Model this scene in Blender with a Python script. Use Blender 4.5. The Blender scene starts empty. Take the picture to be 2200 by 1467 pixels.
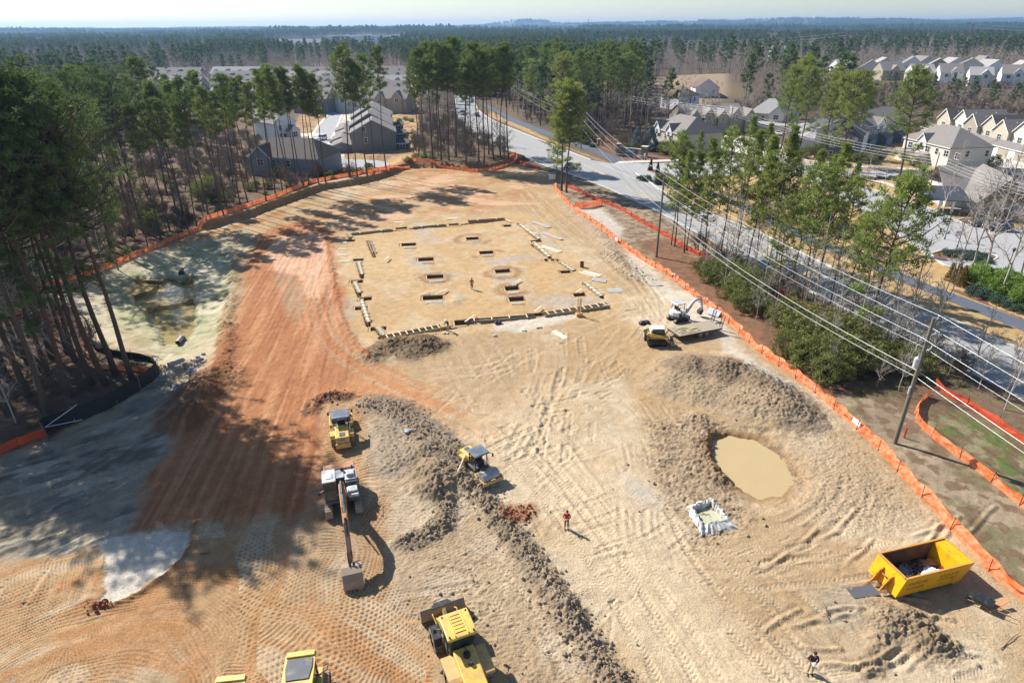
import bpy, bmesh, math, random
import numpy as np
from mathutils import Vector, Matrix
random.seed(7)
R = math.radians
SC = bpy.context.scene
COL = SC.collection
# ------------------------------------------------------------------ camera
CAM_H = 34.0; PITCH = R(26.25); FPX = 1369.0; ROLL = 0.005
fw = Vector((0, math.cos(PITCH), -math.sin(PITCH)))
rt = Vector((1, 0, 0)); dn = Vector((0, -math.sin(PITCH), -math.cos(PITCH)))
rt2 = (rt + dn * ROLL).normalized(); dn2 = (dn - rt * ROLL).normalized()
cam_d = bpy.data.cameras.new('camera'); cam = bpy.data.objects.new('camera', cam_d); COL.objects.link(cam)
m = Matrix((( rt2.x, -dn2.x, -fw.x, 0), (rt2.y, -dn2.y, -fw.y, 0), (rt2.z, -dn2.z, -fw.z, CAM_H), (0, 0, 0, 1)))
cam.matrix_world = m
cam_d.sensor_width = 36.0; cam_d.lens = 36.0 * FPX / 2200.0
cam_d.clip_start = 0.5; cam_d.clip_end = 40000.0
SC.camera = cam
# ------------------------------------------------------------------ sky and sun
SUN_EL = R(41.0)
SUN_V = Vector((-0.79 * math.cos(SUN_EL), 0.613 * math.cos(SUN_EL), math.sin(SUN_EL))).normalized()
SUN_AZ = math.atan2(SUN_V.x, SUN_V.y)
world = bpy.data.worlds.new("World"); SC.world = world; world.use_nodes = True
nt = world.node_tree; nt.nodes.clear()
wo = nt.nodes.new('ShaderNodeOutputWorld'); wb = nt.nodes.new('ShaderNodeBackground')
sk = nt.nodes.new('ShaderNodeTexSky'); sk.sky_type = 'NISHITA'; sk.sun_disc = False
sk.sun_elevation = SUN_EL; sk.sun_rotation = SUN_AZ
sk.air_density = 1.0; sk.dust_density = 0.4; sk.ozone_density = 2.0; sk.altitude = 100
wb.inputs['Strength'].default_value = 0.082
nt.links.new(sk.outputs[0], wb.inputs['Color']); nt.links.new(wb.outputs[0], wo.inputs['Surface'])
sd = bpy.data.lights.new('sun', 'SUN'); sd.energy = 5.0; sd.angle = R(0.53); sd.color = (1.0, 0.95, 0.87)
so = bpy.data.objects.new('sun', sd); COL.objects.link(so)
so.rotation_euler = (-SUN_V).to_track_quat('-Z', 'Y').to_euler(); so.location = (0, 0, 200)
SC.view_settings.view_transform = 'Standard'; SC.view_settings.look = 'None'
SC.view_settings.exposure = 0.72; SC.view_settings.gamma = 1.0
SC.render.engine = 'CYCLES'; SC.cycles.max_bounces = 6; SC.cycles.diffuse_bounces = 3
SC.cycles.transparent_max_bounces = 16; SC.cycles.volume_bounces = 0

# ------------------------------------------------------------------ tools
def G(px, py, z=0.0):
    """ground point (at height z) that the drone sees at photo pixel px,py"""
    u = px - 1100.0; v = py - 733.5
    u, v = u - ROLL * v, v + ROLL * u
    d = fw * FPX + rt * u + dn * v
    t = (z - CAM_H) / d.z
    return Vector((d.x * t, d.y * t, z))
def lin(c):
    return tuple(((x / 255.0) / 12.92 if x / 255.0 <= 0.04045 else ((x / 255.0 + 0.055) / 1.055) ** 2.4) for x in c)
def tag(o, label=None, cat=None, group=None, kind=None):
    if label: o['label'] = label
    if cat: o['category'] = cat
    if group: o['group'] = group
    if kind: o['kind'] = kind
    return o
def empty(name, loc=(0, 0, 0), rz=0.0, label=None, cat=None, group=None):
    o = bpy.data.objects.new(name, None); COL.objects.link(o)
    o.location = loc; o.rotation_euler = (0, 0, rz); o.empty_display_size = 0.3
    return tag(o, label, cat, group)
def kids(o): return list(o.children)
def copy_tree(o, parent=None):
    c = o.copy(); COL.objects.link(c); c.parent = parent
    for ch in kids(o): copy_tree(ch, c)
    return c
def mesh_np(name, V, F, mat=None, parent=None, smooth=False, mats=None, fmat=None):
    """V (n,3) array, F (m,k) array of equal-size faces or list of such arrays"""
    me = bpy.data.meshes.new(name)
    V = np.asarray(V, np.float32)
    Fs = F if isinstance(F, list) else [F]
    Fs = [np.asarray(f, np.int32) for f in Fs if len(f)]
    me.vertices.add(len(V)); me.vertices.foreach_set('co', V.ravel())
    tot = sum(f.size for f in Fs); nf = sum(len(f) for f in Fs)
    me.loops.add(tot); me.polygons.add(nf)
    me.loops.foreach_set('vertex_index', np.concatenate([f.ravel() for f in Fs]))
    ls = []; s = 0
    for f in Fs:
        ls.append(np.arange(len(f), dtype=np.int32) * f.shape[1] + s); s += f.size
    me.polygons.foreach_set('loop_start', np.concatenate(ls))
    if fmat is not None: me.polygons.foreach_set('material_index', np.asarray(fmat, np.int32))
    if smooth: me.polygons.foreach_set('use_smooth', np.ones(nf, bool))
    else: me.polygons.foreach_set('use_smooth', np.zeros(nf, bool))
    me.update(calc_edges=True)
    for mm in (mats or ([mat] if mat else [])): me.materials.append(mm)
    o = bpy.data.objects.new(name, me); COL.objects.link(o)
    if parent is not None: o.parent = parent
    return o

class MB:
    """collects simple solids into one mesh"""
    def __init__(s): s.v = []; s.f = []; s.M = Matrix.Identity(4)
    def add(s, vs, fs):
        b = len(s.v); s.v += [tuple(s.M @ Vector(p)) for p in vs]; s.f += [tuple(i + b for i in f) for f in fs]; return s
    def box(s, c, d, rz=0, rx=0, ry=0, taper=1.0):
        x, y, z = d[0] / 2, d[1] / 2, d[2] / 2
        m = Matrix.Translation(c) @ Matrix.Rotation(rz, 4, 'Z') @ Matrix.Rotation(rx, 4, 'X') @ Matrix.Rotation(ry, 4, 'Y')
        p = [(-x, -y, -z), (x, -y, -z), (x, y, -z), (-x, y, -z)] + [(a * taper, b * taper, z) for a, b in ((-x, -y), (x, -y), (x, y), (-x, y))]
        return s.add([m @ Vector(q) for q in p], [(0, 3, 2, 1), (4, 5, 6, 7), (0, 1, 5, 4), (1, 2, 6, 5), (2, 3, 7, 6), (3, 0, 4, 7)])
    def bb(s, x0, x1, y0, y1, z0, z1): return s.box(((x0 + x1) / 2, (y0 + y1) / 2, (z0 + z1) / 2), (x1 - x0, y1 - y0, z1 - z0))
    def tube(s, a, b, r0, r1=None, n=10, cap=True):
        a = Vector(a); b = Vector(b); r1 = r0 if r1 is None else r1
        d = (b - a).normalized(); u = d.orthogonal().normalized(); w = d.cross(u)
        vs = []
        for q, r in ((a, r0), (b, r1)):
            for k in range(n):
                t = 2 * math.pi * k / n; vs.append(q + (u * math.cos(t) + w * math.sin(t)) * r)
        fs = [(k, (k + 1) % n, n + (k + 1) % n, n + k) for k in range(n)]
        if cap: fs += [tuple(reversed(range(n))), tuple(range(n, 2 * n))]
        return s.add(vs, fs)
    def path(s, pts, r, n=8):
        for a, b in zip(pts[:-1], pts[1:]): s.tube(a, b, r, r, n)
        return s
    def bar(s, a, b, w, h=None, up=(0, 0, 1)):
        """rectangular bar from a to b; w sideways, h in the up direction"""
        a = Vector(a); b = Vector(b); h = h or w; d = (b - a).normalized(); up = Vector(up)
        u = d.cross(up)
        if u.length < 1e-4: u = d.orthogonal()
        u.normalize(); q = u.cross(d)
        vs = [p + u * i * w / 2 + q * j * h / 2 for p in (a, b) for i, j in ((-1, -1), (1, -1), (1, 1), (-1, 1))]
        return s.add(vs, [(0, 3, 2, 1), (4, 5, 6, 7), (0, 1, 5, 4), (1, 2, 6, 5), (2, 3, 7, 6), (3, 0, 4, 7)])
    def prism(s, prof, x0, x1, axis='x'):
        """closed profile extruded; axis x: profile in (y,z); y: (x,z); z: (x,y)"""
        n = len(prof)
        if axis == 'x': f = lambda t, p: (t, p[0], p[1])
        elif axis == 'y': f = lambda t, p: (p[0], t, p[1])
        else: f = lambda t, p: (p[0], p[1], t)
        vs = [f(x0, p) for p in prof] + [f(x1, p) for p in prof]
        return s.add(vs, [tuple(range(n)), tuple(reversed(range(n, 2 * n)))] + [(k, n + k, n + (k + 1) % n, (k + 1) % n) for k in range(n)])
    def ell(s, c, r, n=12, m=8):
        vs = [(c[0], c[1], c[2] - r[2])]
        for j in range(1, m):
            a = -math.pi / 2 + math.pi * j / m
            for k in range(n):
                t = 2 * math.pi * k / n
                vs.append((c[0] + r[0] * math.cos(a) * math.cos(t), c[1] + r[1] * math.cos(a) * math.sin(t), c[2] + r[2] * math.sin(a)))
        vs.append((c[0], c[1], c[2] + r[2])); L = len(vs) - 1
        fs = [(0, 1 + (k + 1) % n, 1 + k) for k in range(n)]
        for j in range(m - 2):
            for k in range(n):
                a = 1 + j * n + k; b = 1 + j * n + (k + 1) % n; fs.append((a, b, b + n, a + n))
        fs += [(L - n + k, L - n + (k + 1) % n, L) for k in range(n)]
        return s.add(vs, fs)
    def build(s, name, mat, parent=None, smooth=False, bevel=0.0, seg=2):
        me = bpy.data.meshes.new(name); me.from_pydata(s.v, [], s.f); me.update()
        bm = bmesh.new(); bm.from_mesh(me); bmesh.ops.recalc_face_normals(bm, faces=bm.faces); bm.to_mesh(me); bm.free()
        me.materials.append(mat)
        o = bpy.data.objects.new(name, me); COL.objects.link(o)
        if parent is not None: o.parent = parent
        if smooth:
            me.polygons.foreach_set('use_smooth', np.ones(len(me.polygons), bool))
            try: me.set_sharp_from_angle(angle=R(40))
            except Exception: pass
        if bevel > 0:
            md = o.modifiers.new('bevel', 'BEVEL'); md.width = bevel; md.segments = seg; md.limit_method = 'ANGLE'
        return o

MATS = {}
def mat(name, rgb, rough=0.8, metal=0.0, var=0.15, scale=3.0, bump=0.0, bscale=20.0, dirt_glare=None, dirt_glare_amt=0.35, coat=0.0, trans=0.0, obj_var=0.0):
    """procedural material: base colour broken by noise, optional dust or glare colour and bump"""
    if name in MATS: return MATS[name]
    mt = bpy.data.materials.new(name); mt.use_nodes = True; t = mt.node_tree; N = t.nodes; L = t.links
    p = N['Principled BSDF']; p.inputs['Roughness'].default_value = rough; p.inputs['Metallic'].default_value = metal
    if coat: p.inputs['Coat Weight'].default_value = coat
    tc = N.new('ShaderNodeTexCoord')
    c = lin(rgb)
    nz = N.new('ShaderNodeTexNoise'); nz.inputs['Scale'].default_value = scale; nz.inputs['Detail'].default_value = 4.0
    L.new(tc.outputs['Object'], nz.inputs['Vector'])
    mx = N.new('ShaderNodeMix'); mx.data_type = 'RGBA'
    mx.inputs['A'].default_value = (*[x * (1 - var) for x in c], 1); mx.inputs['B'].default_value = (*[min(1, x * (1 + var)) for x in c], 1)
    L.new(nz.outputs['Fac'], mx.inputs['Factor']); out = mx.outputs['Result']
    if dirt_glare:
        n2 = N.new('ShaderNodeTexNoise'); n2.inputs['Scale'].default_value = scale * 0.7 + 1; n2.inputs['Detail'].default_value = 6.0
        L.new(tc.outputs['Object'], n2.inputs['Vector'])
        mr = N.new('ShaderNodeMapRange'); mr.inputs['From Min'].default_value = 0.6 - dirt_glare_amt * 0.5; mr.inputs['From Max'].default_value = 0.75
        L.new(n2.outputs['Fac'], mr.inputs['Value'])
        m2 = N.new('ShaderNodeMix'); m2.data_type = 'RGBA'; L.new(mr.outputs['Result'], m2.inputs['Factor'])
        L.new(out, m2.inputs['A']); m2.inputs['B'].default_value = (*lin(dirt_glare), 1); out = m2.outputs['Result']
    if obj_var > 0:
        oi = N.new('ShaderNodeObjectInfo'); hs = N.new('ShaderNodeHueSaturation')
        r1 = N.new('ShaderNodeMapRange'); r1.inputs['To Min'].default_value = 1 - obj_var; r1.inputs['To Max'].default_value = 1 + obj_var
        L.new(oi.outputs['Random'], r1.inputs['Value']); L.new(r1.outputs['Result'], hs.inputs['Value'])
        r2 = N.new('ShaderNodeMapRange'); r2.inputs['To Min'].default_value = 0.5 - obj_var * 0.06; r2.inputs['To Max'].default_value = 0.5 + obj_var * 0.06
        ml = N.new('ShaderNodeMath'); ml.operation = 'MULTIPLY'; ml.inputs[1].default_value = 7.31
        fr = N.new('ShaderNodeMath'); fr.operation = 'FRACT'; L.new(oi.outputs['Random'], ml.inputs[0]); L.new(ml.outputs[0], fr.inputs[0])
        L.new(fr.outputs[0], r2.inputs['Value']); L.new(r2.outputs['Result'], hs.inputs['Hue'])
        L.new(out, hs.inputs['Color']); out = hs.outputs['Color']
    L.new(out, p.inputs['Base Color'])
    if bump > 0:
        bn = N.new('ShaderNodeTexNoise'); bn.inputs['Scale'].default_value = bscale; bn.inputs['Detail'].default_value = 5.0
        L.new(tc.outputs['Object'], bn.inputs['Vector'])
        bp = N.new('ShaderNodeBump'); bp.inputs['Strength'].default_value = bump; bp.inputs['Distance'].default_value = 0.05
        L.new(bn.outputs['Fac'], bp.inputs['Height']); L.new(bp.outputs['Normal'], p.inputs['Normal'])
    if trans > 0:
        tb = N.new('ShaderNodeBsdfTranslucent'); L.new(out, tb.inputs['Color']); ms = N.new('ShaderNodeMixShader'); ms.inputs[0].default_value = trans
        L.new(p.outputs[0], ms.inputs[1]); L.new(tb.outputs[0], ms.inputs[2]); L.new(ms.outputs[0], N['Material Output'].inputs['Surface'])
    MATS[name] = mt
    return mt

# ------------------------------------------------------------------ numpy noise and masks
_rng = np.random.default_rng(11); _T = _rng.random((512, 512)).astype(np.float32)
def vn(x, y, seed=0):
    x = x + seed * 17.31; y = y + seed * 9.77
    xi = np.floor(x).astype(np.int32); yi = np.floor(y).astype(np.int32)
    fx = (x - xi).astype(np.float32); fy = (y - yi).astype(np.float32)
    fx = fx * fx * (3 - 2 * fx); fy = fy * fy * (3 - 2 * fy)
    a = _T[xi & 511, yi & 511]; b = _T[(xi + 1) & 511, yi & 511]; c = _T[xi & 511, (yi + 1) & 511]; d = _T[(xi + 1) & 511, (yi + 1) & 511]
    return (a * (1 - fx) + b * fx) * (1 - fy) + (c * (1 - fx) + d * fx) * fy
def fbm(x, y, seed=0, oct=4, gain=0.5):
    s = 0; a = 1.0; t = 0
    for k in range(oct):
        s = s + a * vn(x * 2 ** k, y * 2 ** k, seed + k * 3); t += a; a *= gain
    return s / t
def sst(a, b, x):
    t = np.clip((x - a) / (b - a), 0, 1); return t * t * (3 - 2 * t)
def pline(X, Y, pts, maxd=3.0):
    """distance, length along, side to a polyline (maxd outside its reach)"""
    D = np.full(X.shape, 1e3, np.float32); T = np.zeros(X.shape, np.float32); S = np.zeros(X.shape, np.float32)
    acc = 0.0
    for (ax, ay), (bx, by) in zip(pts[:-1], pts[1:]):
        L = math.hypot(bx - ax, by - ay)
        if L < 1e-6: continue
        m = (X > min(ax, bx) - maxd) & (X < max(ax, bx) + maxd) & (Y > min(ay, by) - maxd) & (Y < max(ay, by) + maxd)
        x = X[m] - ax; y = Y[m] - ay; ux = (bx - ax) / L; uy = (by - ay) / L
        t = np.clip(x * ux + y * uy, 0, L); dx = x - t * ux; dy = y - t * uy; d = np.hypot(dx, dy)
        cur = D[m]; k = d < cur
        cur[k] = d[k]; D[m] = cur
        q = T[m]; q[k] = (acc + t)[k]; T[m] = q
        q = S[m]; q[k] = (ux * y - uy * x)[k]; S[m] = q
        acc += L
    return D, T, S
def inpoly(X, Y, pts):
    ins = np.zeros(X.shape, bool); n = len(pts)
    for i in range(n):
        ax, ay = pts[i]; bx, by = pts[(i + 1) % n]
        if ay == by: continue
        c = ((ay > Y) != (by > Y)); xx = (bx - ax) * (Y - ay) / (by - ay) + ax
        ins ^= c & (X < xx)
    return ins
def pmask(X, Y, pts, soft=1.0):
    """1 inside, 0 outside, soft edge in metres"""
    out = np.zeros(X.shape, np.float32)
    xs = [p[0] for p in pts]; ys = [p[1] for p in pts]
    m = (X > min(xs) - soft) & (X < max(xs) + soft) & (Y > min(ys) - soft) & (Y < max(ys) + soft)
    if not m.any(): return out
    x = X[m]; y = Y[m]; i = inpoly(x, y, pts); d, _, _ = pline(x, y, list(pts) + [pts[0]], soft)
    d = np.minimum(d, soft); sd_ = np.where(i, d, -d)
    out[m] = sst(-soft, soft, sd_); return out
def W(px, z=0.0): return [tuple(G(a, b, z)[:2]) for a, b in px]
def smooth_px(pts, n=4):
    """catmull-rom through pixel points"""
    P = [np.array(p, float) for p in pts]; P = [2 * P[0] - P[1]] + P + [2 * P[-1] - P[-2]]; out = []
    for i in range(1, len(P) - 2):
        for k in range(n):
            t = k / n; a, b, c, d = P[i - 1:i + 3]
            out.append(tuple(0.5 * ((2 * b) + (-a + c) * t + (2 * a - 5 * b + 4 * c - d) * t * t + (-a + 3 * b - 3 * c + d) * t ** 3)))
    out.append(tuple(P[-2])); return out
ORDS = 'first second third fourth fifth sixth seventh eighth ninth tenth eleventh twelfth thirteenth fourteenth fifteenth'.split()
# ------------------------------------------------------------------ the ground
def rows():
    ys = [-12.0]; y = -12.0
    while y < 14: y += 0.6; ys.append(y)
    while y < 16000:
        dep = y * 0.897 + 15.0
        k = 0.0035 if y < 22 else (0.00125 if y < 150 else (0.0035 if y < 400 else 0.02))
        y += dep * k; ys.append(y)
    return np.array(ys)
def Wd(y): return 1.22 * 0.8035 * (np.maximum(y, 5) * 0.897 + 15.0) + 8.0
ROWY = rows(); NCOL = 1300
_s = np.linspace(-1, 1, NCOL)
GX = (_s[None, :] * Wd(ROWY)[:, None]).astype(np.float32); GY = np.repeat(ROWY[:, None], NCOL, 1).astype(np.float32)
NR = len(ROWY)
jn = np.where(GY < 150, 1.0, 0.0)
X = GX.ravel(); Y = GY.ravel()
near = (Y < 175)
# soil tones (sRGB of the soil itself)
def C3(r, g, b): return np.array(lin((r, g, b)), np.float32)
S_TAN = C3(172, 146, 112); S_PALE = C3(193, 174, 146); S_RED = C3(166, 110, 72); S_PINK = C3(208, 168, 138); S_GREY = C3(136, 120, 100)
S_WHITE = C3(205, 198, 184); S_OCH = C3(176, 144, 102); S_LITTER = C3(104, 84, 66); S_STRAW = C3(132, 96, 74); S_DGREY = C3(118, 108, 98)
S_DORM = C3(178, 148, 104); S_GREEN = C3(92, 108, 58); S_BASIN = C3(176, 172, 140); S_GRAVEL = C3(165, 165, 165); S_VERGE = C3(156, 140, 116)
S_MULCH = C3(96, 66, 50); S_FLOOR = C3(96, 88, 76)
n1 = fbm(X * .05, Y * .05, 1, 4); n2 = fbm(X * .35, Y * .35, 5, 4); n3 = fbm(X * 1.7, Y * 1.7, 9, 3)
WX = X + (fbm(X * .5, Y * .5, 21, 4) - .5) * 3.0; WY = Y + (fbm(X * .5, Y * .5, 27, 4) - .5) * 3.0    # wobbly coordinates for natural edges
WX2 = X + (fbm(X * 1.5, Y * 1.5, 31, 3) - .5) * .9; WY2 = Y + (fbm(X * 1.5, Y * 1.5, 37, 3) - .5) * .9
col = np.empty((len(X), 3), np.float32); col[:] = S_FLOOR
Z = np.zeros(len(X), np.float32)
def mixc(c, k):
    global col
    k = np.clip(k, 0, 1)[:, None]; col += (np.asarray(c, np.float32) - col) * k
# --- wider landscape: litter, fields, hills
mixc(S_LITTER, sst(.45, .6, n2))
mixc(C3(120, 104, 84), sst(.5, .7, fbm(X * .011, Y * .011, 61, 4)) * .5)
hill = 58 * np.exp(-((X - 2700) / 1500) ** 2 - ((Y - 6500) / 1300) ** 2) + 75 * np.exp(-((X - 6400) / 1900) ** 2 - ((Y - 8300) / 1500) ** 2) \
    + 44 * np.exp(-((X - 150) / 330) ** 2 - ((Y - 7600) / 700) ** 2) + 38 * np.exp(-((X - 700) / 1700) ** 2 - ((Y - 7800) / 900) ** 2) + 16 * np.exp(-((X + 3800) / 2500) ** 2 - ((Y - 9000) / 1500) ** 2)
roll_ = (fbm(X * .0011, Y * .0011, 41, 3) - .5) * 26
Z += (hill + roll_) * sst(500, 1900, Y)
# --- the site
Z += 5 * np.exp(-(np.maximum(0, np.abs(X - G(2040, 192)[0]) - 90) / 90) ** 2 - (np.maximum(0, np.abs(Y - 420) - 45) / 45) ** 2)
SITE = [(-30, 985), (105, 938), (175, 905), (240, 878), (290, 845), (340, 800), (325, 770), (205, 745), (180, 680), (60, 640), (0, 650), (20, 640), (120, 612), (200, 590), (330, 535), (440, 490), (540, 458), (620, 428), (690, 405), (760, 392), (830, 378), (870, 362), (960, 362), (1020, 368), (1060, 364), (1105, 352), (1190, 372), (1190, 400), (1198, 412),
        (1230, 445), (1300, 500), (1330, 525), (1430, 590), (1520, 660), (1560, 690), (1640, 765), (1690, 800), (1750, 845), (1830, 915), (1880, 960), (1940, 1030), (2000, 1090), (2060, 1160), (2110, 1215), (2200, 1295), (2300, 1380), (2400, 1700), (-400, 1700)]
SITEW = W(SITE)
site = pmask(WX2, WY2, SITEW, .5)
flat = 1 - pmask(X, Y, SITEW, 6)
Z += (fbm(X * .18, Y * .18, 51, 4) - .5) * .35 * near
# woods floor, pine straw strip, verge
woodsL = pmask(WX, WY, W([(-900, 1100), (-300, 300), (-200, 130), (560, 200), (560, 330), (640, 390), (880, 345), (1040, 330), (1180, 372), (1000, 400), (600, 500), (200, 700), (200, 850), (60, 960), (-200, 1100)]), 2)
mixc(S_LITTER, woodsL); mixc(C3(128, 104, 88), woodsL * sst(.5, .62, fbm(X * .8, Y * .8, 71, 4)) * .7); mixc(C3(74, 70, 44), woodsL * sst(.58, .7, fbm(X * .3, Y * .3, 73, 4)) * .6)
right = pmask(WX, WY, W([(1200, 380), (1300, 402), (1470, 480), (2000, 770), (2260, 900), (2500, 1400), (2200, 1400), (1900, 980), (1500, 640), (1200, 440)]), 1.5)
mixc(S_VERGE, right); mixc(S_GREY, right * sst(.45, .6, n2) * .7)
mixc(S_STRAW, pmask(WX, WY, W([(1370, 520), (1430, 510), (1560, 590), (1680, 640), (1780, 740), (1850, 850), (1760, 850), (1690, 795), (1560, 680), (1440, 590)]), 1.2))
mixc(S_LITTER, pmask(WX, WY, W([(1540, 560), (1700, 600), (2000, 740), (2200, 850), (2300, 960), (2060, 900), (1900, 850), (1800, 850), (1640, 690)]), 1.5) * .8)
gr = sst(.48, .6, fbm(X * .7, Y * .7, 81, 4))
mixc(S_GREEN, pmask(WX2, WY2, W([(1990, 890), (2060, 880), (2200, 950), (2300, 1060), (2200, 1080), (2110, 1010), (2010, 950)]), .6) * (.35 + .6 * gr))
mixc(C3(104, 104, 66), right * sst(.55, .66, fbm(X * .45, Y * .45, 83, 4)) * .6 * (Y < 62)); mixc(C3(112, 90, 70), right * sst(.5, .6, fbm(X * 1.1, Y * 1.1, 85, 4)) * .75)
# dormant grass, beds and yards of the neighbourhoods
dorm = pmask(WX2, WY2, W([(1060, 235), (1150, 285), (1230, 322), (1310, 352), (1480, 352), (1700, 342), (1850, 300), (2200, 260), (2500, 300), (2500, 900), (2250, 790), (2030, 690), (1630, 500), (1440, 420), (1310, 352), (1180, 305), (1050, 250)]), 1.5)
mixc(S_DORM, dorm); mixc(C3(196, 168, 126), dorm * sst(.5, .7, n2) * .6)
mixc(S_MULCH, pmask(WX2, WY2, W([(1225, 285), (1320, 320), (1440, 345), (1440, 330), (1330, 300), (1230, 270)]), .6) * .9)
mixc(C3(150, 130, 108), pmask(WX2, WY2, W([(1400, 172), (1560, 172), (1560, 215), (1500, 235), (1400, 225)]), 4))
lsub = pmask(WX2, WY2, W([(600, 335), (650, 240), (690, 150), (900, 150), (900, 250), (900, 350), (850, 372), (640, 385)]), 2)
mixc(S_DORM, lsub); mixc(C3(150, 118, 96), lsub * sst(.5, .6, n2))
mixc(C3(205, 195, 180), pmask(X, Y, W([(690, 300), (702, 250), (725, 215), (770, 205), (800, 205), (745, 290), (740, 345), (700, 345)]), .3))
# --- base soils inside the site
mixc(S_TAN, site)
big = fbm(X * .09, Y * .09, 91, 4)
mixc(S_PALE, site * sst(.42, .62, big)); mixc(S_OCH, site * sst(.52, .7, fbm(X * .13 + 9, Y * .13, 95, 4)) * .55)
pad = pmask(WX2, WY2, W([(735, 500), (1100, 455), (1160, 470), (1330, 640), (1330, 665), (1300, 680), (800, 745), (730, 700)]), 2)
mixc(C3(190, 158, 114), pad * .75); mixc(S_PALE, pad * sst(.55, .7, n2) * .5)
far_ = pmask(WX, WY, W([(560, 500), (700, 450), (830, 400), (900, 370), (1150, 375), (1160, 440), (900, 470), (700, 500)]), 3)
mixc(S_OCH, far_ * .7); mixc(S_RED, far_ * sst(.5, .62, n2) * .5); mixc(S_PINK, far_ * sst(.5, .6, fbm(X * .15, Y * .3, 99, 4)) * .7)
redp = pmask(WX, WY, W([(520, 560), (560, 500), (650, 470), (715, 500), (730, 620), (760, 720), (790, 770), (900, 830), (980, 880), (900, 880), (780, 860), (700, 850), (690, 880), (700, 1010), (690, 1120), (560, 1130), (290, 1140), (300, 1050), (360, 960), (470, 800), (490, 700)]), 1.2)
mixc(S_RED, redp * .93); mixc(C3(178, 124, 84), redp * sst(.5, .66, n2) * .6)
fade = pmask(WX, WY, W([(700, 850), (780, 780), (900, 820), (1000, 870), (1080, 930), (1060, 960), (900, 880)]), 3); mixc(C3(190, 142, 100), fade * .6)
mixc(S_PINK, pmask(WX, WY, W([(560, 560), (590, 510), (700, 500), (712, 560), (700, 640), (655, 640), (640, 590), (600, 585)]), .8) * .95)
mixc(C3(166, 138, 108), pmask(WX2, WY2, W([(588, 590), (630, 592), (655, 625), (655, 670), (630, 700), (600, 640)]), .6) * .8)
# left shoulder: grey soil strip along the black fence, lit and shaded streaks painted over it
greyL = pmask(WX, WY, W([(-60, 990), (105, 950), (240, 890), (345, 815), (380, 830), (430, 800), (400, 870), (350, 960), (300, 1050), (290, 1140), (210, 1150), (200, 1200), (0, 1210), (-300, 1300)]), 1)
mixc(C3(136, 130, 118), greyL); mixc(C3(100, 90, 78), greyL * sst(.48, .66, fbm(X * .25 + Y * .2, Y * .9 - X * .6, 301, 4)) * .75); mixc(C3(182, 172, 154), greyL * sst(.56, .68, fbm(X * .3 + Y * .25, Y * .8 - X * .5, 311, 4)) * .7); Z += greyL * (fbm((X + Y) * .2, (Y - X) * 1.3, 303, 3) - .5) * .35; mixc(C3(160, 146, 124), greyL * sst(.48, .62, n2) * .6)
# lower left: rolled tan clay
rolled = pmask(WX2, WY2, W([(-400, 1240), (0, 1220), (210, 1175), (290, 1135), (420, 1120), (690, 1100), (690, 870), (740, 862), (780, 880), (800, 960), (815, 1020), (840, 1090), (830, 1170), (850, 1260), (950, 1330), (880, 1700), (-400, 1700)]), .6)
mixc(C3(178, 144, 106), rolled * .92)
cx0, cy0 = G(120, 1620)[:2]
RU = np.hypot(X - cx0, Y - cy0); RV = np.arctan2(Y - cy0, X - cx0) * 22.0
stl = pmask(X + (n1 - .5) * 9, Y, W([(455, 1050), (700, 850), (900, 900), (980, 1480), (1000, 1800), (430, 1800), (520, 1400), (470, 1200)]), .3) > .5
RU = np.where(stl, X * .99 - Y * .05 + 500, RU); RV = np.where(stl, Y * .99 + X * .05, RV)
stl2 = pmask(X, Y + (n1 - .5) * 6, W([(560, 1300), (800, 1250), (950, 1330), (900, 1480), (700, 1500), (560, 1400)]), .3) > .5
RU = np.where(stl2, Y * .9 + X * .4 + 900, RU); RV = np.where(stl2, X * .9 - Y * .4, RV)
RU = RU + (fbm(X * .12, Y * .12, 101, 3) - .5) * 4.0; RV = RV + (fbm(X * .1, Y * .1, 103, 3) - .5) * 5.0
stv = fbm(RU * .9, RV * .09, 105, 3)
mixc(S_PALE, rolled * sst(.5, .66, stv) * .6); mixc(C3(172, 126, 84), rolled * sst(.53, .68, fbm(RU * .7 + 40, RV * .07, 107, 3)) * .7)
mixc(C3(150, 136, 112), rolled * pmask(WX2, WY2, W([(600, 1130), (800, 1080), (830, 1200), (780, 1290), (620, 1290)]), 2) * .45)
wht = pmask(WX2, WY2, W([(205, 1165), (290, 1140), (412, 1138), (398, 1185), (350, 1235), (290, 1275), (212, 1300), (220, 1240), (235, 1205)]), .15)
mixc(S_WHITE, wht * .9); Z -= .1 * wht
edge, _, _ = pline(X, Y, W(smooth_px([(420, 1120), (400, 1190), (350, 1240), (280, 1285), (205, 1305), (190, 1290)])), 1.5)
e_ = np.exp(-(edge / .28) ** 2); Z += e_ * (.16 + .2 * (n3 - .5)); mixc(C3(140, 104, 72), e_ * .8)
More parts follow.
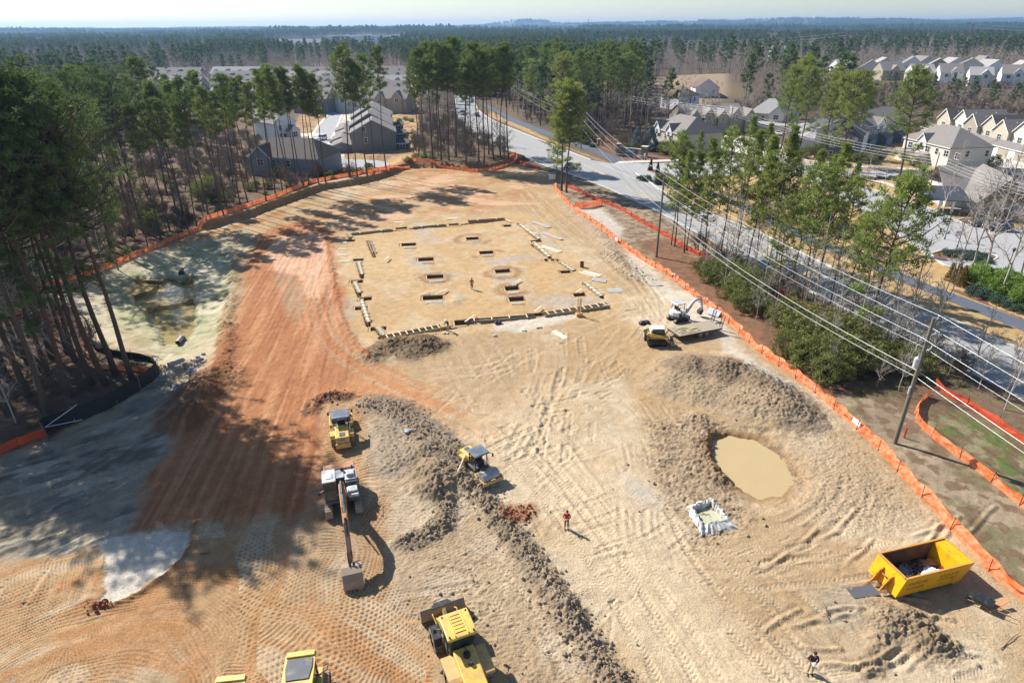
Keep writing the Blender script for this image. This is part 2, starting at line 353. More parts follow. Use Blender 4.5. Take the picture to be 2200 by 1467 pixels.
# middle grey topsoil
soil = pmask(WX, WY, W([(775, 860), (850, 870), (960, 950), (1030, 1010), (1090, 1090), (1180, 1200), (1260, 1330), (1340, 1467), (1380, 1600), (1200, 1600), (1100, 1467), (900, 1350), (850, 1250), (835, 1100), (800, 960)]), .8)
mixc(C3(166, 144, 116), soil * .85); mixc(C3(186, 168, 144), soil * sst(.5, .62, n2) * .6)
rock = (.55 * vn(X * 2.2, Y * 2.2, 111) + .8 * vn(X * 5.7, Y * 5.7, 113) + .75 * vn(X * 11, Y * 11, 115)) / 2.1
def ridge(px, w, h, c=S_GREY, k=.85, rough=.5, cw=1.25):
    global Z
    D, T, _ = pline(WX2, WY2, W(smooth_px(px)), w * 3.2)
    a = np.exp(-(D / w) ** 2); tv = .65 + .7 * vn(T * .45, T * 0 + 3.3, 5)
    Z += a * h * .85 * tv * (1 + .75 * rough * (rock - .5) * 2.2); mixc(c, sst(.18, .55, np.exp(-(D / (w * cw)) ** 2)) * k)
    dk = sst(.54, .74, rock) * sst(.2, .5, a); mixc(np.asarray(c) * .8, dk * .3)
ridge([(1000, 1030), (1050, 1085), (1090, 1140), (1130, 1190), (1165, 1240), (1200, 1290), (1225, 1330), (1262, 1385), (1295, 1430), (1330, 1500), (1350, 1600)], .8, .5, rough=.8)
ridge([(985, 985), (1020, 1040)], 1.0, .45, rough=.8)
ridge([(865, 1165), (905, 1155), (945, 1130), (965, 1100), (955, 1075), (940, 1065)], .75, .5, rough=.8)
ridge([(1215, 1312), (1235, 1328)], .9, .7)
ridge([(905, 985), (925, 1015), (935, 1045)], 1.7, 1.35, C3(146, 128, 104), rough=.2)
ridge([(800, 868), (850, 880), (905, 920), (950, 955), (985, 985)], 1.5, .55, C3(140, 124, 106), rough=.6)
ridge([(830, 930), (840, 1000)], 1.6, .4, C3(158, 142, 122), rough=.5)
ridge([(670, 880), (680, 862), (710, 853), (745, 852)], .8, .4, C3(110, 82, 62), rough=.9)
ridge([(1100, 1108), (1125, 1098)], .9, .22, C3(140, 86, 52), rough=1.2)
ridge([(800, 765), (840, 745), (900, 735), (930, 745)], 1.6, .75, C3(120, 98, 74), rough=.7)
ridge([(880, 760), (910, 750)], 1.5, .7, C3(122, 104, 82), rough=.7)
ridge([(1490, 795), (1540, 800), (1600, 815), (1650, 845), (1700, 890)], 2.6, 1.5, C3(128, 112, 94), rough=.3, cw=1.3)
ridge([(1440, 830), (1520, 850), (1620, 880)], 2.2, .7, C3(160, 140, 114), rough=.35)
ridge([(1500, 905), (1520, 940), (1525, 985), (1550, 1020)], 1.2, .55, C3(136, 116, 94), rough=.5)
ridge([(1300, 545), (1360, 600)], 1.5, .3, C3(160, 134, 104), rough=.8)
ridge([(1215, 440), (1290, 500), (1330, 560), (1370, 590)], 1.6, .35, C3(170, 150, 126), rough=.9)
ridge([(470, 810), (430, 850), (400, 900)], 2.4, .9, C3(136, 96, 66), rough=.4)
ridge([(492, 700), (480, 790)], .9, .5, C3(150, 100, 66), rough=.5)
ridge([(505, 545), (497, 640), (480, 700)], .9, .5, C3(156, 106, 70), rough=.5)
ridge([(700, 500), (720, 620), (740, 700), (790, 770)], .35, .14, C3(168, 112, 74), rough=.9)
# lower right heap and churned strip
ridge([(1900, 1330), (1940, 1350), (1990, 1380)], 1.2, .5, C3(150, 132, 108), rough=.7)
ridge([(1960, 1330), (2010, 1380)], .9, .5, C3(132, 114, 92), rough=.8)
ridge([(1870, 1440), (1900, 1370), (1925, 1330)], .5, .3, C3(144, 126, 102), rough=.8)
mixc(C3(168, 156, 136), pmask(WX2, WY2, W([(1740, 1270), (1820, 1250), (1860, 1300), (1840, 1350), (1780, 1350)]), .6) * .7)
# tilled grey ground round the pond
till = pmask(WX, WY, W([(1385, 910), (1500, 890), (1540, 900), (1545, 1010), (1600, 1080), (1620, 1130), (1500, 1180), (1440, 1090), (1400, 1010)]), 1.2)
mixc(C3(160, 138, 112), till * .85); Z += till * ((rock - .5) * .34 + .10 * np.sin((X * .8 + Y * 1.3) * 4.2 + n2 * 9))
till2 = pmask(WX, WY, W([(1680, 960), (1830, 940), (1890, 1000), (1990, 1110), (1900, 1160), (1760, 1120), (1700, 1050)]), 2)
mixc(C3(170, 148, 120), till2 * .7); Z += till2 * (rock - .5) * .22
# grey gravel traces
for px, k in (([(1330, 1010), (1390, 1050), (1420, 1080), (1400, 1090), (1350, 1060)], .6), ([(1040, 560), (1150, 545), (1150, 555), (1060, 575)], .5), ([(1060, 590), (1130, 600), (1110, 615), (1060, 605)], .5),
              ([(880, 540), (930, 590), (925, 600), (880, 560)], .5), ([(930, 583), (1000, 590), (960, 600)], .5), ([(1140, 640), (1200, 630), (1290, 640), (1270, 660), (1150, 660)], .45), ([(880, 460), (950, 520), (900, 530)], .3), ([(1140, 478), (1200, 530), (1190, 535), (1140, 500)], .4), ([(740, 640), (765, 640), (760, 690), (742, 690)], .4)):
    mixc(S_GRAVEL, pmask(WX2, WY2, W(px), 1.0) * k)
dpal, _, _ = pline(WX, WY, W([(1130, 905), (1260, 1080), (1390, 1260), (1500, 1420), (1540, 1500)]), 12)
mixc(C3(200, 178, 146), site * (1 - soil) * np.exp(-(dpal / 3.8) ** 2) * .9)
dpal, _, _ = pline(WX, WY, W([(1560, 1230), (1700, 1330), (1800, 1400)]), 8)
mixc(C3(164, 138, 106), site * np.exp(-(dpal / 2.5) ** 2) * .4)
mixc(S_WHITE, pmask(WX, WY, W([(1330, 520), (1420, 590), (1520, 665), (1560, 700), (1640, 790), (1700, 830), (1660, 840), (1500, 700), (1380, 610)]), .8) * .6)
mixc(S_WHITE, pmask(WX2, WY2, W([(1060, 690), (1230, 670), (1250, 680), (1130, 712), (1060, 710)]), .6) * .75)
mixc(S_WHITE, pmask(WX2, WY2, W([(1235, 445), (1290, 445), (1340, 490), (1330, 520), (1280, 480)]), 1) * .7)
# ring of spoil round one footing
dc = np.hypot(X - G(948, 640)[0], (Y - G(948, 640)[1])); rg = np.exp(-((dc - 2.4) / .9) ** 2)
Z += rg * .14 * (.6 + rock); mixc(C3(186, 168, 148), rg * sst(.4, .6, rock) * .9)
for a_, b_, r0_ in ((1045, 545, 2.6), (1015, 514, 3.0), (1080, 586, 2.6), (915, 560, 2.2), (1100, 622, 2.2), (935, 597, 2.0)):
    dc = np.hypot(X - G(a_, b_)[0], Y - G(a_, b_)[1]); rg = np.exp(-((dc - r0_) / .8) ** 2); Z += rg * .05 * rock; mixc(C3(150, 112, 74), rg * sst(.4, .62, n2) * .8); mixc(C3(196, 182, 160), np.exp(-((dc - r0_ - .9) / .6) ** 2) * sst(.45, .6, rock) * .6)
# cut bank along the far and left fence
BANK = [(440, 478), (540, 450), (620, 420), (690, 396), (760, 385), (820, 372), (850, 358), (880, 350), (960, 350), (1020, 356), (1060, 352), (1100, 342)]
bw = W(BANK, 1.4); far_pts = [(G(1180, 330)[0], G(1180, 330)[1]), (G(1180, 250)[0], G(1180, 250)[1]), (G(300, 250)[0], G(300, 250)[1]), (G(300, 420)[0], G(300, 420)[1])]
up = pmask(WX2, WY2, bw + far_pts, .55); dist_b, _, _ = pline(X, Y, bw, 60)
Z += up * 1.4 * (1 - sst(6, 50, dist_b)); mixc(C3(150, 112, 76), np.exp(-(dist_b / .9) ** 2) * .9); mixc(C3(186, 160, 124), np.exp(-((dist_b - 1.6) / 1.0) ** 2) * site * .5); mixc(C3(160, 108, 60), np.exp(-((dist_b - 3.6) / 2.0) ** 2) * site * sst(.4, .55, n2) * .8)
# water holes
POND = [(1530, 945), (1570, 940), (1620, 950), (1660, 975), (1685, 1010), (1690, 1035), (1670, 1060), (1630, 1064), (1590, 1045), (1560, 1020), (1535, 990), (1527, 960)]
pz = -.5; pw = W(POND, pz); pm = pmask(WX2 * .5 + X * .5, WY2 * .5 + Y * .5, pw, .55)
rim = pmask(WX2, WY2, W([(1512, 935), (1560, 922), (1640, 930), (1700, 975), (1740, 1030), (1700, 1075), (1620, 1085), (1580, 1065), (1540, 1030), (1512, 990)], -.2), 1.2)
mixc(C3(150, 118, 84), rim * .55); Z -= rim * .42; Z -= pm * 1.0; pdl = np.minimum(pline(X, Y, pw + [pw[0]], 2)[0], 2); mixc(C3(122, 98, 70), np.exp(-(pdl / .8) ** 2) * .75); mixc(C3(170, 122, 74), np.exp(-(pdl / .35) ** 2) * .6 * (n2 > .5))
BAS = [(262, 618), (300, 600), (360, 600), (414, 606), (417, 651), (417, 700), (404, 733), (357, 746), (346, 712), (322, 676), (279, 651)]
bz = -1.3; bwater = W(BAS, bz)
brim = pmask(WX2, WY2, W([(200, 605), (300, 560), (440, 520), (515, 530), (505, 620), (480, 690), (430, 745), (340, 770), (300, 720), (240, 700), (190, 640)]), 3.0)
binn = pmask(WX2, WY2, bwater, 1.0)
mixc(S_BASIN, brim * .9); mixc(C3(206, 196, 172), brim * sst(.5, .66, n2) * .7); mixc(C3(124, 134, 84), brim * sst(.52, .66, fbm(X * .5, Y * .9, 121, 4)) * .6)
Z -= brim * .75; Z -= binn * 1.1; mixc(C3(170, 156, 120), binn * .8)
mixc(C3(196, 182, 158), pmask(WX, WY, W([(130, 640), (200, 610), (240, 700), (300, 750), (200, 740), (180, 680)]), 1.5) * .9)
# small puddle ditch with riprap below the basin
DITCH = [(385, 790), (412, 790), (410, 812), (395, 830), (378, 838), (372, 815)]
dw = W(DITCH, -.45); Z -= pmask(WX2, WY2, dw, .8) * .8
# footing pits, wall trenches (real holes)
PITS = [(930, 637, 2.6), (1110, 640, 2.0), (935, 592, 2.3), (1100, 617, 1.9), (915, 555, 2.3), (1080, 580, 2.2), (878, 523, 2.3), (1045, 540, 2.2), (1015, 510, 2.1), (1000, 690, 2.6),
        (1150, 674, 2.0), (1245, 631, 1.6), (1152, 516, 1.8), (1180, 556, 1.5), (1215, 582, 1.5), (862, 488, 2.0), (975, 480, 1.8), (1090, 483, 1.4), (753, 515, 1.4), (767, 603, 1.6), (785, 640, 1.6), (775, 660, 1.4), (813, 704, 1.8), (770, 556, 1.5), (1192, 557, 1.2)]
PADV = (np.array(G(1100, 483)[:2]) - np.array(G(750, 500)[:2])); PADV /= np.linalg.norm(PADV); PADN = np.array([-PADV[1], PADV[0]])
for i, (a, b, w_) in enumerate(PITS):
    g = G(a, b + 3); dx = (X - g.x) * PADV[0] + (Y - g.y) * PADV[1]; dy = (X - g.x) * PADN[0] + (Y - g.y) * PADN[1]
    k = (np.abs(dx) < w_ * .62) & (np.abs(dy) < (.95 if i < 10 else .7)); Z[k] = -1.25; col[k] = C3(128, 98, 66)
TRENCH = [([(750, 503), (1085, 474)], .45), ([(822, 728), (1000, 700)], .5), ([(1000, 700), (1150, 680)], .35), ([(1150, 680), (1305, 659)], .5), ([(1115, 482), (1158, 515)], .3), ([(1145, 527), (1182, 553)], .3), ([(1205, 564), (1230, 582)], .3),
          ([(1256, 608), (1295, 640)], .3), ([(770, 563), (779, 598)], .3), ([(762, 608), (774, 638)], .3), ([(780, 660), (793, 702)], .3), ([(812, 712), (825, 728)], .3), ([(750, 503), (754, 516)], .3), ([(792, 518), (805, 552)], .3)]
for px, w_ in TRENCH:
    D, _, _ = pline(X, Y, W(px), 2); k = D < w_; Z[k] = np.minimum(Z[k], -.55); col[k] = C3(132, 104, 76)
# --- wheel and crawler tracks
def track(px, gauge=1.9, w=.42, dep=.06, pitch=.33, c=None, kc=.3, n=6):
    global Z
    D, T, S = pline(X, Y, W(smooth_px(px, n)), gauge + 1)
    o = np.abs(np.abs(S) - gauge / 2); inside = D < gauge
    r = np.exp(-(o / w) ** 4) * inside; b = np.exp(-((o - w * 1.35) / .16) ** 2) * inside
    fadeT = sst(0, 3, T) * (.55 + .6 * vn(T * .25, S * 0 + 1.7, 9))
    dep = dep * .55; Z += (-r * dep + b * dep * .6) * fadeT * (.4 + 1.2 * (n2 > .47))
    Z += r * fadeT * dep * 1.3 * (.5 + .5 * np.sin((T + np.abs(o) * .8) * 2 * math.pi / pitch))
    mixc(c if c is not None else S_PALE, r * fadeT * kc)
rng = random.Random(3)
TR = [[(390, 850), (250, 960), (100, 1060), (-80, 1140)], [(340, 880), (200, 980), (40, 1050), (-100, 1090)], [(300, 1010), (200, 1040), (80, 1090), (-60, 1170)], [(280, 1080), (150, 1120), (0, 1150)], [(350, 940), (230, 1060), (170, 1140)], [(90, 1180), (60, 1230), (40, 1260)], [(180, 1180), (150, 1250)], [(660, 620), (680, 700), (720, 760), (800, 800), (900, 850), (1060, 930), (1160, 1030), (1290, 1200), (1420, 1400), (1500, 1560)],
      [(690, 620), (715, 690), (760, 750), (840, 800), (980, 860), (1090, 930), (1200, 1040), (1330, 1200), (1480, 1400), (1560, 1560)],
      [(700, 560), (690, 640), (705, 720), (750, 770), (860, 830), (1010, 900), (1120, 990)],
      [(1165, 700), (1168, 780), (1150, 850), (1180, 950), (1270, 1080)], [(1195, 700), (1190, 780), (1170, 860), (1120, 960)], [(1225, 700), (1230, 790), (1200, 880), (1190, 960)],
      [(1400, 760), (1340, 830), (1230, 900), (1100, 960)], [(1420, 760), (1300, 840), (1180, 880), (1050, 880)], [(1350, 700), (1300, 760), (1260, 840), (1250, 930)], [(1380, 650), (1300, 690), (1180, 740), (1050, 790), (950, 800)],
      [(960, 720), (990, 800), (1040, 880), (1080, 960)], [(1030, 720), (1080, 800), (1140, 900)], [(1120, 720), (1140, 830), (1200, 940), (1330, 1100)],
      [(1120, 410), (1170, 470), (1250, 540), (1340, 620), (1400, 700)], [(1140, 410), (1200, 470), (1290, 540), (1370, 600), (1430, 680)], [(1090, 420), (1150, 480), (1230, 550)], [(1330, 560), (1400, 640), (1390, 720), (1300, 780)],
      [(1400, 1010), (1500, 1140), (1640, 1250), (1760, 1340)], [(2000, 1180), (1850, 1210), (1700, 1230), (1560, 1240), (1450, 1200)], [(1950, 1130), (1800, 1180), (1650, 1210), (1520, 1210)], [(1800, 1090), (1730, 1140), (1620, 1190)],
      [(1760, 1030), (1740, 1080), (1680, 1110), (1590, 1130)], [(1840, 1010), (1830, 1080), (1760, 1150), (1640, 1200)], [(1560, 1290), (1600, 1350), (1700, 1450), (1800, 1560)], [(1450, 1080), (1520, 1200), (1640, 1340), (1760, 1480)],
      [(2190, 1440), (2060, 1370), (1950, 1310), (1830, 1290)], [(2150, 1400), (2000, 1440), (1850, 1470)], [(1440, 860), (1560, 900), (1700, 920), (1800, 930)], [(1420, 880), (1500, 920), (1640, 935), (1780, 960)],
      [(830, 1310), (950, 1290), (1060, 1280), (1150, 1330), (1240, 1420)], [(880, 1200), (1000, 1210), (1080, 1270), (1150, 1380), (1180, 1500)], [(950, 1180), (1030, 1200), (1060, 1260), (1010, 1310)], [(700, 400), (800, 400), (900, 390), (1030, 385)], [(750, 440), (900, 415), (1050, 400)], [(1000, 450), (1080, 420), (1130, 390)]]
for i, px in enumerate(TR):
    track(px, gauge=rng.choice([1.8, 2.0, 2.2]), w=rng.uniform(.24, .42), dep=rng.uniform(.05, .1), pitch=rng.choice([.24, .3, .36]), kc=rng.uniform(.1, .4))
for i in range(60):       # short random passes over the open yard
    a = rng.uniform(1060, 1500); b = rng.uniform(730, 1250); 
    if not (b > 700 + max(0, (a - 1330)) * .9): a = rng.uniform(1060, 1300)
    an = rng.uniform(-2.2, -.4); px = [(a, b)]
    for k in range(4):
        L = rng.uniform(30, 60); px.append((px[-1][0] - math.cos(an) * L * 1.3, px[-1][1] - math.sin(an) * L * .8)); an += rng.uniform(-.25, .25)
    track(px, 1.9, rng.uniform(.15, .3), rng.uniform(.025, .06), rng.choice([.24, .3]), kc=rng.uniform(.05, .25), n=3)
for i in range(26):       # scraped arcs, lower right
    a = rng.uniform(1550, 2150); b = rng.uniform(1110, 1460); an = rng.uniform(-.9, .3); px = [(a, b)]
    for k in range(3):
        L = rng.uniform(20, 50); px.append((px[-1][0] + math.cos(an) * L, px[-1][1] + math.sin(an) * L)); an += rng.uniform(-.35, .35)
    D, T, S = pline(X, Y, W(smooth_px(px, 4)), 1.2); Z += (np.exp(-(D / .16) ** 2) * .09 - np.exp(-((D - .3) / .16) ** 2) * .05) * sst(0, 1, T)
# red clay lanes straight up the haul road
lane = redp * (1 - fade); u_ = X * .97 + Y * .12
Z += lane * ((vn(u_ * 3.1, Y * .16, 131) - .5) * .07 + (rock - .5) * .06); mixc(C3(196, 146, 108), lane * sst(.58, .75, vn(u_ * 2.4, Y * .1, 133)) * .5)
mixc(C3(146, 88, 58), lane * sst(.6, .8, vn(u_ * 3.7, Y * .12, 135)) * .4)
# padfoot dimples and crawler cleats
ln = np.floor(RU / 1.9); lf = RU / 1.9 - ln; hsh = _T[(ln.astype(int) * 7) & 511, 5]; hs2 = vn(RV * .08 + ln * 3.1, ln * 1.3, 7)
sel = rolled * (1 - wht)
pit = .3
iu = RU / pit; ro = np.floor(iu); fu = iu - ro - .5; iv = RV / (pit * 1.15) + .5 * (ro % 2) + hsh * 3; fv = iv - np.floor(iv) - .5
dm = np.exp(-((fu / .27) ** 2 + (fv / .25) ** 2))
dim_on = sst(.42, .5, hs2 * .6 + .4 * vn(X * .15, Y * .15, 141)); cle = .5 + .5 * np.sin(2 * math.pi * (RV / .30 + hsh * 5 + np.abs(lf - .5) * .9))
amp = .75 + .6 * (n2 - .5) * 2
Z += sel * (-dm * .125 * dim_on * amp + (cle - .5) * .08 * (1 - dim_on) * sst(.02, .1, lf) * sst(.02, .1, 1 - lf)) * (Y < 75)
mixc(C3(146, 112, 78), sel * dm * dim_on * .4)
s2 = soil * .6 + redp * .55
Z += s2 * (cle - .5) * .05 * sst(.5, .6, vn(X * .3, Y * .3, 143)) * (Y < 75)
# lumpy finish
Z += near * site * ((rock - .5) * .05 + (n3 - .5) * .05)
Z += near * (soil * (rock - .5) * .10)
Z += near * (1 - site) * (n3 - .5) * .08
col *= (1 + (n3 - .5) * .16 + (fbm(X * 5, Y * 5, 151, 2) - .5) * .14)[:, None]
# keep paved areas level
ROADS = {}
ROADS['main'] = smooth_px([(975, 205), (979, 235), (986, 258), (1012, 288), (1075, 322), (1150, 350), (1216, 372)], 3) + [(1301, 404), (1417, 458), (1487, 497), (1661, 588), (1907, 715), (2114, 817), (2780, 1147)] + [(2500, 860), (2200, 756), (2043, 688), (1845, 603), (1627, 500), (1453, 432), (1364, 372), (1300, 352)] + smooth_px([(1268, 344), (1216, 324), (1110, 281), (1060, 260), (1030, 240), (1020, 222), (1018, 205)], 3)
ROADS['path'] = [(1040, 222), (1095, 250), (1160, 276), (1218, 297), (1295, 325), (1347, 349), (1316, 349), (1282, 330), (1216, 306), (1150, 283), (1085, 257), (1036, 226)]
ROADS['path2'] = [(1440, 396), (1534, 413), (1600, 438), (1671, 474), (1740, 508), (1818, 538), (1900, 572), (2009, 616), (2200, 688), (2400, 770), (2400, 800), (2200, 713), (2019, 638), (1900, 590), (1818, 553), (1740, 524), (1671, 490), (1600, 452), (1534, 425), (1440, 404)]
ROADS['side'] = [(1268, 344), (1309, 351), (1400, 352), (1500, 348), (1600, 345), (1688, 345), (1760, 356), (1825, 367), (2060, 374), (2300, 392), (2300, 408), (2060, 384), (1825, 381), (1760, 375), (1640, 372), (1560, 378), (1480, 385), (1440, 396), (1421, 405), (1364, 374)]
ROADS['lot'] = [(1735, 373), (1790, 383), (1830, 395), (1900, 416), (2010, 453), (2060, 478), (2200, 492), (2500, 520), (2500, 600), (2200, 592), (2100, 585), (2030, 570), (1980, 540), (1930, 505), (1850, 455), (1780, 410), (1730, 384)]
ROADS['street'] = [(665, 300), (685, 270), (702, 250), (715, 230), (729, 218), (760, 205), (800, 200), (800, 210), (765, 216), (743, 226), (730, 260), (715, 295), (700, 322), (697, 340), (760, 341), (815, 343), (848, 349), (853, 357), (835, 367), (770, 373), (700, 377), (655, 372), (640, 352), (650, 325)]
ROADS['court'] = [(1520, 306), (1560, 290), (1620, 296), (1680, 312), (1700, 345), (1640, 347), (1600, 330), (1540, 325)]
ROADS['court2'] = [(1990, 300), (2060, 310), (2200, 345), (2300, 360), (2300, 372), (2100, 372), (2060, 350), (1960, 312)]
ROADS['walk'] = [(1320, 352), (1440, 347), (1560, 345), (1700, 341), (1850, 361), (2000, 368), (2000, 364), (1850, 356), (1700, 337), (1560, 341), (1440, 343), (1330, 347)]
ROADS['walk2'] = [(1820, 376), (1900, 396), (1960, 418), (2020, 440), (2060, 455), (2130, 466), (2130, 458), (2065, 446), (2010, 428), (1900, 390), (1830, 384)]
pav = np.zeros(len(X), np.float32)
for k in ROADS: pav = np.maximum(pav, pmask(X, Y, W(ROADS[k]), 1.6))
Z = Z * (1 - pav) - .03 * pav
Z = np.where((Y > 150) & (Y < 500), Z * sst(150, 120, Y) - .03, Z) if False else Z
GZ = Z.reshape(NR, NCOL)
def H(x, y):
    """ground height"""
    r = np.searchsorted(ROWY, y) - 1; r = int(min(max(r, 0), NR - 2)); fy = (y - ROWY[r]) / (ROWY[r + 1] - ROWY[r])
    c = (x / float(Wd(y)) + 1) * .5 * (NCOL - 1); c0 = int(min(max(math.floor(c), 0), NCOL - 2)); fc = min(max(c - c0, 0), 1); fy = min(max(fy, 0), 1)
    return float((GZ[r, c0] * (1 - fc) + GZ[r, c0 + 1] * fc) * (1 - fy) + (GZ[r + 1, c0] * (1 - fc) + GZ[r + 1, c0 + 1] * fc) * fy)
def GT(px, py, dz=0.0):
    """point on the real terrain seen at a photo pixel"""
    p = G(px, py, 0)
    for _ in range(4): p = G(px, py, max(-2, min(6, H(p.x, p.y))) if p.y < 500 else 0)
    return Vector((p.x, p.y, H(p.x, p.y) + dz))
V = np.stack([X, Y, Z], 1)
idx = np.arange(NR * NCOL, dtype=np.int32).reshape(NR, NCOL)
F = np.stack([idx[:-1, :-1].ravel(), idx[:-1, 1:].ravel(), idx[1:, 1:].ravel(), idx[1:, :-1].ravel()], 1)
gm = bpy.data.materials.new('soil'); gm.use_nodes = True; t = gm.node_tree; N = t.nodes; L = t.links
p = N['Principled BSDF']; p.inputs['Roughness'].default_value = .95; p.inputs['Specular IOR Level'].default_value = .15
at = N.new('ShaderNodeAttribute'); at.attribute_name = 'soil_colour'
geo = N.new('ShaderNodeNewGeometry')
na = N.new('ShaderNodeTexNoise'); na.inputs['Scale'].default_value = 9.0; na.inputs['Detail'].default_value = 6.0; na.inputs['Roughness'].default_value = .65; L.new(geo.outputs['Position'], na.inputs['Vector'])
nb = N.new('ShaderNodeTexNoise'); nb.inputs['Scale'].default_value = 1.0; nb.inputs['Detail'].default_value = 7.0; L.new(geo.outputs['Position'], nb.inputs['Vector'])
mr = N.new('ShaderNodeMapRange'); mr.inputs['From Min'].default_value = .25; mr.inputs['From Max'].default_value = .75; mr.inputs['To Min'].default_value = .62; mr.inputs['To Max'].default_value = 1.22; L.new(na.outputs['Fac'], mr.inputs['Value'])
mr2 = N.new('ShaderNodeMapRange'); mr2.inputs['From Min'].default_value = .3; mr2.inputs['From Max'].default_value = .7; mr2.inputs['To Min'].default_value = .88; mr2.inputs['To Max'].default_value = 1.1; L.new(nb.outputs['Fac'], mr2.inputs['Value'])
mm = N.new('ShaderNodeMath'); mm.operation = 'MULTIPLY'; L.new(mr.outputs[0], mm.inputs[0]); L.new(mr2.outputs[0], mm.inputs[1])
hv = N.new('ShaderNodeHueSaturation'); hv.inputs['Saturation'].default_value = 1.0; L.new(at.outputs['Color'], hv.inputs['Color']); L.new(mm.outputs[0], hv.inputs['Value']); L.new(hv.outputs['Color'], p.inputs['Base Color'])
bp = N.new('ShaderNodeBump'); bp.inputs['Strength'].default_value = 1.0; bp.inputs['Distance'].default_value = .08; L.new(na.outputs['Fac'], bp.inputs['Height']); L.new(bp.outputs['Normal'], p.inputs['Normal'])
ground = mesh_np('ground', V, F, gm, smooth=True); tag(ground, kind='structure')
ca = ground.data.color_attributes.new('soil_colour', 'FLOAT_COLOR', 'POINT')
ca.data.foreach_set('color', np.concatenate([np.clip(col, 0, 1), np.ones((len(col), 1), np.float32)], 1).ravel().astype(np.float32))
del V, F, idx, X, Y, Z, col, WX, WY, WX2, WY2, n1, n2, n3, rock, GX, GY, RU, RV
# ------------------------------------------------------------------ roads, paths, kerbs, paint
from mathutils.geometry import tessellate_polygon
def sheet(name, pts, z, m, kind='structure', world=False, parent=None):
    P = [Vector((*p[:2], z)) for p in (pts if world else W(pts))]
    tri = tessellate_polygon([P]); me = bpy.data.meshes.new(name); me.from_pydata([tuple(p) for p in P], [], [tuple(t) for t in tri]); me.update()
    bm = bmesh.new(); bm.from_mesh(me); bmesh.ops.recalc_face_normals(bm, faces=bm.faces)
    if sum(f.normal.z for f in bm.faces) < 0: bmesh.ops.reverse_faces(bm, faces=bm.faces)
    bm.to_mesh(me); bm.free(); me.materials.append(m); o = bpy.data.objects.new(name, me); COL.objects.link(o)
    if kind: o['kind'] = kind
    if parent: o.parent = parent
    return o
M_ASPH = mat('road_asphalt', (150, 150, 150), .95, var=.14, scale=.25, bump=.25, bscale=12, dirt_glare=(158, 154, 148), dirt_glare_amt=.3)
M_ASPHD = mat('path_asphalt', (86, 92, 104), .95, var=.14, scale=.4, bump=.2, bscale=12)
M_LOT = mat('lot_asphalt', (156, 156, 158), .95, var=.1, scale=.15, dirt_glare=(164, 160, 156))
M_CONC = mat('kerb_concrete', (196, 190, 178), .9, var=.1, scale=2, bump=.2)
M_WPAINT = mat('white_road_paint', (226, 226, 222), .8, var=.08, scale=2); M_YPAINT = mat('yellow_road_paint', (214, 172, 84), .8, var=.1, scale=2)
sheet('main_road', ROADS['main'], .012, M_ASPH); sheet('asphalt_path', ROADS['path'], .02, M_ASPHD); sheet('asphalt_path', ROADS['path2'], .02, M_ASPHD)
sheet('side_road', ROADS['side'], .018, M_LOT); sheet('parking_lot', ROADS['lot'], .024, M_LOT); sheet('left_street', ROADS['street'], .012, M_LOT)
sheet('parking_court', ROADS['court'], .012, M_CONC); sheet('driveway_strip', ROADS['court2'], .02, M_CONC); sheet('pavement', ROADS['walk'], .028, M_CONC); sheet('pavement', ROADS['walk2'], .032, M_CONC)
def strip(name, wpts, w, z, m, h=0.0, kind='structure', off=0.0, close=False):
    """flat or raised band along world points"""
    P = [Vector((p[0], p[1])) for p in wpts]; n = len(P); Ls = []; Rs = []
    for i in range(n):
        d = (P[min(i + 1, n - 1)] - P[max(i - 1, 0)]).normalized(); nn = Vector((-d.y, d.x)); Ls.append(P[i] + nn * (off + w / 2)); Rs.append(P[i] + nn * (off - w / 2))
    v = []; f = []
    for i in range(n):
        v += [(Ls[i].x, Ls[i].y, z + h), (Rs[i].x, Rs[i].y, z + h)]
        if h: v += [(Ls[i].x, Ls[i].y, z - .05), (Rs[i].x, Rs[i].y, z - .05)]
    k = 4 if h else 2
    for i in range(n - 1):
        a, b = i * k, (i + 1) * k; f.append((a, a + 1, b + 1, b))
        if h: f += [(a, b, b + 2, a + 2), (a + 1, a + 3, b + 3, b + 1)]
    if h: f += [(0, 2, 3, 1), (n * 4 - 4, n * 4 - 3, n * 4 - 1, n * 4 - 2)]
    b = MB(); b.v = v; b.f = f; o = b.build(name, m)
    if kind: o['kind'] = kind
    return o
mr_ = ROADS['main']; nn_ = mr_.index((2500, 860)) if (2500, 860) in mr_ else 0
nearE = W([p for p in mr_[:nn_ - 1]]); farE = W(mr_[nn_:])
strip('kerb', W(mr_[nn_:][:7]), .5, 0, M_CONC, .14, off=-.2); strip('kerb', W(mr_[nn_ + 8:]), .5, 0, M_CONC, .14, off=-.2)
strip('road_marking', nearE, .16, .02, M_WPAINT, off=.45)
yl = [(14, 190), (17.7, 184), (22, 172), (24.8, 160)]
strip('road_marking', yl, .14, .02, M_YPAINT); strip('road_marking', yl, .14, .02, M_YPAINT, off=.32)
y1 = [(27.0, 151), (28.6, 144), (31.2, 135.8), (32.6, 130.7), (37.9, 114.5), (44.6, 92), (50.8, 70.8), (54.8, 59.3), (62, 36)]
y2 = [(27.0, 151), (30.3, 147.5), (33.3, 139), (35.6, 131.6), (41.2, 115), (48.1, 92), (54.0, 71.3), (57.8, 60), (65, 36)]
strip('road_marking', y1, .16, .022, M_YPAINT); strip('road_marking', y2[:6], .16, .022, M_YPAINT)
for a, b in (((29.0, 142.6), (32.6, 141.2)), ((33.0, 129.6), (36.0, 130.4)), ((38.0, 114.5), (41.1, 115.2)), ((41.4, 103), (44.7, 103.5)), ((44.8, 92), (48.0, 92.4))): strip('road_marking', [a, b], .35, .026, M_YPAINT)
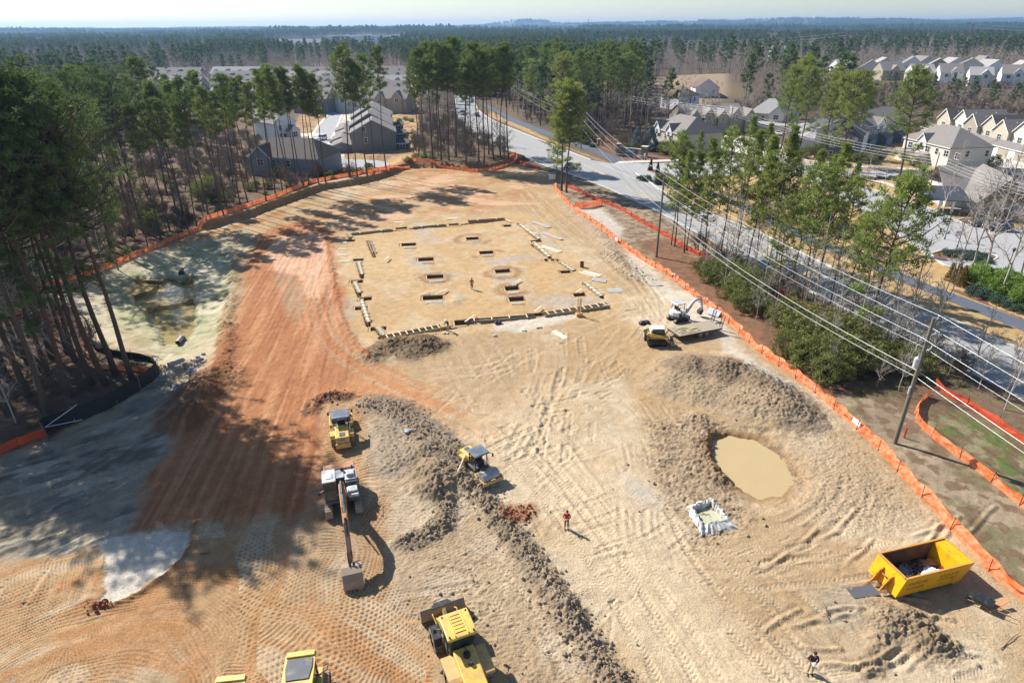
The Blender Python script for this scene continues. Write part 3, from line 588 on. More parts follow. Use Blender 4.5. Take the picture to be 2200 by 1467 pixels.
for a, b in (((30.6, 137), (31.6, 143)),): pass
strip('road_marking', W([(1290, 352), (1340, 374), (1420, 410), (1460, 436)]), .12, .02, M_WPAINT)
strip('road_marking', [(9, 205), (12, 196), (18, 184)], .14, .02, M_YPAINT)
strip('kerb', W([(1440, 405), (1534, 427), (1600, 455)]), .12, 0, M_CONC, .05)
strip('kerb', W(smooth_px([(690, 376), (770, 374), (835, 368), (854, 358), (848, 349), (815, 343), (760, 341)])), 1.0, 0, M_CONC, .1); strip('kerb', W([(743, 226), (730, 260), (715, 295), (700, 322), (697, 340)]), 1.0, 0, M_CONC, .1); strip('kerb', W([(729, 218), (702, 250), (685, 270), (665, 300)]), 1.2, 0, M_CONC, .1)
strip('kerb', W([(1440, 346), (1560, 343), (1688, 341), (1760, 353), (1825, 364), (2060, 371)]), .5, 0, M_CONC, .12)
strip('kerb', W([(1825, 382), (1940, 384), (2060, 386), (2150, 392)]), .4, 0, M_CONC, .12); strip('kerb', W([(1830, 394), (1900, 415), (2010, 452), (2060, 477)]), .4, 0, M_CONC, .12)
strip('kerb', W([(1930, 505), (1980, 540), (2030, 571), (2100, 587), (2200, 594)]), .4, 0, M_CONC, .12)
for k, (x0, x1, dy) in enumerate(((703, 742, 0), (712, 752, 14), (722, 755, 30), (690, 735, -18), (731, 760, 44), (640, 690, 18))):
    y = 305 - dy; sheet('driveway', [(x0 + 5, y), (x1, y - 1), (x1 + 2, y + 6), (x0, y + 7)], .02 + k * .004, M_CONC)
# islands and planting beds
M_BED = mat('mulch_bed', (112, 80, 62), .95, var=.3, scale=3, bump=.5, bscale=8)
sheet('mulch_island', smooth_px([(2000, 545), (2030, 538), (2080, 540), (2120, 545), (2142, 552), (2130, 560), (2090, 564), (2050, 560), (2010, 556), (2000, 545)]), .04, M_BED); sheet('mulch_island', smooth_px([(2055, 473), (2075, 469), (2105, 472), (2103, 480), (2080, 485), (2055, 473)]), .04, M_BED)
strip('kerb', W(smooth_px([(2000, 545), (2030, 538), (2080, 540), (2120, 545), (2142, 552), (2130, 560), (2090, 564), (2050, 560), (2010, 556), (2000, 545)])), .3, .0, M_CONC, .14); strip('kerb', W(smooth_px([(2055, 473), (2075, 469), (2105, 472), (2103, 480), (2080, 485), (2055, 473)])), .3, 0, M_CONC, .14)
sheet('mulch_island', [(1387, 366), (1400, 364), (1440, 374), (1440, 382), (1412, 374)], .03, M_BED)
sheet('mulch_bed', [(2070, 612), (2200, 668), (2300, 705), (2300, 735), (2200, 688), (2040, 622)], .015, M_BED); sheet('mulch_bed', [(1225, 292), (1330, 322), (1400, 330), (1440, 340), (1440, 345), (1345, 346), (1290, 318), (1222, 298)], .012, M_BED)
# ------------------------------------------------------------------ water
def water(name, pts, z, rgb, rough=.12, grow=.6):
    P = [Vector(p) for p in W(pts, z)]; c = sum(P, Vector((0, 0))) / len(P); P = [c + (p - c) * (1 + grow / max(.1, (p - c).length)) for p in P]
    m_ = mat(name + '_surface', rgb, rough, var=.06, scale=.6, bump=.04, bscale=5)
    return sheet(name, [tuple(p) for p in P], z, m_, world=True)
o = water('pond_water', POND, pz, (180, 158, 116), .16, 1.3); o = water('basin_water', BAS, bz, (158, 142, 100), .08, .9); water('ditch_water', DITCH, -.5, (196, 168, 120), .15, .5)
# ------------------------------------------------------------------ fences
M_OR = mat('orange_mesh', (240, 112, 48), .7, var=.2, scale=1.6, trans=.3, dirt_glare=(246, 176, 132), dirt_glare_amt=.45)  # paler noise streaks are sun glare painted into the mesh colour
M_ORD = mat('dark_orange_mesh', (214, 84, 50), .7, var=.2, scale=1.5, trans=.3)  # darker, redder orange than the other mesh
M_SILT = mat('black_silt_fabric', (44, 42, 44), .8, var=.25, scale=2); M_SILTB = mat('tan_silt_fabric', (112, 92, 52), .85, var=.2, scale=2, trans=.2)
M_WOOD = mat('weathered_wood', (150, 128, 98), .85, var=.2, scale=6); M_STEEL = mat('steel_post', (60, 70, 58), .6, .3)
for m_ in (M_OR, M_ORD, M_SILTB):
    t = m_.node_tree; so_ = t.nodes['Material Output']; src = so_.inputs['Surface'].links[0].from_socket; tp = t.nodes.new('ShaderNodeBsdfTransparent'); mx_ = t.nodes.new('ShaderNodeMixShader'); mx_.inputs[0].default_value = .1
    t.links.new(src, mx_.inputs[1]); t.links.new(tp.outputs[0], mx_.inputs[2]); t.links.new(mx_.outputs[0], so_.inputs['Surface'])
def resample(px, step=.45, world=False):
    w_ = [Vector(p) for p in (px if world else [GT(a, b)[:2] for a, b in px])]; out = [w_[0]]
    for a, b in zip(w_[:-1], w_[1:]):
        n = max(1, int((b - a).length / step)); out += [a + (b - a) * k / n for k in range(1, n + 1)]
    return out
def fence(name, px, hgt, m, pm, label, cat, every=6, wob=.1, lean=0.0, post=.03, fab='fabric', group=None, seed=1, ph=1.2, sag=.12):
    rg = random.Random(seed); hgt = hgt * (.86 if cat == 'safety fence' else 1); P = resample(smooth_px(px, 3)); hgt *= 1.12 if cat == 'safety fence' else 1; root = empty(name, (P[0].x, P[0].y, H(P[0].x, P[0].y)), 0, label, cat, group); o0 = root.location
    v = []; f = []; rows_ = 4; n = len(P)
    for i, p in enumerate(P):
        d = (P[min(i + 1, n - 1)] - P[max(i - 1, 0)]).normalized(); nn = Vector((-d.y, d.x)); z = H(p.x, p.y)
        k = (i % every) / every; sg = sag * math.sin(math.pi * k) * (.6 + .8 * float(vn(np.array([i * .13]), np.array([2.0]), seed)[0]))
        for j in range(rows_):
            t = j / (rows_ - 1); off = (float(vn(np.array([i * .55]), np.array([j * .9 + seed]), 3)[0]) - .5) * wob * 2 * (t + .3) + lean * t * hgt
            q = p + nn * off; v.append((q.x - o0.x, q.y - o0.y, z - .05 + t * (hgt - sg) - o0.z))
        if i:
            for j in range(rows_ - 1): a = (i - 1) * rows_ + j; f.append((a, a + 1, a + rows_ + 1, a + rows_))
    fb = mesh_np(fab, np.array(v), np.array(f), m, root)
    ps = MB().tube((0, 0, -.3), (0, 0, ph), post, post, 6).build('post', pm, root); first = True; cnt = 0
    for i in range(0, n, every):
        if cnt >= 100: break
        q = ps if first else ps.copy(); first = False; cnt += 1
        if q is not ps: COL.objects.link(q); q.parent = root
        p = P[i]; q.location = (p.x - o0.x, p.y - o0.y, H(p.x, p.y) - o0.z); q.rotation_euler = (rg.uniform(-.1, .1), rg.uniform(-.1, .1), 0)
    return root
fence('safety_fence', [(1190, 400), (1196, 412), (1225, 445), (1262, 472), (1300, 500), (1330, 525), (1380, 560), (1430, 590), (1475, 625), (1520, 660), (1560, 690), (1600, 730), (1640, 765), (1690, 800), (1750, 845), (1830, 915), (1880, 960), (1940, 1030), (2000, 1090), (2060, 1160), (2110, 1215), (2200, 1295), (2290, 1370)], 1.0, M_OR, M_STEEL, 'long orange mesh fence running down the right side of the site', 'safety fence', lean=.35, wob=.2, seed=2)
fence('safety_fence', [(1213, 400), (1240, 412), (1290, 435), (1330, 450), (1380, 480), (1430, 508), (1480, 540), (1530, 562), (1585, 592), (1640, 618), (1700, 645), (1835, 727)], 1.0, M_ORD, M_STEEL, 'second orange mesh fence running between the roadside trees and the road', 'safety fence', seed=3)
fence('safety_fence', [(1236, 447), (1262, 447), (1292, 441)], 1.5, M_OR, M_STEEL, 'short orange cross fence joining the two right hand fences below the lone pines', 'safety fence', seed=4, every=4)
fence('safety_fence', [(1994, 852), (1972, 870), (1965, 892), (1985, 925), (2040, 970), (2110, 1020), (2200, 1095), (2300, 1180)], 1.0, M_OR, M_STEEL, 'curved orange mesh fence beside the near utility pole', 'safety fence', seed=5, lean=.1)
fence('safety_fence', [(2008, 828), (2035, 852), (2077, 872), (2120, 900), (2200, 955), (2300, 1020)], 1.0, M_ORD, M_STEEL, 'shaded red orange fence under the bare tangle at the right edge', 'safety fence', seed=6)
fence('safety_fence', [(-120, 700), (20, 645), (60, 634), (120, 612), (165, 602), (200, 590), (265, 562), (330, 535), (440, 490), (540, 458), (620, 428), (690, 402), (760, 390), (838, 376)], 1.0, M_OR, M_STEEL, 'orange mesh fence along the left wood above the sediment basin', 'safety fence', seed=7)
fence('safety_fence', [(790, 374), (815, 378), (850, 370), (880, 362)], 1.0, M_OR, M_STEEL, 'short orange fence piece by the turning circle', 'safety fence', seed=8)
fence('safety_fence', [(866, 360), (895, 358), (930, 360), (980, 366), (1020, 370), (1060, 366), (1095, 356), (1112, 347), (1080, 338)], 1.0, M_OR, M_STEEL, 'orange fence curving along the far end of the site', 'safety fence', seed=9)
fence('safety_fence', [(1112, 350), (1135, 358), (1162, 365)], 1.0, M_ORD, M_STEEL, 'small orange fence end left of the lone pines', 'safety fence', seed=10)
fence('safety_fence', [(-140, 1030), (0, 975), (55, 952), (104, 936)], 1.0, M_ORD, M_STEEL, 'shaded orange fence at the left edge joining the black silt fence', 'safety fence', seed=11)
fence('safety_fence', [(-60, 655), (0, 670), (75, 683), (155, 699), (176, 712), (180, 745), (205, 786), (255, 795), (325, 800)], .8, M_OR, M_STEEL, 'low orange fence behind the pines of the left wood', 'safety fence', seed=12)
fence('silt_fence', [(343, 802), (330, 818), (286, 848), (235, 878), (175, 903), (103, 928), (107, 948)], 1.7, M_SILT, M_WOOD, 'tall black silt fence curving along the left wood', 'silt fence', seed=13, ph=1.8, sag=.04, wob=.05)
fence('silt_fence', [(50, 655), (148, 670), (178, 682), (192, 712), (204, 752), (262, 766), (323, 778), (341, 800)], .9, M_SILT, M_WOOD, 'low black silt fence between the big pines and the basin', 'silt fence', seed=14)
for i, (px, lb) in enumerate((([(292, 612), (322, 615), (345, 618)], 'small tan baffle at the upper left of the basin'), ([(312, 600), (350, 606), (390, 608), (414, 606)], 'tan baffle across the top of the basin'), ([(344, 622), (330, 636), (290, 649)], 'slanting tan baffle on the left of the basin'), ([(320, 678), (360, 670), (400, 663), (418, 655)], 'tan baffle across the middle of the basin'))):
    fence('basin_baffle', px, 1.15, M_SILTB, M_WOOD, lb, 'baffle', every=5, seed=20 + i, wob=.12, group='baffles in the sediment basin', ph=1.3)
fr_ = MB(); a = GT(104, 937); b = GT(178, 905); fr_.bar(a + Vector((0, 0, 1.0)), b + Vector((0, 0, .2)), .06, .06); fr_.bar(a + Vector((0, 0, 1.0)), b + Vector((0, 0, 1.9)), .06, .06)
tag(fr_.build('gate_brace', mat('pale_pipe', (196, 200, 204), .5)), 'pale pipe brace across the corner of the tall black silt fence', 'brace')
# banner signs fixed on the long fence
for (px, py, w_, lb) in ((1832, 915, 1.1, 'white paper sign on the orange fence beside the pond'), (1322, 519, 1.1, 'small white sign on the orange fence above the pad')):
    g = GT(px, py); tg = GT(px + 30, py + 26) - g; ang = math.atan2(tg.y, tg.x); b = MB(); b.box((0, 0, .55), (w_, .04, .55)); o = b.build('notice_sign', mat('sign_white', (226, 222, 222), .6)); o.location = g + Vector((.1, -.28, .05)); o.rotation_euler = (0, 0, ang); tag(o, lb, 'sign')
# ------------------------------------------------------------------ building pad: forms, planks, rebar mats
M_FORM = mat('form_plywood', (176, 158, 128), .85, var=.2, scale=3, dirt_glare=(140, 120, 96)); M_FORMD = mat('form_shaded', (128, 116, 102), .85, var=.25, scale=3); M_PALE = mat('pale_lumber', (214, 202, 178), .8, var=.12, scale=4); M_GREYW = mat('grey_boards', (176, 176, 174), .8, var=.15, scale=4)  # dark form tone paints in the shadow side of the boards
def form(a, b, gap, n, label, dark=False, hgt=.35, white=False):
    A = GT(*a); B = GT(*b); A.z = B.z = .0; d = B - A; L = d.length; ang = math.atan2(d.y, d.x); root = empty('wall_form', (A.x, A.y, 0), ang, label, 'concrete form', 'board forms round the building pad')
    for s in (-1, 1): MB().box((L / 2, s * gap / 2, hgt / 2 - .12), (L, .05, hgt)).build('form_board', M_FORMD if dark else M_FORM, root)
    if white: MB().box((L / 2, 0, .1), (L * .98, gap * .7, .06)).build('fresh_footing', M_PALE, root)
    br = None
    for k in range(n):
        x = L * (k + .5) / n; o = MB().box((0, 0, hgt - .08), (.12, gap + .25, .06)).build('spreader', M_PALE, root) if br is None else br.copy()
        if br is not None: COL.objects.link(o); o.parent = root
        br = br or o; o.location = (x, random.uniform(-.08, .08), 0)
        if k % 2 == 0: st_ = MB().bar((x, gap / 2, .1), (x, gap / 2 + .5, -.0), .05).bar((x, -gap / 2, .1), (x, -gap / 2 - .5, 0), .05).build('kicker', M_WOOD, root)
form((824, 726), (948, 704), .9, 9, 'near left board form with pale spreaders on the pad', hgt=.42); form((1168, 679), (1306, 658), .9, 9, 'near right board form with pale spreaders beside the timber posts', hgt=.5); form((1000, 700), (1150, 681), .7, 4, 'low middle form along the near pad edge', True)
form((750, 506), (842, 496), .6, 2, 'far left form board at the back of the pad', True, .4); form((888, 492), (958, 485), .6, 2, 'far middle form board at the back of the pad', True, .4); form((1006, 478), (1086, 471), .6, 2, 'far right form board at the back of the pad', True, .45)
for i, (a, b) in enumerate([((1117, 482), (1159, 514)), ((1146, 527), (1180, 553)), ((1204, 564), (1232, 582)), ((1257, 608), (1292, 637)), ((1290, 650), (1304, 660))]):
    form(a, b, .55, 5, ORDS[i] + ' pale right edge form from the far end', hgt=.3, white=True)
for i, (a, b) in enumerate([((750, 504), (754, 518)), ((793, 518), (805, 552)), ((770, 563), (779, 598)), ((762, 606), (774, 638)), ((778, 662), (793, 702)), ((813, 714), (825, 730))]):
    form(a, b, .5, 7, ORDS[i] + ' left edge form from the far end with splayed kickers', hgt=.35, white=i > 1)
M_PITS = mat('dark_soil', (118, 90, 62), .95, var=.25, scale=1.5, bump=.4, bscale=6); M_PITR = mat('trodden_soil', (170, 142, 104), .95, var=.2, scale=1.5, bump=.4, bscale=8)  # darker soil tone for pit walls and floor, paler one for the rim
for i, (a, b, w_) in enumerate(PITS):
    g = G(a, b + 3); hx = w_ * .54; hy = .78 if i < 10 else .56; ox = w_ * .62 + .28; oy = (.95 if i < 10 else .7) + .28
    r_ = empty('footing_pit', (g.x, g.y, 0), math.atan2(PADV[1], PADV[0]), None, 'pit', 'footing pits of the building pad')
    r_['label'] = ('%s interior footing pit of the pad, counted from near left' % ORDS[i]) if i < 10 else ('%s small footing pit along the pad edge' % ORDS[i - 10])
    q = MB(); I = [(-hx, -hy), (hx, -hy), (hx, hy), (-hx, hy)]; O = [(-ox, -oy), (ox, -oy), (ox, oy), (-ox, oy)]
    q.add([(x, y, .05) for x, y in I] + [(x * .96, y * .96, -1.0) for x, y in I], [(k, (k + 1) % 4, 4 + (k + 1) % 4, 4 + k) for k in range(4)] + [(4, 5, 6, 7)]); q.build('pit_wall', M_PITS, r_)
    q = MB(); q.add([(x, y, .052) for x, y in I] + [(x, y, -.06) for x, y in O], [(k, (k + 1) % 4, 4 + (k + 1) % 4, 4 + k) for k in range(4)]); q.build('pit_rim', M_PITR, r_)
rm = None
for i, (a, b, w_) in enumerate(PITS[:10]):
    if rm is None:
        rm = empty('lumber_mat'); [MB().box((x * .36, 0, .06), (.16, .9, .07)).build('slat', M_GREYW, rm) for x in range(-3, 4)]; [MB().box((0, y, .02), (2.7, .1, .05)).build('rail', M_PALE, rm) for y in (-.3, .3)]
        r_ = rm
    else: r_ = copy_tree(rm)
    g = GT(a + 3, b + 13 if b > 560 else b + 10); r_.location = g + Vector((0, 0, .02)); r_.rotation_euler = (0, 0, math.atan2(PADV[1], PADV[0]) + random.uniform(-.12, .12)); s = w_ / 2.8; r_.scale = (s, .9 * s, 1)
    tag(r_, ORDS[i] + ' slatted lumber mat beside an open footing pit, counted from near left', 'lumber mat', 'lumber mats beside the footing pits')
for i, (a, b, L, an, lb) in enumerate([(948, 632, 2.6, .9, 'plank bridging the footing pit inside the ring of spoil'), (1010, 689, 2.6, 1.1, 'plank across the pit on the near pad edge'), (1112, 612, 1.8, 1.0, 'plank across the pit right of the person in red'), (1155, 670, 2.2, 1.1, 'plank across the pit in front of the timber posts'), (1243, 630, 1.8, 1.0, 'plank across the pit at the near right pad corner'), (1150, 512, 1.8, 1.0, 'plank across the pit on the far right pad edge'), (865, 487, 1.6, 1.0, 'plank across the left pit at the back of the pad'), (975, 479, 1.6, 1.0, 'plank across the right pit at the back of the pad'), (832, 560, 2.0, 1.4, 'pale board lying left of the middle pits'), (1091, 477, 2.2, -1.0, 'pale board standing at the far right pad corner')]):
    o = MB().box((0, 0, .1), (L, .2, .06)).build('plank', M_PALE); o.location = GT(a, b) + Vector((0, 0, .45)); o.location.z = .3; o.rotation_euler = (0, .02, an); tag(o, lb, 'plank')
def sheetpile(px, py, L, w_, an, n, label, m=None):
    root = empty('board_stack', GT(px, py), an, label, 'board stack', 'boards laid out beside the pad')
    for k in range(n): o = MB().box((random.uniform(-.15, .15), (k - n / 2) * w_ / n, .05 + .03 * (k % 2)), (L, w_ / n * .8, .05)).build('board', m or M_PALE, root)
for i, q in enumerate([(1164, 483, 5, .9, -.9, 3, 'grey boards beyond the far right pad corner', M_GREYW), (1188, 508, 5, .8, -.9, 3, 'second run of grey boards right of the pad', M_GREYW), (1183, 535, 4.6, 1.2, -.85, 4, 'pale plywood run right of the pad'), (1270, 588, 3.2, 1.6, -.7, 3, 'plywood sheets lying right of the barrel'), (1287, 602, 2.2, 1.2, -.4, 4, 'small stack below the plywood sheets', M_GREYW), (1322, 624, 2.2, 1.4, .1, 5, 'grey pallet stack right of the pad corner', M_GREYW), (738, 522, 1.6, .5, .05, 2, 'farthest pale board pair left of the pad'), (738, 535, 1.6, .5, .05, 2, 'second pale board pair left of the pad'), (738, 548, 1.6, .5, .05, 2, 'third pale board pair left of the pad'), (741, 562, 1.6, .5, .05, 2, 'nearest pale board pair left of the pad'), (1208, 717, 2.6, 1.0, -1.0, 1, 'single pale plywood sheet on the open yard below the pad'), (1842, 1258, 1.9, 1.1, .15, 1, 'dark mat on the ground left of the yellow container', mat('dark_mat', (84, 86, 92), .7)), (858, 478, 2.0, .8, .1, 3, 'white boards behind the back pad edge on the left'), (972, 470, 2.2, .8, .1, 3, 'white boards behind the back pad edge on the right'), (1408, 612, 1.6, 1.0, .3, 4, 'dark pallet lying between pad and orange fence', M_GREYW)]):
    sheetpile(*q)
po = empty('timber_posts', GT(1244, 679), .2, 'cluster of upright timber posts in a small box at the near right pad edge', 'timber posts')
for x, y, h_ in ((-.2, .1, 2.5), (.02, -.12, 2.7), (.25, .12, 2.4)): MB().box((x, y, h_ / 2), (.1, .1, h_)).build('post', mat('new_timber', (198, 160, 106), .8), po)
MB().box((0, 0, .22), (.85, .6, .44)).build('box_form', mat('new_timber', (198, 160, 106), .8), po)
ba = empty('barrel', GT(1250, 574), 0, 'rusty open barrel standing right of the pad', 'barrel'); MB().tube((0, 0, 0), (0, 0, .88), .3, .3, 16, False).build('shell', mat('rusty_steel', (92, 76, 60), .8, .2), ba, True); MB().tube((0, 0, .02), (0, 0, .06), .29, .29, 16).build('bottom', mat('rusty_steel', (92, 76, 60)), ba)
cl = empty('drink_cooler', GT(1446, 598), 0, 'orange drink cooler standing by the long orange fence', 'drink cooler'); MB().tube((0, 0, 0), (0, 0, .62), .27, .3, 14).build('body', mat('cooler_red', (214, 84, 66), .5), cl, True); MB().tube((0, 0, .62), (0, 0, .72), .31, .29, 14).build('lid', mat('cooler_lid', (232, 196, 186), .5), cl, True); MB().box((0, -.32, .12), (.08, .08, .08)).build('tap', mat('cooler_lid', (232, 196, 186)), cl)
ub = empty('utility_box', GT(1186, 392), .1, 'small white cabinet on legs at the far end of the site', 'utility box'); MB().box((0, 0, 1.35), (1.5, .6, 1.1)).build('cabinet', mat('cabinet_white', (214, 214, 208), .5), ub, bevel=.03); [MB().box((x, 0, .4), (.1, .1, .8)).build('leg', M_GREYW, ub) for x in (-.6, .6)]
# washout pit with plastic liner
wc = [GT(1486, 1100), GT(1527, 1086), GT(1560, 1124), (GT(1508, 1140))]; cen = sum(wc, Vector()) / 4
wp = empty('washout_pit', (cen.x, cen.y, cen.z), 0, 'rectangular washout pit lined with crumpled white plastic', 'washout pit')
v = []; f = []; nseg = 14; rows_ = [(1.45, .02), (1.3, .22), (1.12, .4), (1.0, .3), (.9, -.15), (.84, -.4), (.3, -.42)]
for r_, z in rows_:
    for s in range(4):
        a, b = wc[s] - cen, wc[(s + 1) % 4] - cen
        for k in range(nseg):
            p = a + (b - a) * k / nseg; j = random.uniform(-.09, .09) if r_ > .95 else random.uniform(-.03, .03); low = .18 if (s == 2 and r_ > 1) else 0
            q = p * (r_ + j) * (1 + (low if r_ > 1.2 else 0)); v.append((q.x, q.y, z + random.uniform(-.08, .08) * (1 if r_ > .8 else .2) - low))
N4 = 4 * nseg
for r_ in range(len(rows_) - 1):
    for k in range(N4): f.append((r_ * N4 + k, r_ * N4 + (k + 1) % N4, (r_ + 1) * N4 + (k + 1) % N4, (r_ + 1) * N4 + k))
mesh_np('plastic_liner', np.array(v) + np.array([0, 0, .22]), np.array(f), mat('white_plastic', (206, 208, 208), .45, var=.25, scale=2, dirt_glare=(150, 134, 112), dirt_glare_amt=.5), wp)
wb_ = MB(); wb_.add([tuple((p - cen) * .93 + Vector((0, 0, .08))) for p in wc], [(0, 1, 2, 3)]); wb_.build('rinse_water', mat('rinse_water', (176, 176, 150), .1), wp)
# pipes and riprap at the basin
def pipe_end(px, py, r, an, lb, m_):
    root = empty('drain_pipe', GT(px, py), an, lb, 'drain pipe'); b = MB(); b.tube((0, 0, .35), (1.6, 0, .35), r, r, 18, False); b.tube((0, 0, .35), (1.6, 0, .35), r * .88, r * .88, 18, False)
    b.build('pipe', m_, root, True); fl = MB(); fl.prism([(-r * 1.8, -.1), (r * 1.8, -.1), (r * 1.2, r * 2), (-r * 1.2, r * 2)], 1.55, 1.65).build('end_wall', m_, root)
M_PIPE = mat('dark_pipe', (52, 52, 54), .6); pipe_end(392, 583, .3, -1.2, 'black drain pipe on the bank above the basin', M_PIPE); pipe_end(383, 742, .28, 1.7, 'grey pipe end at the lower tip of the basin', mat('zinc_pipe', (148, 148, 146), .5, .4)); pipe_end(395, 778, .28, -2.2, 'half buried pipe in the grey riprap below the basin', mat('zinc_pipe', (148, 148, 146)))
def rocks(name, polys, n, smin, smax, m_, label, seed=4, lift=.3):
    rg = np.random.default_rng(seed); base = MB().ell((0, 0, 0), (1, 1, 1), 6, 4); bv = np.array(base.v); V = []; F3 = []; F4 = []; c = 0; tri = [t for t in base.f if len(t) == 3]; qd = [t for t in base.f if len(t) == 4]
    pts = []
    for poly, w_ in polys:
        P = W(smooth_px(poly, 4)); L = [math.dist(a, b) for a, b in zip(P[:-1], P[1:])]; tot = sum(L)
        for _ in range(int(n * tot)):
            i = rg.choice(len(L), p=np.array(L) / tot); t = rg.random(); pts.append((P[i][0] + (P[i + 1][0] - P[i][0]) * t + rg.normal() * w_, P[i][1] + (P[i + 1][1] - P[i][1]) * t + rg.normal() * w_))
    for x, y in pts:
        s = smin + (smax - smin) * rg.random() ** 3; sc = s * rg.uniform(.6, 1.2, 3); jit = rg.uniform(.75, 1.2, (len(bv), 1)); a = rg.random() * 6.28; q = bv * jit * sc; cc, ss = math.cos(a), math.sin(a)
        V.append(np.stack([q[:, 0] * cc - q[:, 1] * ss + x, q[:, 0] * ss + q[:, 1] * cc + y, q[:, 2] + H(x, y) + s * lift], 1)); F3.append(np.array(tri) + c); F4.append(np.array(qd) + c); c += len(bv)
    o = mesh_np(name, np.concatenate(V), [np.concatenate(F3), np.concatenate(F4)], m_); tag(o, label, None, None, 'stuff'); return o
M_CLOD = mat('soil_clods', (146, 130, 110), .95, var=.25, scale=.8, bump=.4, bscale=10); M_CLODR = mat('red_clods', (128, 72, 42), .95, var=.3, scale=1.5); M_RIP = mat('riprap_stone', (150, 150, 152), .9, var=.3, scale=1.2)
rocks('soil_clods', [([(1000, 1020), (1050, 1080), (1090, 1135), (1130, 1190), (1170, 1245), (1205, 1290), (1250, 1370), (1310, 1450), (1350, 1520)], .75), ([(870, 1165), (910, 1150), (955, 1115), (955, 1080)], .5), ([(950, 955), (1000, 1030)], .8), ([(780, 870), (860, 890), (930, 950)], .9)], 40, .04, .17, M_CLOD, 'grey soil clods strewn along the spoil ridge')
rocks('soil_clods', [([(1490, 800), (1560, 825), (1640, 850), (1700, 890)], 2.2), ([(1430, 1000), (1500, 1080), (1600, 1140)], 2.0), ([(1880, 1340), (1960, 1350), (2060, 1400)], 1.4), ([(800, 760), (930, 750)], 1.3), ([(1100, 1470), (1000, 1440), (900, 1300)], 2.5), ([(1300, 540), (1400, 620)], 1.2)], 7, .04, .16, M_CLOD, 'loose soil clods scattered over the heaps', 5)
rocks('red_clods', [([(1100, 1106), (1145, 1102)], .55), ([(690, 860), (740, 850)], .5), ([(200, 1300), (240, 1300)], .3)], 34, .05, .2, M_CLODR, 'red clay clods spilled beside the roller', 6)
rocks('riprap', [([(372, 790), (365, 800)], .8), ([(420, 776), (400, 800)], .8), ([(380, 832), (395, 830)], .7), ([(385, 590), (396, 584)], .6)], 40, .1, .3, M_RIP, 'grey riprap stones round the small ditch below the basin', 7)
# ------------------------------------------------------------------ machines
M_YEL = mat('machine_yellow', (230, 186, 78), .45, var=.08, scale=2, dirt_glare=(176, 148, 104), dirt_glare_amt=.5, coat=.1); M_YELD = mat('machine_yellow_dusty', (214, 172, 92), .6, var=.1, scale=2, dirt_glare=(172, 144, 106), dirt_glare_amt=.8)
M_BLK = mat('machine_black', (36, 38, 42), .5, var=.2, scale=3, dirt_glare=(90, 82, 70), dirt_glare_amt=.1); M_DKG = mat('machine_dark_grey', (70, 76, 86), .55, var=.15, scale=2, dirt_glare=(120, 116, 108), dirt_glare_amt=.2)
M_ROOF = mat('canopy_grey', (84, 96, 112), .5, var=.12, scale=1.5, dirt_glare=(128, 130, 130), dirt_glare_amt=.3); M_TYRE = mat('dusty_tyre', (92, 86, 78), .9, var=.2, scale=4, dirt_glare=(150, 134, 112), dirt_glare_amt=.6)
M_DRUM = mat('steel_drum', (168, 166, 166), .4, .15, var=.12, scale=1.5, dirt_glare=(150, 142, 130), dirt_glare_amt=.3); M_MUD = mat('muddy_steel', (158, 138, 120), .8, .1, var=.2, scale=2.5); M_GLS = mat('cab_glass', (50, 62, 58), .08, var=.3, scale=1, dirt_glare=(92, 104, 84), dirt_glare_amt=.2)
M_CHR = mat('chrome_rod', (170, 176, 184), .2, .9, var=.05); M_WHT = mat('machine_white', (222, 222, 222), .4, var=.06, scale=2, dirt_glare=(180, 174, 162), dirt_glare_amt=.15); M_ORG = mat('machine_orange', (188, 122, 76), .5, var=.15, scale=2, dirt_glare=(150, 130, 104), dirt_glare_amt=.4)
M_GRW = mat('machine_grey_white', (188, 192, 198), .5, var=.1, scale=2, dirt_glare=(140, 134, 124), dirt_glare_amt=.3); M_SEAT = mat('seat_black', (30, 30, 32), .8); M_SKIN0 = None
def wheel(root, x, y, r, w, hub=M_YEL, name='wheel', lugs=18):
    e = empty(name, (x, y, r)); e.parent = root; b = MB()
    pr = [(r * .55, -w / 2), (r * .9, -w / 2), (r * .985, -w * .36), (r, 0), (r * .985, w * .36), (r * .9, w / 2), (r * .55, w / 2)]; n = 28
    vs = []; fs = []
    for k in range(n):
        t = 2 * math.pi * k / n
        for a, c in pr: vs.append((c, a * math.cos(t), a * math.sin(t)))
    m_ = len(pr)
    for k in range(n):
        for j in range(m_ - 1): a = k * m_ + j; c = ((k + 1) % n) * m_ + j; fs.append((a, a + 1, c + 1, c))
    b.add(vs, fs)
    for k in range(lugs):
        t = 2 * math.pi * k / lugs
        for s in (-1, 1): p = Vector((s * w * .24, (r + .01) * math.cos(t + s * .06), (r + .01) * math.sin(t + s * .06))); q = Vector((s * w * .02, (r + .01) * math.cos(t + .16), (r + .01) * math.sin(t + .16))); b.bar(p + Vector((s * w * .2, 0, 0)), q, .05, .06, up=p.normalized())
    b.build('tyre', M_TYRE, e); h = MB(); s = 1 if x > 0 else -1; h.tube((-w * .3, 0, 0), (w * .3, 0, 0), r * .56, r * .56, 20); h.tube((s * w * .3, 0, 0), (s * w * .42, 0, 0), r * .2, r * .17, 12); h.build('hub', hub, e, True); return e
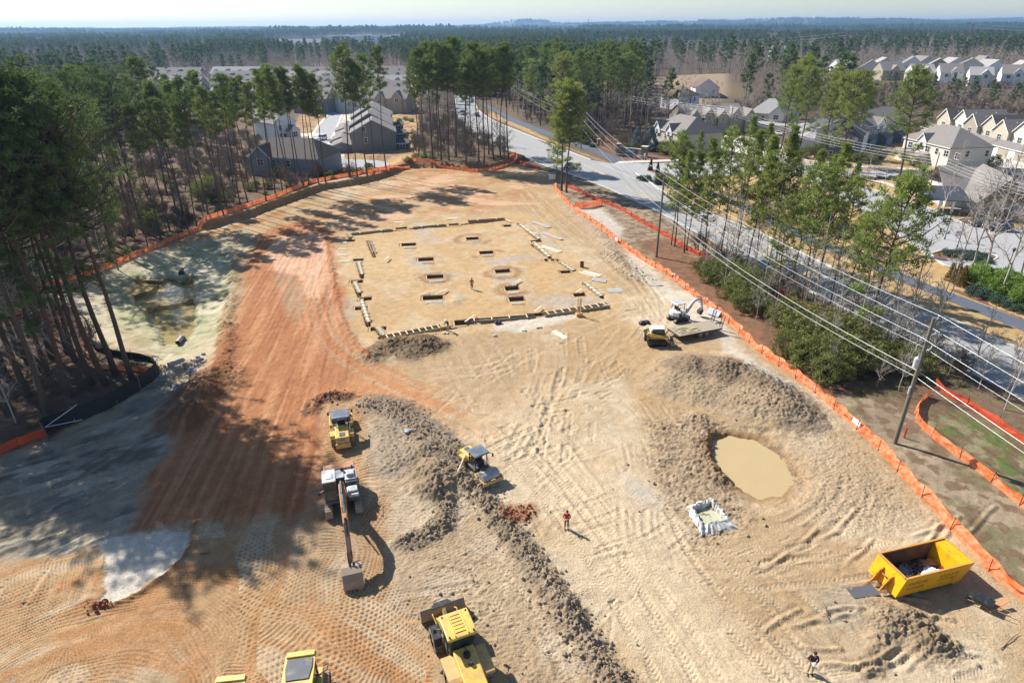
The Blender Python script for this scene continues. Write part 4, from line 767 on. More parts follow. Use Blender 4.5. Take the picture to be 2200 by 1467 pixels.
def crawler(root, x, L, h, w, pad=M_MUD):
    e = empty('track', (x, 0, 0)); e.parent = root; r = h / 2; n = 10; pr = []
    for k in range(n + 1): t = math.pi / 2 + math.pi * k / n; pr.append((-L / 2 + r + r * math.cos(t), r + r * math.sin(t)))
    for k in range(n + 1): t = -math.pi / 2 + math.pi * k / n; pr.append((L / 2 - r + r * math.cos(t), r + r * math.sin(t)))
    b = MB(); ins = [(y * .93, r + (z - r) * .86) for y, z in pr]; m_ = len(pr); vs = [(s * w / 2, y, z) for s in (-1, 1) for y, z in pr] + [(s * w / 2, y, z) for s in (-1, 1) for y, z in ins]
    b.add(vs, [(k, (k + 1) % m_, m_ + (k + 1) % m_, m_ + k) for k in range(m_)] + [(k, (k + 1) % m_, 2 * m_ + (k + 1) % m_, 2 * m_ + k) for k in range(m_)] + [(m_ + k, m_ + (k + 1) % m_, 3 * m_ + (k + 1) % m_, 3 * m_ + k) for k in range(m_)])
    per = [0]; pts = pr + [pr[0]]
    for a, c in zip(pts[:-1], pts[1:]): per.append(per[-1] + math.dist(a, c))
    ng = int(per[-1] / .2)
    for g in range(ng):
        s = per[-1] * g / ng; i = max(k for k in range(len(per)) if per[k] <= s + 1e-9); i = min(i, len(pts) - 2); t = (s - per[i]) / max(1e-6, per[i + 1] - per[i]); y = pts[i][0] + (pts[i + 1][0] - pts[i][0]) * t; z = pts[i][1] + (pts[i + 1][1] - pts[i][1]) * t
        a = math.atan2(pts[i + 1][1] - pts[i][1], pts[i + 1][0] - pts[i][0]); b.box((0, y, z), (w, .13, .07), rx=a)
    b.build('shoes', pad, e); f = MB(); f.box((0, 0, r), (w * .55, L * .82, h * .5))
    for s in (-1, 1): f.tube((-w * .45, s * (L / 2 - r), r), (w * .45, s * (L / 2 - r), r), r * .8, r * .8, 16)
    f.build('undercarriage', M_BLK, e); return e
def badge(root, loc, rot, size, m_bg=None):
    """black plate with the letters on the machine"""
    e = MB(); e.prism([(-1, .12), (-.75, .5), (.75, .5), (1, .12), (.75, -.5), (.25, -.5), (0, -.78), (-.25, -.5), (-.75, -.5)], 0, .02, 'z'); o = e.build('emblem', M_BLK, root); o.scale = (size, size, 1); o.location = loc; o.rotation_euler = rot
    cu = bpy.data.curves.new('letters', 'FONT'); cu.body = 'CAT'; cu.size = .95; cu.align_x = 'CENTER'; cu.align_y = 'CENTER'; cu.extrude = .02; cu.offset = .02; me = None
    t_ = bpy.data.objects.new('letters', cu); COL.objects.link(t_); dg = bpy.context.evaluated_depsgraph_get(); me = bpy.data.meshes.new_from_object(t_.evaluated_get(dg)); bpy.data.objects.remove(t_)
    me.materials.clear(); me.materials.append(M_WHT); l = bpy.data.objects.new('letters', me); COL.objects.link(l); l.parent = o; l.location = (0, .02, .04); return o
def compactor(loc, rz, label, padfoot):
    """drum forward (+y), engine hood behind"""
    r = empty('soil_compactor', loc, rz, label, 'road roller', 'soil compactors')
    b = MB(); b.prism([(-2.75, .75), (-2.75, 1.3), (-2.5, 1.72), (-.35, 1.95), (-.35, .75)], -.72, .72); b.build('hood', M_YEL, r, bevel=.06)
    b = MB(); b.bb(-.78, .78, -2.95, -2.76, .6, 1.15); b.build('rear_bumper', M_YELD, r, bevel=.03)
    b = MB(); [b.bb(-.5, .5, -2.6 - .0, -2.56, 1.05 + .1 * k, 1.1 + .1 * k) for k in range(0)]; b.box((0, -2.0, 1.82), (.6, .55, .05), rx=.1); b.build('hood_vent', M_DKG, r)
    badge(r, (0, -2.63, 1.53), (math.radians(58), 0, 0), .27)
    for s in (-1, 1): wheel(r, s * 1.0, -1.35, .75, .5)
    for s in (-1, 1): MB().prism([(-2.05, 1.3), (-1.8, 1.6), (-.9, 1.65), (-.6, 1.3), (-.9, 1.5), (-1.8, 1.48)], s * 1.0 - .27, s * 1.0 + .27).build('fender', M_YEL, r)
    p = MB(); p.bb(-.95, .95, -.34, 1.2, .75, 1.15); p.bb(-.8, .8, .5, 1.2, 1.15, 1.25); p.build('platform', M_DKG, r, bevel=.04)
    c = MB(); [c.bar((x, y, 1.15), (x * .97, y, 2.85), .09) for x in (-.78, .78) for y in (-.25, 1.05)]; c.build('canopy_post', M_BLK, r)
    MB().prism([(-.5, 2.82), (-.45, 2.95), (1.3, 2.98), (1.42, 2.9), (1.4, 2.8), (-.48, 2.76)], -.95, .95).build('canopy', M_ROOF, r, bevel=.03)
    s_ = MB(); s_.bb(-.28, .28, -.05, .45, 1.3, 1.5); s_.bb(-.28, .28, -.15, -.02, 1.45, 2.0); s_.build('seat', M_SEAT, r, bevel=.04)
    d = MB(); d.bb(-.4, .4, .85, 1.05, 1.25, 1.85); d.bar((0, .85, 1.8), (0, .6, 2.0), .06); d.build('console', M_BLK, r); MB().tube((0, .58, 1.98), (0, .6, 2.02), .2, .2, 16).build('steering_wheel', M_BLK, r)
    for s in (-1, 1):
        h = MB(); h.path([(s * .9, .9, 1.15), (s * .92, .95, 1.9), (s * .92, 1.15, 1.95), (s * .92, 1.25, 1.2)], .025, 6); h.build('handrail', M_ORG if not padfoot else M_BLK, r)
        mi = MB(); mi.bar((s * .95, 1.3, 2.8), (s * 1.25, 1.45, 2.65), .04); mi.box((s * 1.3, 1.48, 2.45), (.2, .06, .4)); mi.build('mirror', M_BLK, r)
    MB().tube((.45, -.6, 1.9), (.45, -.6, 2.4), .05, .05, 8).build('exhaust', M_BLK, r)
    j = MB(); j.bb(-.3, .3, 1.2, 1.75, .55, .95); j.tube((-.25, 1.1, .8), (-.4, 1.9, .8), .05, .05, 8); j.build('pivot_joint', M_YELD, r)
    f = MB(); f.bb(-1.3, -1.18, 1.5, 3.65, .45, .95); f.bb(1.18, 1.3, 1.5, 3.65, .45, .95); f.bb(-1.17, 1.17, 1.5, 1.72, .45, .95); f.bb(-1.17, 1.17, 3.45, 3.65, .45, .85); f.bb(-.25, .3, 3.47, 3.63, .86, .97); f.build('drum_frame', M_YELD if not padfoot else M_YEL, r, bevel=.02)
    dr = MB(); dr.tube((-1.08, 2.6, .76), (1.08, 2.6, .76), .76, .76, 48)
    if padfoot:
        for k in range(22):
            for q in range(9):
                t = 2 * math.pi * (k + .5 * (q % 2)) / 22; dr.box((-1.0 + q * .25, 2.6 + .8 * math.cos(t), .76 + .8 * math.sin(t)), (.13, .13, .12), rx=t - math.pi / 2)
    dr.build('drum', M_MUD if padfoot else M_DRUM, r, not padfoot); return r
compactor(GT(737, 940) + Vector((0, 0, 0)), .28, 'yellow compactor seen from behind with grey canopy, nearest the haul road', True).scale = (.82, .82, .82)
g = GT(1036, 1018); compactor(g + Vector((-.5, .55, .02)), math.atan2(-.57, -.82) + math.pi / 2 + math.pi, 'yellow smooth drum roller facing the camera beside the spoil ridge', False).rotation_euler.z = math.atan2(-.82, .57) - math.pi / 2
[o for o in COL.objects if o.get('label', '').startswith('yellow smooth drum')][0].scale = (.74, .74, .74)
# --- crawler excavator
def excavator():
    g = GT(738, 1078); t = GT(755, 1240); d = t - g; rz = math.atan2(d.y, d.x) - math.pi / 2
    r = empty('crawler_excavator', (g.x, g.y, g.z), rz, 'crawler excavator with grey roof and orange boom reaching toward the camera', 'excavator')
    for s in (-1, 1): crawler(r, s * 1.12, 3.9, .85, .55)
    MB().tube((0, 0, .45), (0, 0, 1.05), .6, .6, 20).build('turntable', M_BLK, r)
    MB().prism([(-2.35, 1.15), (-2.45, 1.6), (-2.35, 2.15), (-1.5, 2.2), (-1.5, 1.05), (-2.1, 1.05)], -1.25, 1.25).build('counterweight', M_ORG, r, bevel=.1)
    b = MB(); b.bb(-1.25, 1.25, -1.49, 1.3, 1.02, 1.3); b.bb(-1.25, -.35, -1.49, .1, 1.3, 1.95); b.bb(-.34, 1.25, -1.49, -.35, 1.3, 2.05); b.build('house', M_DKG, r, bevel=.05)
    t_ = MB(); t_.bb(-1.2, -.35, -1.45, -.1, 1.96, 2.06); t_.bb(-.32, 1.2, -1.45, -.4, 2.06, 2.14); t_.bb(-1.1, -.5, -1.0, -.4, 2.06, 2.32); t_.build('engine_cover', M_GRW, r, bevel=.05)
    q = MB(); q.tube((-1.0, -1.2, 2.1), (-1.0, -1.2, 2.55), .07, .07, 10); q.tube((-.2, -1.3, 2.14), (-.2, -1.3, 2.4), .13, .1, 12); q.build('exhaust', M_BLK, r)
    s_ = MB(); s_.bb(-1.25, -.4, .12, 1.25, 1.3, 1.55); s_.bb(-1.2, -.5, .3, .95, 1.56, 1.72); s_.build('tool_box', M_GRW, r, bevel=.03)
    h = MB(); h.path([(-1.25, .2, 1.5), (-1.25, .2, 2.3), (-1.25, -1.2, 2.5), (-1.25, -1.2, 2.1)], .025, 6); h.path([(-.35, -1.3, 2.1), (-.35, -1.3, 2.4), (.3, -1.3, 2.4)], .02, 6); h.build('handrail', M_ORG, r)
    c = empty('cab'); c.parent = r; k = MB(); X0, X1, Y0, Y1, Z0, Z1 = .32, 1.27, -.3, 1.35, 1.3, 2.95
    for x in (X0 + .04, X1 - .04):
        k.bar((x, Y0, Z0), (x, Y0, Z1), .09); k.bar((x, Y1 - .02, Z0), (x, Y1 - .22, Z1 - .02), .08); k.bar((x, .45, Z0), (x, .45, Z1), .06)
        k.bar((x, Y0, Z0 + .05), (x, Y1, Z0 + .05), .1)
    k.bar((X0, Y1, Z0 + .05), (X1, Y1, Z0 + .05), .1); k.bar((X0, Y1 - .13, 2.3), (X1, Y1 - .13, 2.3), .05); k.build('cab_frame', M_DKG, c)
    gl = MB(); gl.add([(X0 + .06, Y1 - .02, Z0 + .1), (X1 - .06, Y1 - .02, Z0 + .1), (X1 - .06, Y1 - .21, Z1 - .05), (X0 + .06, Y1 - .21, Z1 - .05)], [(0, 1, 2, 3)]); gl.add([(X1 - .03, Y0 + .05, Z0 + .1), (X1 - .03, Y1 - .1, Z0 + .1), (X1 - .03, Y1 - .25, Z1 - .05), (X1 - .03, Y0 + .05, Z1 - .05)], [(0, 1, 2, 3)]); gl.build('window', M_GLS, c)
    ro = MB(); ro.bb(X0 - .02, X1 + .03, Y0 - .1, Y1 - .2, Z1, Z1 + .12); ro.bb(X0 + .2, X1 - .2, .1, .8, Z1 + .12, Z1 + .17); ro.build('cab_roof', M_GRW, c, bevel=.04)
    se = MB(); se.bb(.55, 1.05, .0, .5, 1.4, 1.8); se.bb(.55, 1.05, -.15, 0, 1.8, 2.4); se.build('seat', M_SEAT, c, bevel=.05)
    MB().bar((X1 + .02, 1.2, 2.4), (X1 + .3, 1.3, 2.3), .04).box((X1 + .33, 1.3, 2.2), (.18, .06, .35)).build('mirror', M_BLK, c)
    def plate(pr, w, nm, m_, par=None, x=0.0): o = MB().prism(pr, x - w / 2, x + w / 2).build(nm, m_, par or r, bevel=.03); return o
    x0 = -.12
    bo = plate([(.75, 1.5), (1.3, 1.55), (2.4, 2.9), (3.6, 3.55), (5.0, 3.35), (6.0, 2.75), (6.05, 2.98), (5.1, 3.72), (3.6, 4.15), (2.9, 4.05), (1.9, 3.25), (.8, 1.95)], .42, 'boom', M_ORG, x=x0)
    cy = MB(); [cy.tube((x0 + s * .32, 1.35, 1.2), (x0 + s * .32, 2.6, 2.55), .09, .09, 10) for s in (-1, 1)]; cy.tube((x0, 2.9, 4.25), (x0, 4.2, 4.2), .1, .1, 10); cy.build('cylinder', M_BLK, bo, True)
    rd = MB(); [rd.tube((x0 + s * .32, 2.6, 2.55), (x0 + s * .32, 3.3, 3.4), .055, .055, 8) for s in (-1, 1)]; rd.tube((x0, 4.2, 4.2), (x0, 5.7, 3.65), .06, .06, 8); rd.build('rod', M_CHR, bo, True)
    ho_ = MB(); [ho_.path([(x0 + a, 1.0, 2.0 + .1), (x0 + a * .9, 2.0, 3.5), (x0 + a * .6, 3.0, 4.25), (x0 + a * .5, 4.5, 4.0), (x0 + a, 5.6, 3.4)], .03, 5) for a in (-.16, -.05, .06, .16)]; ho_.build('hose', mat('hose_tan', (186, 142, 84), .8), bo)
    st_ = plate([(5.5, 3.5), (6.3, 3.3), (8.1, 1.35), (8.0, 1.15), (7.75, 1.15), (5.9, 2.55), (5.4, 3.2)], .34, 'stick', M_ORG, x=x0)
    q = MB(); q.tube((x0, 6.0, 3.45), (x0, 7.1, 2.75), .09, .09, 10); q.build('cylinder', M_BLK, st_, True); MB().tube((x0, 7.1, 2.75), (x0, 7.9, 2.1), .05, .05, 8).build('rod', M_CHR, st_, True)
    MB().bar((x0 - .14, 7.9, 2.1), (x0 - .14, 7.8, 1.3), .07).bar((x0 + .14, 7.9, 2.1), (x0 + .14, 8.3, 1.5), .07).build('linkage', M_BLK, st_)
    bk = empty('bucket', (x0, 8.15, 0)); bk.parent = r; w = .62
    bb_ = MB(); pr = [(-.1, 1.3), (.35, 1.35), (.85, 1.15), (1.15, .75), (1.25, .3), (1.2, .05)]; n = len(pr)
    for s in (-1, 1): bb_.add([(s * w, y, z) for y, z in pr] + [(s * w, .1, .12)], [tuple(range(n + 1))])
    bb_.add([(s * w, y, z) for s in (-1, 1) for y, z in pr], [(k, k + 1, n + k + 1, n + k) for k in range(n - 1)]); o = bb_.build('shell', M_MUD, bk); so_ = o.modifiers.new('thick', 'SOLIDIFY'); so_.thickness = .05
    tb = MB(); [tb.box((-w + .12 + i * (2 * w - .24) / 4, 1.27, .02), (.12, .22, .1), taper=.7) for i in range(5)]; [tb.bb(-w, w, 1.19 - .1 * 0, 1.24, .18 * k + .3, .18 * k + .33) for k in range(0)]; tb.build('tooth', M_MUD, bk)
    MB().bb(-.16, -.1, -.25, .3, 1.2, 1.5).bb(.1, .16, -.25, .3, 1.2, 1.5).build('ear', M_BLK, bk)
excavator()
# --- wheel loader with front bucket
def loader(loc, rz):
    r = empty('wheel_loader', loc, rz, 'yellow wheel loader with wide front bucket at the bottom of the photo', 'wheel loader')
    for s in (-1, 1): wheel(r, s * 1.02, 0, .72, .52, M_YELD); wheel(r, s * 1.02, -2.9, .72, .52, M_YELD)
    b = MB(); b.bb(-.5, .5, -.8, .75, .55, 1.05); b.bb(-.45, .45, -.2, .6, 1.05, 1.5); b.build('front_frame', M_YEL, r, bevel=.04)
    for s in (-1, 1): MB().prism([(-.75, .95), (-.6, 1.45), (.35, 1.55), (.35, 1.5), (-.5, 1.38), (-.62, .95)], s * 1.02 - .26, s * 1.02 + .26).build('front_fender', M_BLK, r)
    b = MB(); b.prism([(-4.75, .85), (-4.75, 1.75), (-2.2, 2.1), (-2.2, .85)], -.62, .62); b.build('hood', M_YEL, r, bevel=.07)
    b = MB(); b.tube((.05, -2.75, 2.0), (.05, -2.75, 2.2), .22, .2, 18); b.tube((.05, -2.7, 2.2), (.05, -2.5, 2.5), .05, .05, 8); b.tube((.1, -3.3, 1.9), (.1, -3.3, 2.15), .14, .13, 14); b.build('exhaust', M_BLK, r, True)
    for s in (-1, 1): MB().prism([(-3.9, 1.35), (-3.9, 1.55), (-3.6, 1.65), (-2.1, 1.65), (-1.9, 1.35), (-2.1, 1.55), (-3.6, 1.55)], s * .98 - .36, s * .98 + .36).build('rear_fender', M_YELD, r, bevel=.02)
    MB().prism([(-3.7, .55), (-3.7, 1.3), (-2.2, 1.3), (-2.2, .55)], -.66, .66).build('rear_frame', M_BLK, r)
    c = empty('cab'); c.parent = r; k = MB()
    for x in (-.72, .72):
        for y0, y1 in ((-2.1, -2.0), (-.85, -.75), (-1.5, -1.5)): k.bar((x, y0, 1.1), (x * .94, y1, 2.95), .08)
    k.bb(-.75, .75, -2.15, -.7, 1.0, 1.3); k.build('cab_frame', M_BLK, c); gq = MB()
    gq.add([(-.68, -.78, 1.3), (.68, -.78, 1.3), (.64, -.74, 2.9), (-.64, -.74, 2.9)], [(0, 1, 2, 3)]); gq.add([(-.68, -2.12, 1.5), (.68, -2.12, 1.5), (.64, -2.02, 2.9), (-.64, -2.02, 2.9)], [(0, 1, 2, 3)])
    for s in (-1, 1): gq.add([(s * .72, -2.05, 1.3), (s * .72, -.85, 1.3), (s * .68, -.85, 2.9), (s * .68, -2.0, 2.9)], [(0, 1, 2, 3)])
    gq.build('window', M_GLS, c); MB().bb(-.3, .3, -1.8, -1.3, 1.3, 1.7).bb(-.3, .3, -1.95, -1.8, 1.6, 2.3).build('seat', M_SEAT, c)
    ro = MB(); ro.prism([(-2.35, 2.95), (-2.3, 3.1), (-1.9, 3.14), (-.75, 3.14), (-.45, 3.08), (-.42, 2.95)], -.88, .88); ro.build('cab_roof', M_YEL, c, bevel=.06)
    rb = MB(); [rb.bb(-.3, .3, -2.0 + .24 * k, -1.9 + .24 * k, 3.145, 3.175) for k in range(6)]; rb.bb(-.42, -.36, -2.2, -.6, 3.14, 3.18); rb.bb(.36, .42, -2.2, -.6, 3.14, 3.18); rb.build('roof_ribs', M_YEL, c, bevel=.01)
    MB().tube((-.72, -.68, 3.12), (-.72, -.68, 3.17), .06, .06, 10).tube((.72, -.68, 3.12), (.72, -.68, 3.17), .06, .06, 10).tube((-.72, -2.15, 3.1), (-.72, -2.15, 3.17), .06, .06, 10).tube((.72, -2.15, 3.1), (.72, -2.15, 3.17), .06, .06, 10).build('roof_bolt', M_BLK, c)
    am = MB()
    for s in (-1, 1): am.prism([(-.1, 1.45), (.6, 1.35), (1.7, .55), (1.85, .35), (1.6, .3), (.5, .95), (-.1, 1.15)], s * .5 - .06, s * .5 + .06)
    am.bb(-.5, .5, .7, .9, .85, 1.1); am.build('lift_arms', M_YEL, r, bevel=.02)
    cy = MB(); cy.tube((0, -.2, 1.6), (0, .8, 1.45), .11, .11, 12); cy.build('cylinder', M_BLK, r, True); MB().tube((0, .8, 1.45), (0, 1.5, 1.2), .06, .06, 10).build('rod', M_CHR, r, True)
    lk = MB(); lk.prism([(1.0, 1.0), (1.5, 1.35), (1.75, .75), (1.55, .6)], -.09, .09); lk.path([(-.72, .8, 1.0), (-.78, 1.3, 1.2), (-.72, 1.7, .9)], .035, 6); lk.path([(.72, .8, 1.0), (.78, 1.3, 1.2), (.72, 1.7, .9)], .035, 6); lk.build('linkage', M_YEL, r)
    bk = empty('bucket', (0, 1.75, 0)); bk.parent = r; w = 1.42; pr = [(1.15, .06), (.3, .06), (.05, .3), (.02, .75), (.25, 1.12)]; n = len(pr); q = MB()
    q.add([(s * w, y, z) for s in (-1, 1) for y, z in pr], [(k, k + 1, n + k + 1, n + k) for k in range(n - 1)])
    for s in (-1, 1): q.add([(s * w, y, z) for y, z in pr], [tuple(range(n))])
    o = q.build('shell', M_MUD, bk); so_ = o.modifiers.new('thick', 'SOLIDIFY'); so_.thickness = .06
    q = MB(); q.prism([(-.75, 0), (-.45, .42), (.45, .42), (.75, 0)], 1.08, 1.14, 'z'); o = q.build('spill_guard', M_BLK, bk); o.location = (0, .12, 0); [MB().prism([(.3, .1), (.3, 1.0), (.9, .12)], x - .03, x + .03).build('rib', M_BLK, bk) for x in (-.95, .95)]
    for s in (-1, 1): MB().bar((s * .8, -.9, 2.5), (s * 1.15, -.7, 2.4), .04).box((s * 1.2, -.68, 2.25), (.2, .06, .35)).build('mirror', M_BLK, r)
    return r
g = GT(972, 1378); loader(g + Vector((0, 0, .02)), .40)
# --- bulldozers, cabs only in frame
def dozer(px, py, rz, label):
    p = G(px, py, 3.1); r = empty('bulldozer', (p.x, p.y, 0), rz, label, 'bulldozer', 'bulldozers at the bottom edge')
    for s in (-1, 1): crawler(r, s * .95, 3.2, 1.0, .55)
    MB().prism([(-2.3, .7), (-2.3, 1.5), (-.75, 1.75), (-.75, .7)], -.55, .55).build('hood', M_YEL, r, bevel=.05); MB().bb(-.95, .95, -.75, 1.4, .9, 1.4).build('body', M_YEL, r, bevel=.04)
    bl = MB(); bl.prism([(-3.2, .1), (-3.0, .5), (-3.1, 1.1), (-3.2, 1.1), (-3.15, .5), (-3.3, .1)], -1.5, 1.5); bl.build('blade', M_YELD, r); [MB().bar((s * 1.3, -.6, .6), (s * 1.3, -3.0, .5), .16).build('push_arm', M_YELD, r) for s in (-1, 1)]
    c = empty('cab'); c.parent = r; k = MB(); [k.bar((x, y, 1.4), (x * .95, y * .95, 2.95), .09) for x in (-.7, .7) for y in (-.6, .9)]; k.build('cab_frame', M_BLK, c)
    gq = MB(); gq.add([(-.68, -.6, 1.4), (.68, -.6, 1.4), (.64, -.57, 2.9), (-.64, -.57, 2.9)], [(0, 1, 2, 3)]); gq.add([(-.68, .9, 1.4), (.68, .9, 1.4), (.64, .86, 2.9), (-.64, .86, 2.9)], [(0, 1, 2, 3)])
    for s in (-1, 1): gq.add([(s * .7, -.6, 1.4), (s * .7, .9, 1.4), (s * .66, .86, 2.9), (s * .66, -.57, 2.9)], [(0, 1, 2, 3)])
    gq.build('window', M_GLS, c); MB().bb(-.82, .82, -.95, 1.15, 2.95, 3.06).build('cab_roof', M_YEL, c, bevel=.04); MB().prism([(-.6, -.55), (.6, -.55), (.72, .2), (.68, .75), (-.68, .75), (-.72, .2)], 3.062, 3.12, 'z').build('roof_panel', M_DKG, c, bevel=.03)
    MB().bb(-.75, .75, .86, 1.2, 3.06, 3.16).build('roof_lip', M_YEL, c, bevel=.03); MB().path([(.75, .9, 1.4), (1.2, 1.0, 1.6), (1.25, 1.4, 1.6), (.9, 1.5, 1.3)], .03, 6).build('handrail', M_BLK, r)
    for s in (-1, 1): MB().box((s * .85, -.75, 2.6), (.14, .08, .3)).build('mirror', M_BLK, c)
dozer(641, 1440, .16, 'yellow bulldozer cab with dark roof panel at the bottom edge'); dozer(484, 1496, .12, 'yellow bulldozer roof just showing at the bottom left edge')
# --- compact excavator
def mini(loc, rz):
    r = empty('compact_excavator', loc, rz, 'small white excavator with grey canopy beside the flatbed trailer', 'excavator')
    for s in (-1, 1): crawler(r, s * .75, 2.1, .5, .35, M_DKG)
    MB().tube((0, 0, .4), (0, 0, .62), .45, .45, 16).build('turntable', M_BLK, r)
    b = MB(); n = 20; pr = [(-.95 * math.cos(2 * math.pi * k / n) * 1.0, -.15 + 1.0 * math.sin(2 * math.pi * k / n) * .95) for k in range(n)]; b.prism(pr, .62, .85, 'z'); b.build('skirt', M_DKG, r); b = MB(); pr2 = [(x * .97, min(y, .25)) for x, y in pr]; b.prism(pr2, .86, 1.45, 'z'); b.build('house', M_WHT, r, bevel=.12, seg=3)
    MB().bb(.9, .97, -.55, -.15, .95, 1.3).build('vent', M_BLK, r); MB().bb(-.3, .2, .2, .7, .86, 1.0).build('floor', M_DKG, r)
    k = MB(); [k.bar((x, y, 1.2), (x * .92, y, 2.35), .06) for x in (-.75, .45) for y in (-.5, .55)]; [k.bar((x, -.5, 1.9), (x, .55, 1.9), .04) for x in (-.72, .42)]; k.build('canopy_post', M_DKG, r); MB().prism([(-.7, 2.32), (-.6, 2.45), (.6, 2.47), (.75, 2.36)], -.85, .55).build('canopy', M_GRW, r, bevel=.04)
    MB().bb(-.45, .1, -.2, .25, 1.45, 1.6).bb(-.45, .1, -.35, -.2, 1.5, 2.0).build('seat', M_SEAT, r, bevel=.04); MB().prism([(1.25, .25), (1.3, .6), (1.38, .6), (1.35, .1)], -.8, .8).build('blade', M_DKG, r)
    bo = MB().prism([(.85, .9), (1.1, .95), (2.3, 2.3), (3.3, 2.45), (3.35, 2.65), (2.3, 2.65), (1.9, 2.4), (.85, 1.2)], .12, .36).build('boom', M_GRW, r, bevel=.02); MB().tube((.24, 1.2, .8), (.24, 2.0, 1.8), .06, .06, 10).build('cylinder', M_CHR, bo)
    st_ = MB().prism([(3.2, 2.75), (3.45, 2.6), (3.75, 1.15), (3.6, 1.1), (3.1, 2.4)], .14, .34).build('stick', M_GRW, r, bevel=.02); MB().tube((.24, 2.6, 2.8), (.24, 3.3, 2.75), .055, .055, 8).build('cylinder', M_BLK, st_)
    bk = MB(); pr = [(3.6, 1.15), (3.2, .95), (3.05, .6), (3.3, .3), (3.45, .35), (3.7, .8)]; bk.prism(pr, -.05, .53); bk.build('bucket', M_BLK, r)
g = GT(1455, 688); t_ = GT(1510, 676); mini(g, math.atan2((t_ - g).y, (t_ - g).x) - math.pi / 2)
# --- compact track loader
def skid(loc, rz):
    r = empty('track_loader', loc, rz, 'small yellow and black track loader parked in front of the trailer', 'track loader')
    for s in (-1, 1): crawler(r, s * .78, 2.3, .75, .4, M_BLK)
    MB().bb(-.55, .55, -1.2, 1.0, .35, 1.25).build('body', M_YEL, r, bevel=.05); MB().bb(-.6, .6, -1.5, -1.22, .5, 1.5).build('rear_door', M_BLK, r, bevel=.04); MB().bb(-.28, .28, -1.54, -1.5, .75, 1.3).build('grille', M_GRW, r)
    c = empty('cab'); c.parent = r; MB().prism([(-.7, 1.25), (-.75, 1.9), (-.6, 2.05), (.75, 2.08), (.95, 1.25)], -.5, .5).build('cab_glass', M_GLS, c, bevel=.04); MB().prism([(-.85, 1.5), (-.8, 1.95), (-.6, 2.1), (.8, 2.12), (.85, 2.06), (-.6, 2.0), (-.72, 1.5)], -.55, .55).build('cab_roof', mat('cab_white', (206, 212, 208), .5), c, bevel=.03)
    for s in (-1, 1): MB().prism([(-1.35, 1.45), (-1.2, 1.65), (.6, 1.35), (1.5, .55), (1.75, .3), (1.55, .25), (.6, 1.05), (-1.2, 1.3)], s * .72 - .08, s * .72 + .08).build('lift_arm', M_YEL, r, bevel=.02); MB().bar((s * .72, -1.3, 1.5), (s * .72, -.9, .9), .12).build('upright', M_BLK, r)
    bk = MB(); pr = [(1.6, .7), (1.55, .2), (1.7, .05), (2.35, .05)]; n = 4; bk.add([(s * .95, y, z) for s in (-1, 1) for y, z in pr], [(k, k + 1, n + k + 1, n + k) for k in range(n - 1)]); [bk.add([(s * .95, y, z) for y, z in pr], [(0, 1, 2, 3)]) for s in (-1, 1)]; o = bk.build('bucket', M_MUD, r); so_ = o.modifiers.new('thick', 'SOLIDIFY'); so_.thickness = .04
g = GT(1409, 737); skid(g, R(-92))
# --- flatbed trailer with lumber
def trailer():
    z = .9; a = G(1460, 722, z); b = G(1543, 706, z); c = G(1519, 691, z); d = (b - a); L = d.length; rz = math.atan2(d.y, d.x)
    r = empty('flatbed_trailer', (a.x, a.y, 0), rz, 'wooden deck flatbed trailer with raised ladder ramps', 'trailer'); Wt = 2.5; L = 6.2
    MB().bb(0, L, 0, Wt, z - .06, z).build('deck', mat('trailer_deck', (156, 144, 126), .85, var=.15, scale=3), r); f = MB(); [f.bb(0, L, y - .06, y + .06, z - .22, z - .07) for y in (.06, Wt - .06, Wt / 2)]; [f.bb(x - .05, x + .05, 0, Wt, z - .2, z - .08) for x in (0, 1.5, 3, 4.5, L)]; f.build('frame', M_BLK, r)
    for x in (3.3, 4.2):
        for y in (.3, Wt - .3): e = wheel(r, y, 0, .38, .22, M_GRW); e.location = (x, y, .38); e.rotation_euler = (0, 0, math.pi / 2); e.scale = (1, 1, 1)
    MB().bar((0, .3, z - .2), (-1.5, Wt / 2, .5), .1).bar((0, Wt - .3, z - .2), (-1.5, Wt / 2, .5), .1).bar((-1.4, Wt / 2, 0), (-1.4, Wt / 2, .8), .08).build('drawbar', M_BLK, r)
    for y in (.4, Wt - .4):
        q = MB(); [q.bar((L + .05, y + s * .25, z - .1), (L + .35, y + s * .25, z + 1.4), .06) for s in (-1, 1)]; [q.bar((L + .05 + .3 * k / 8, y - .25, z + 1.5 * k / 8), (L + .05 + .3 * k / 8, y + .25, z + 1.5 * k / 8), .04) for k in range(9)]; q.build('ramp', M_BLK, r)
    m_ = mat('fresh_lumber', (204, 190, 150), .8, var=.1)
    for k in range(9):
        o = MB().box((0, 0, 0), (random.uniform(1.6, 2.8), .1, .05)).build('lumber', m_); p = r.matrix_world; x = random.uniform(1.2, 2.6); y = .35 + k * .2; an = random.uniform(-.3, .1)
        o.location = Vector((a.x, a.y, 0)) + Matrix.Rotation(rz, 3, 'Z') @ Vector((x, y, z + .04 + .05 * (k % 2))); o.rotation_euler = (0, 0, rz + an); tag(o, ORDS[k] + ' loose lumber length on the trailer deck, from the near edge', 'lumber', 'lumber on the trailer')
    o = MB(); [o.box((0, k * .32, 0), (1.1, .28, .06)) for k in range(6)]; q = o.build('pallet_boards', M_PALE); q.location = Vector((a.x, a.y, 0)) + Matrix.Rotation(rz, 3, 'Z') @ Vector((-1.3, 1.5, .35)); q.rotation_euler = (.5, .1, rz + .6); tag(q, 'tilted row of pale boards leaning at the front of the trailer', 'boards')
trailer()
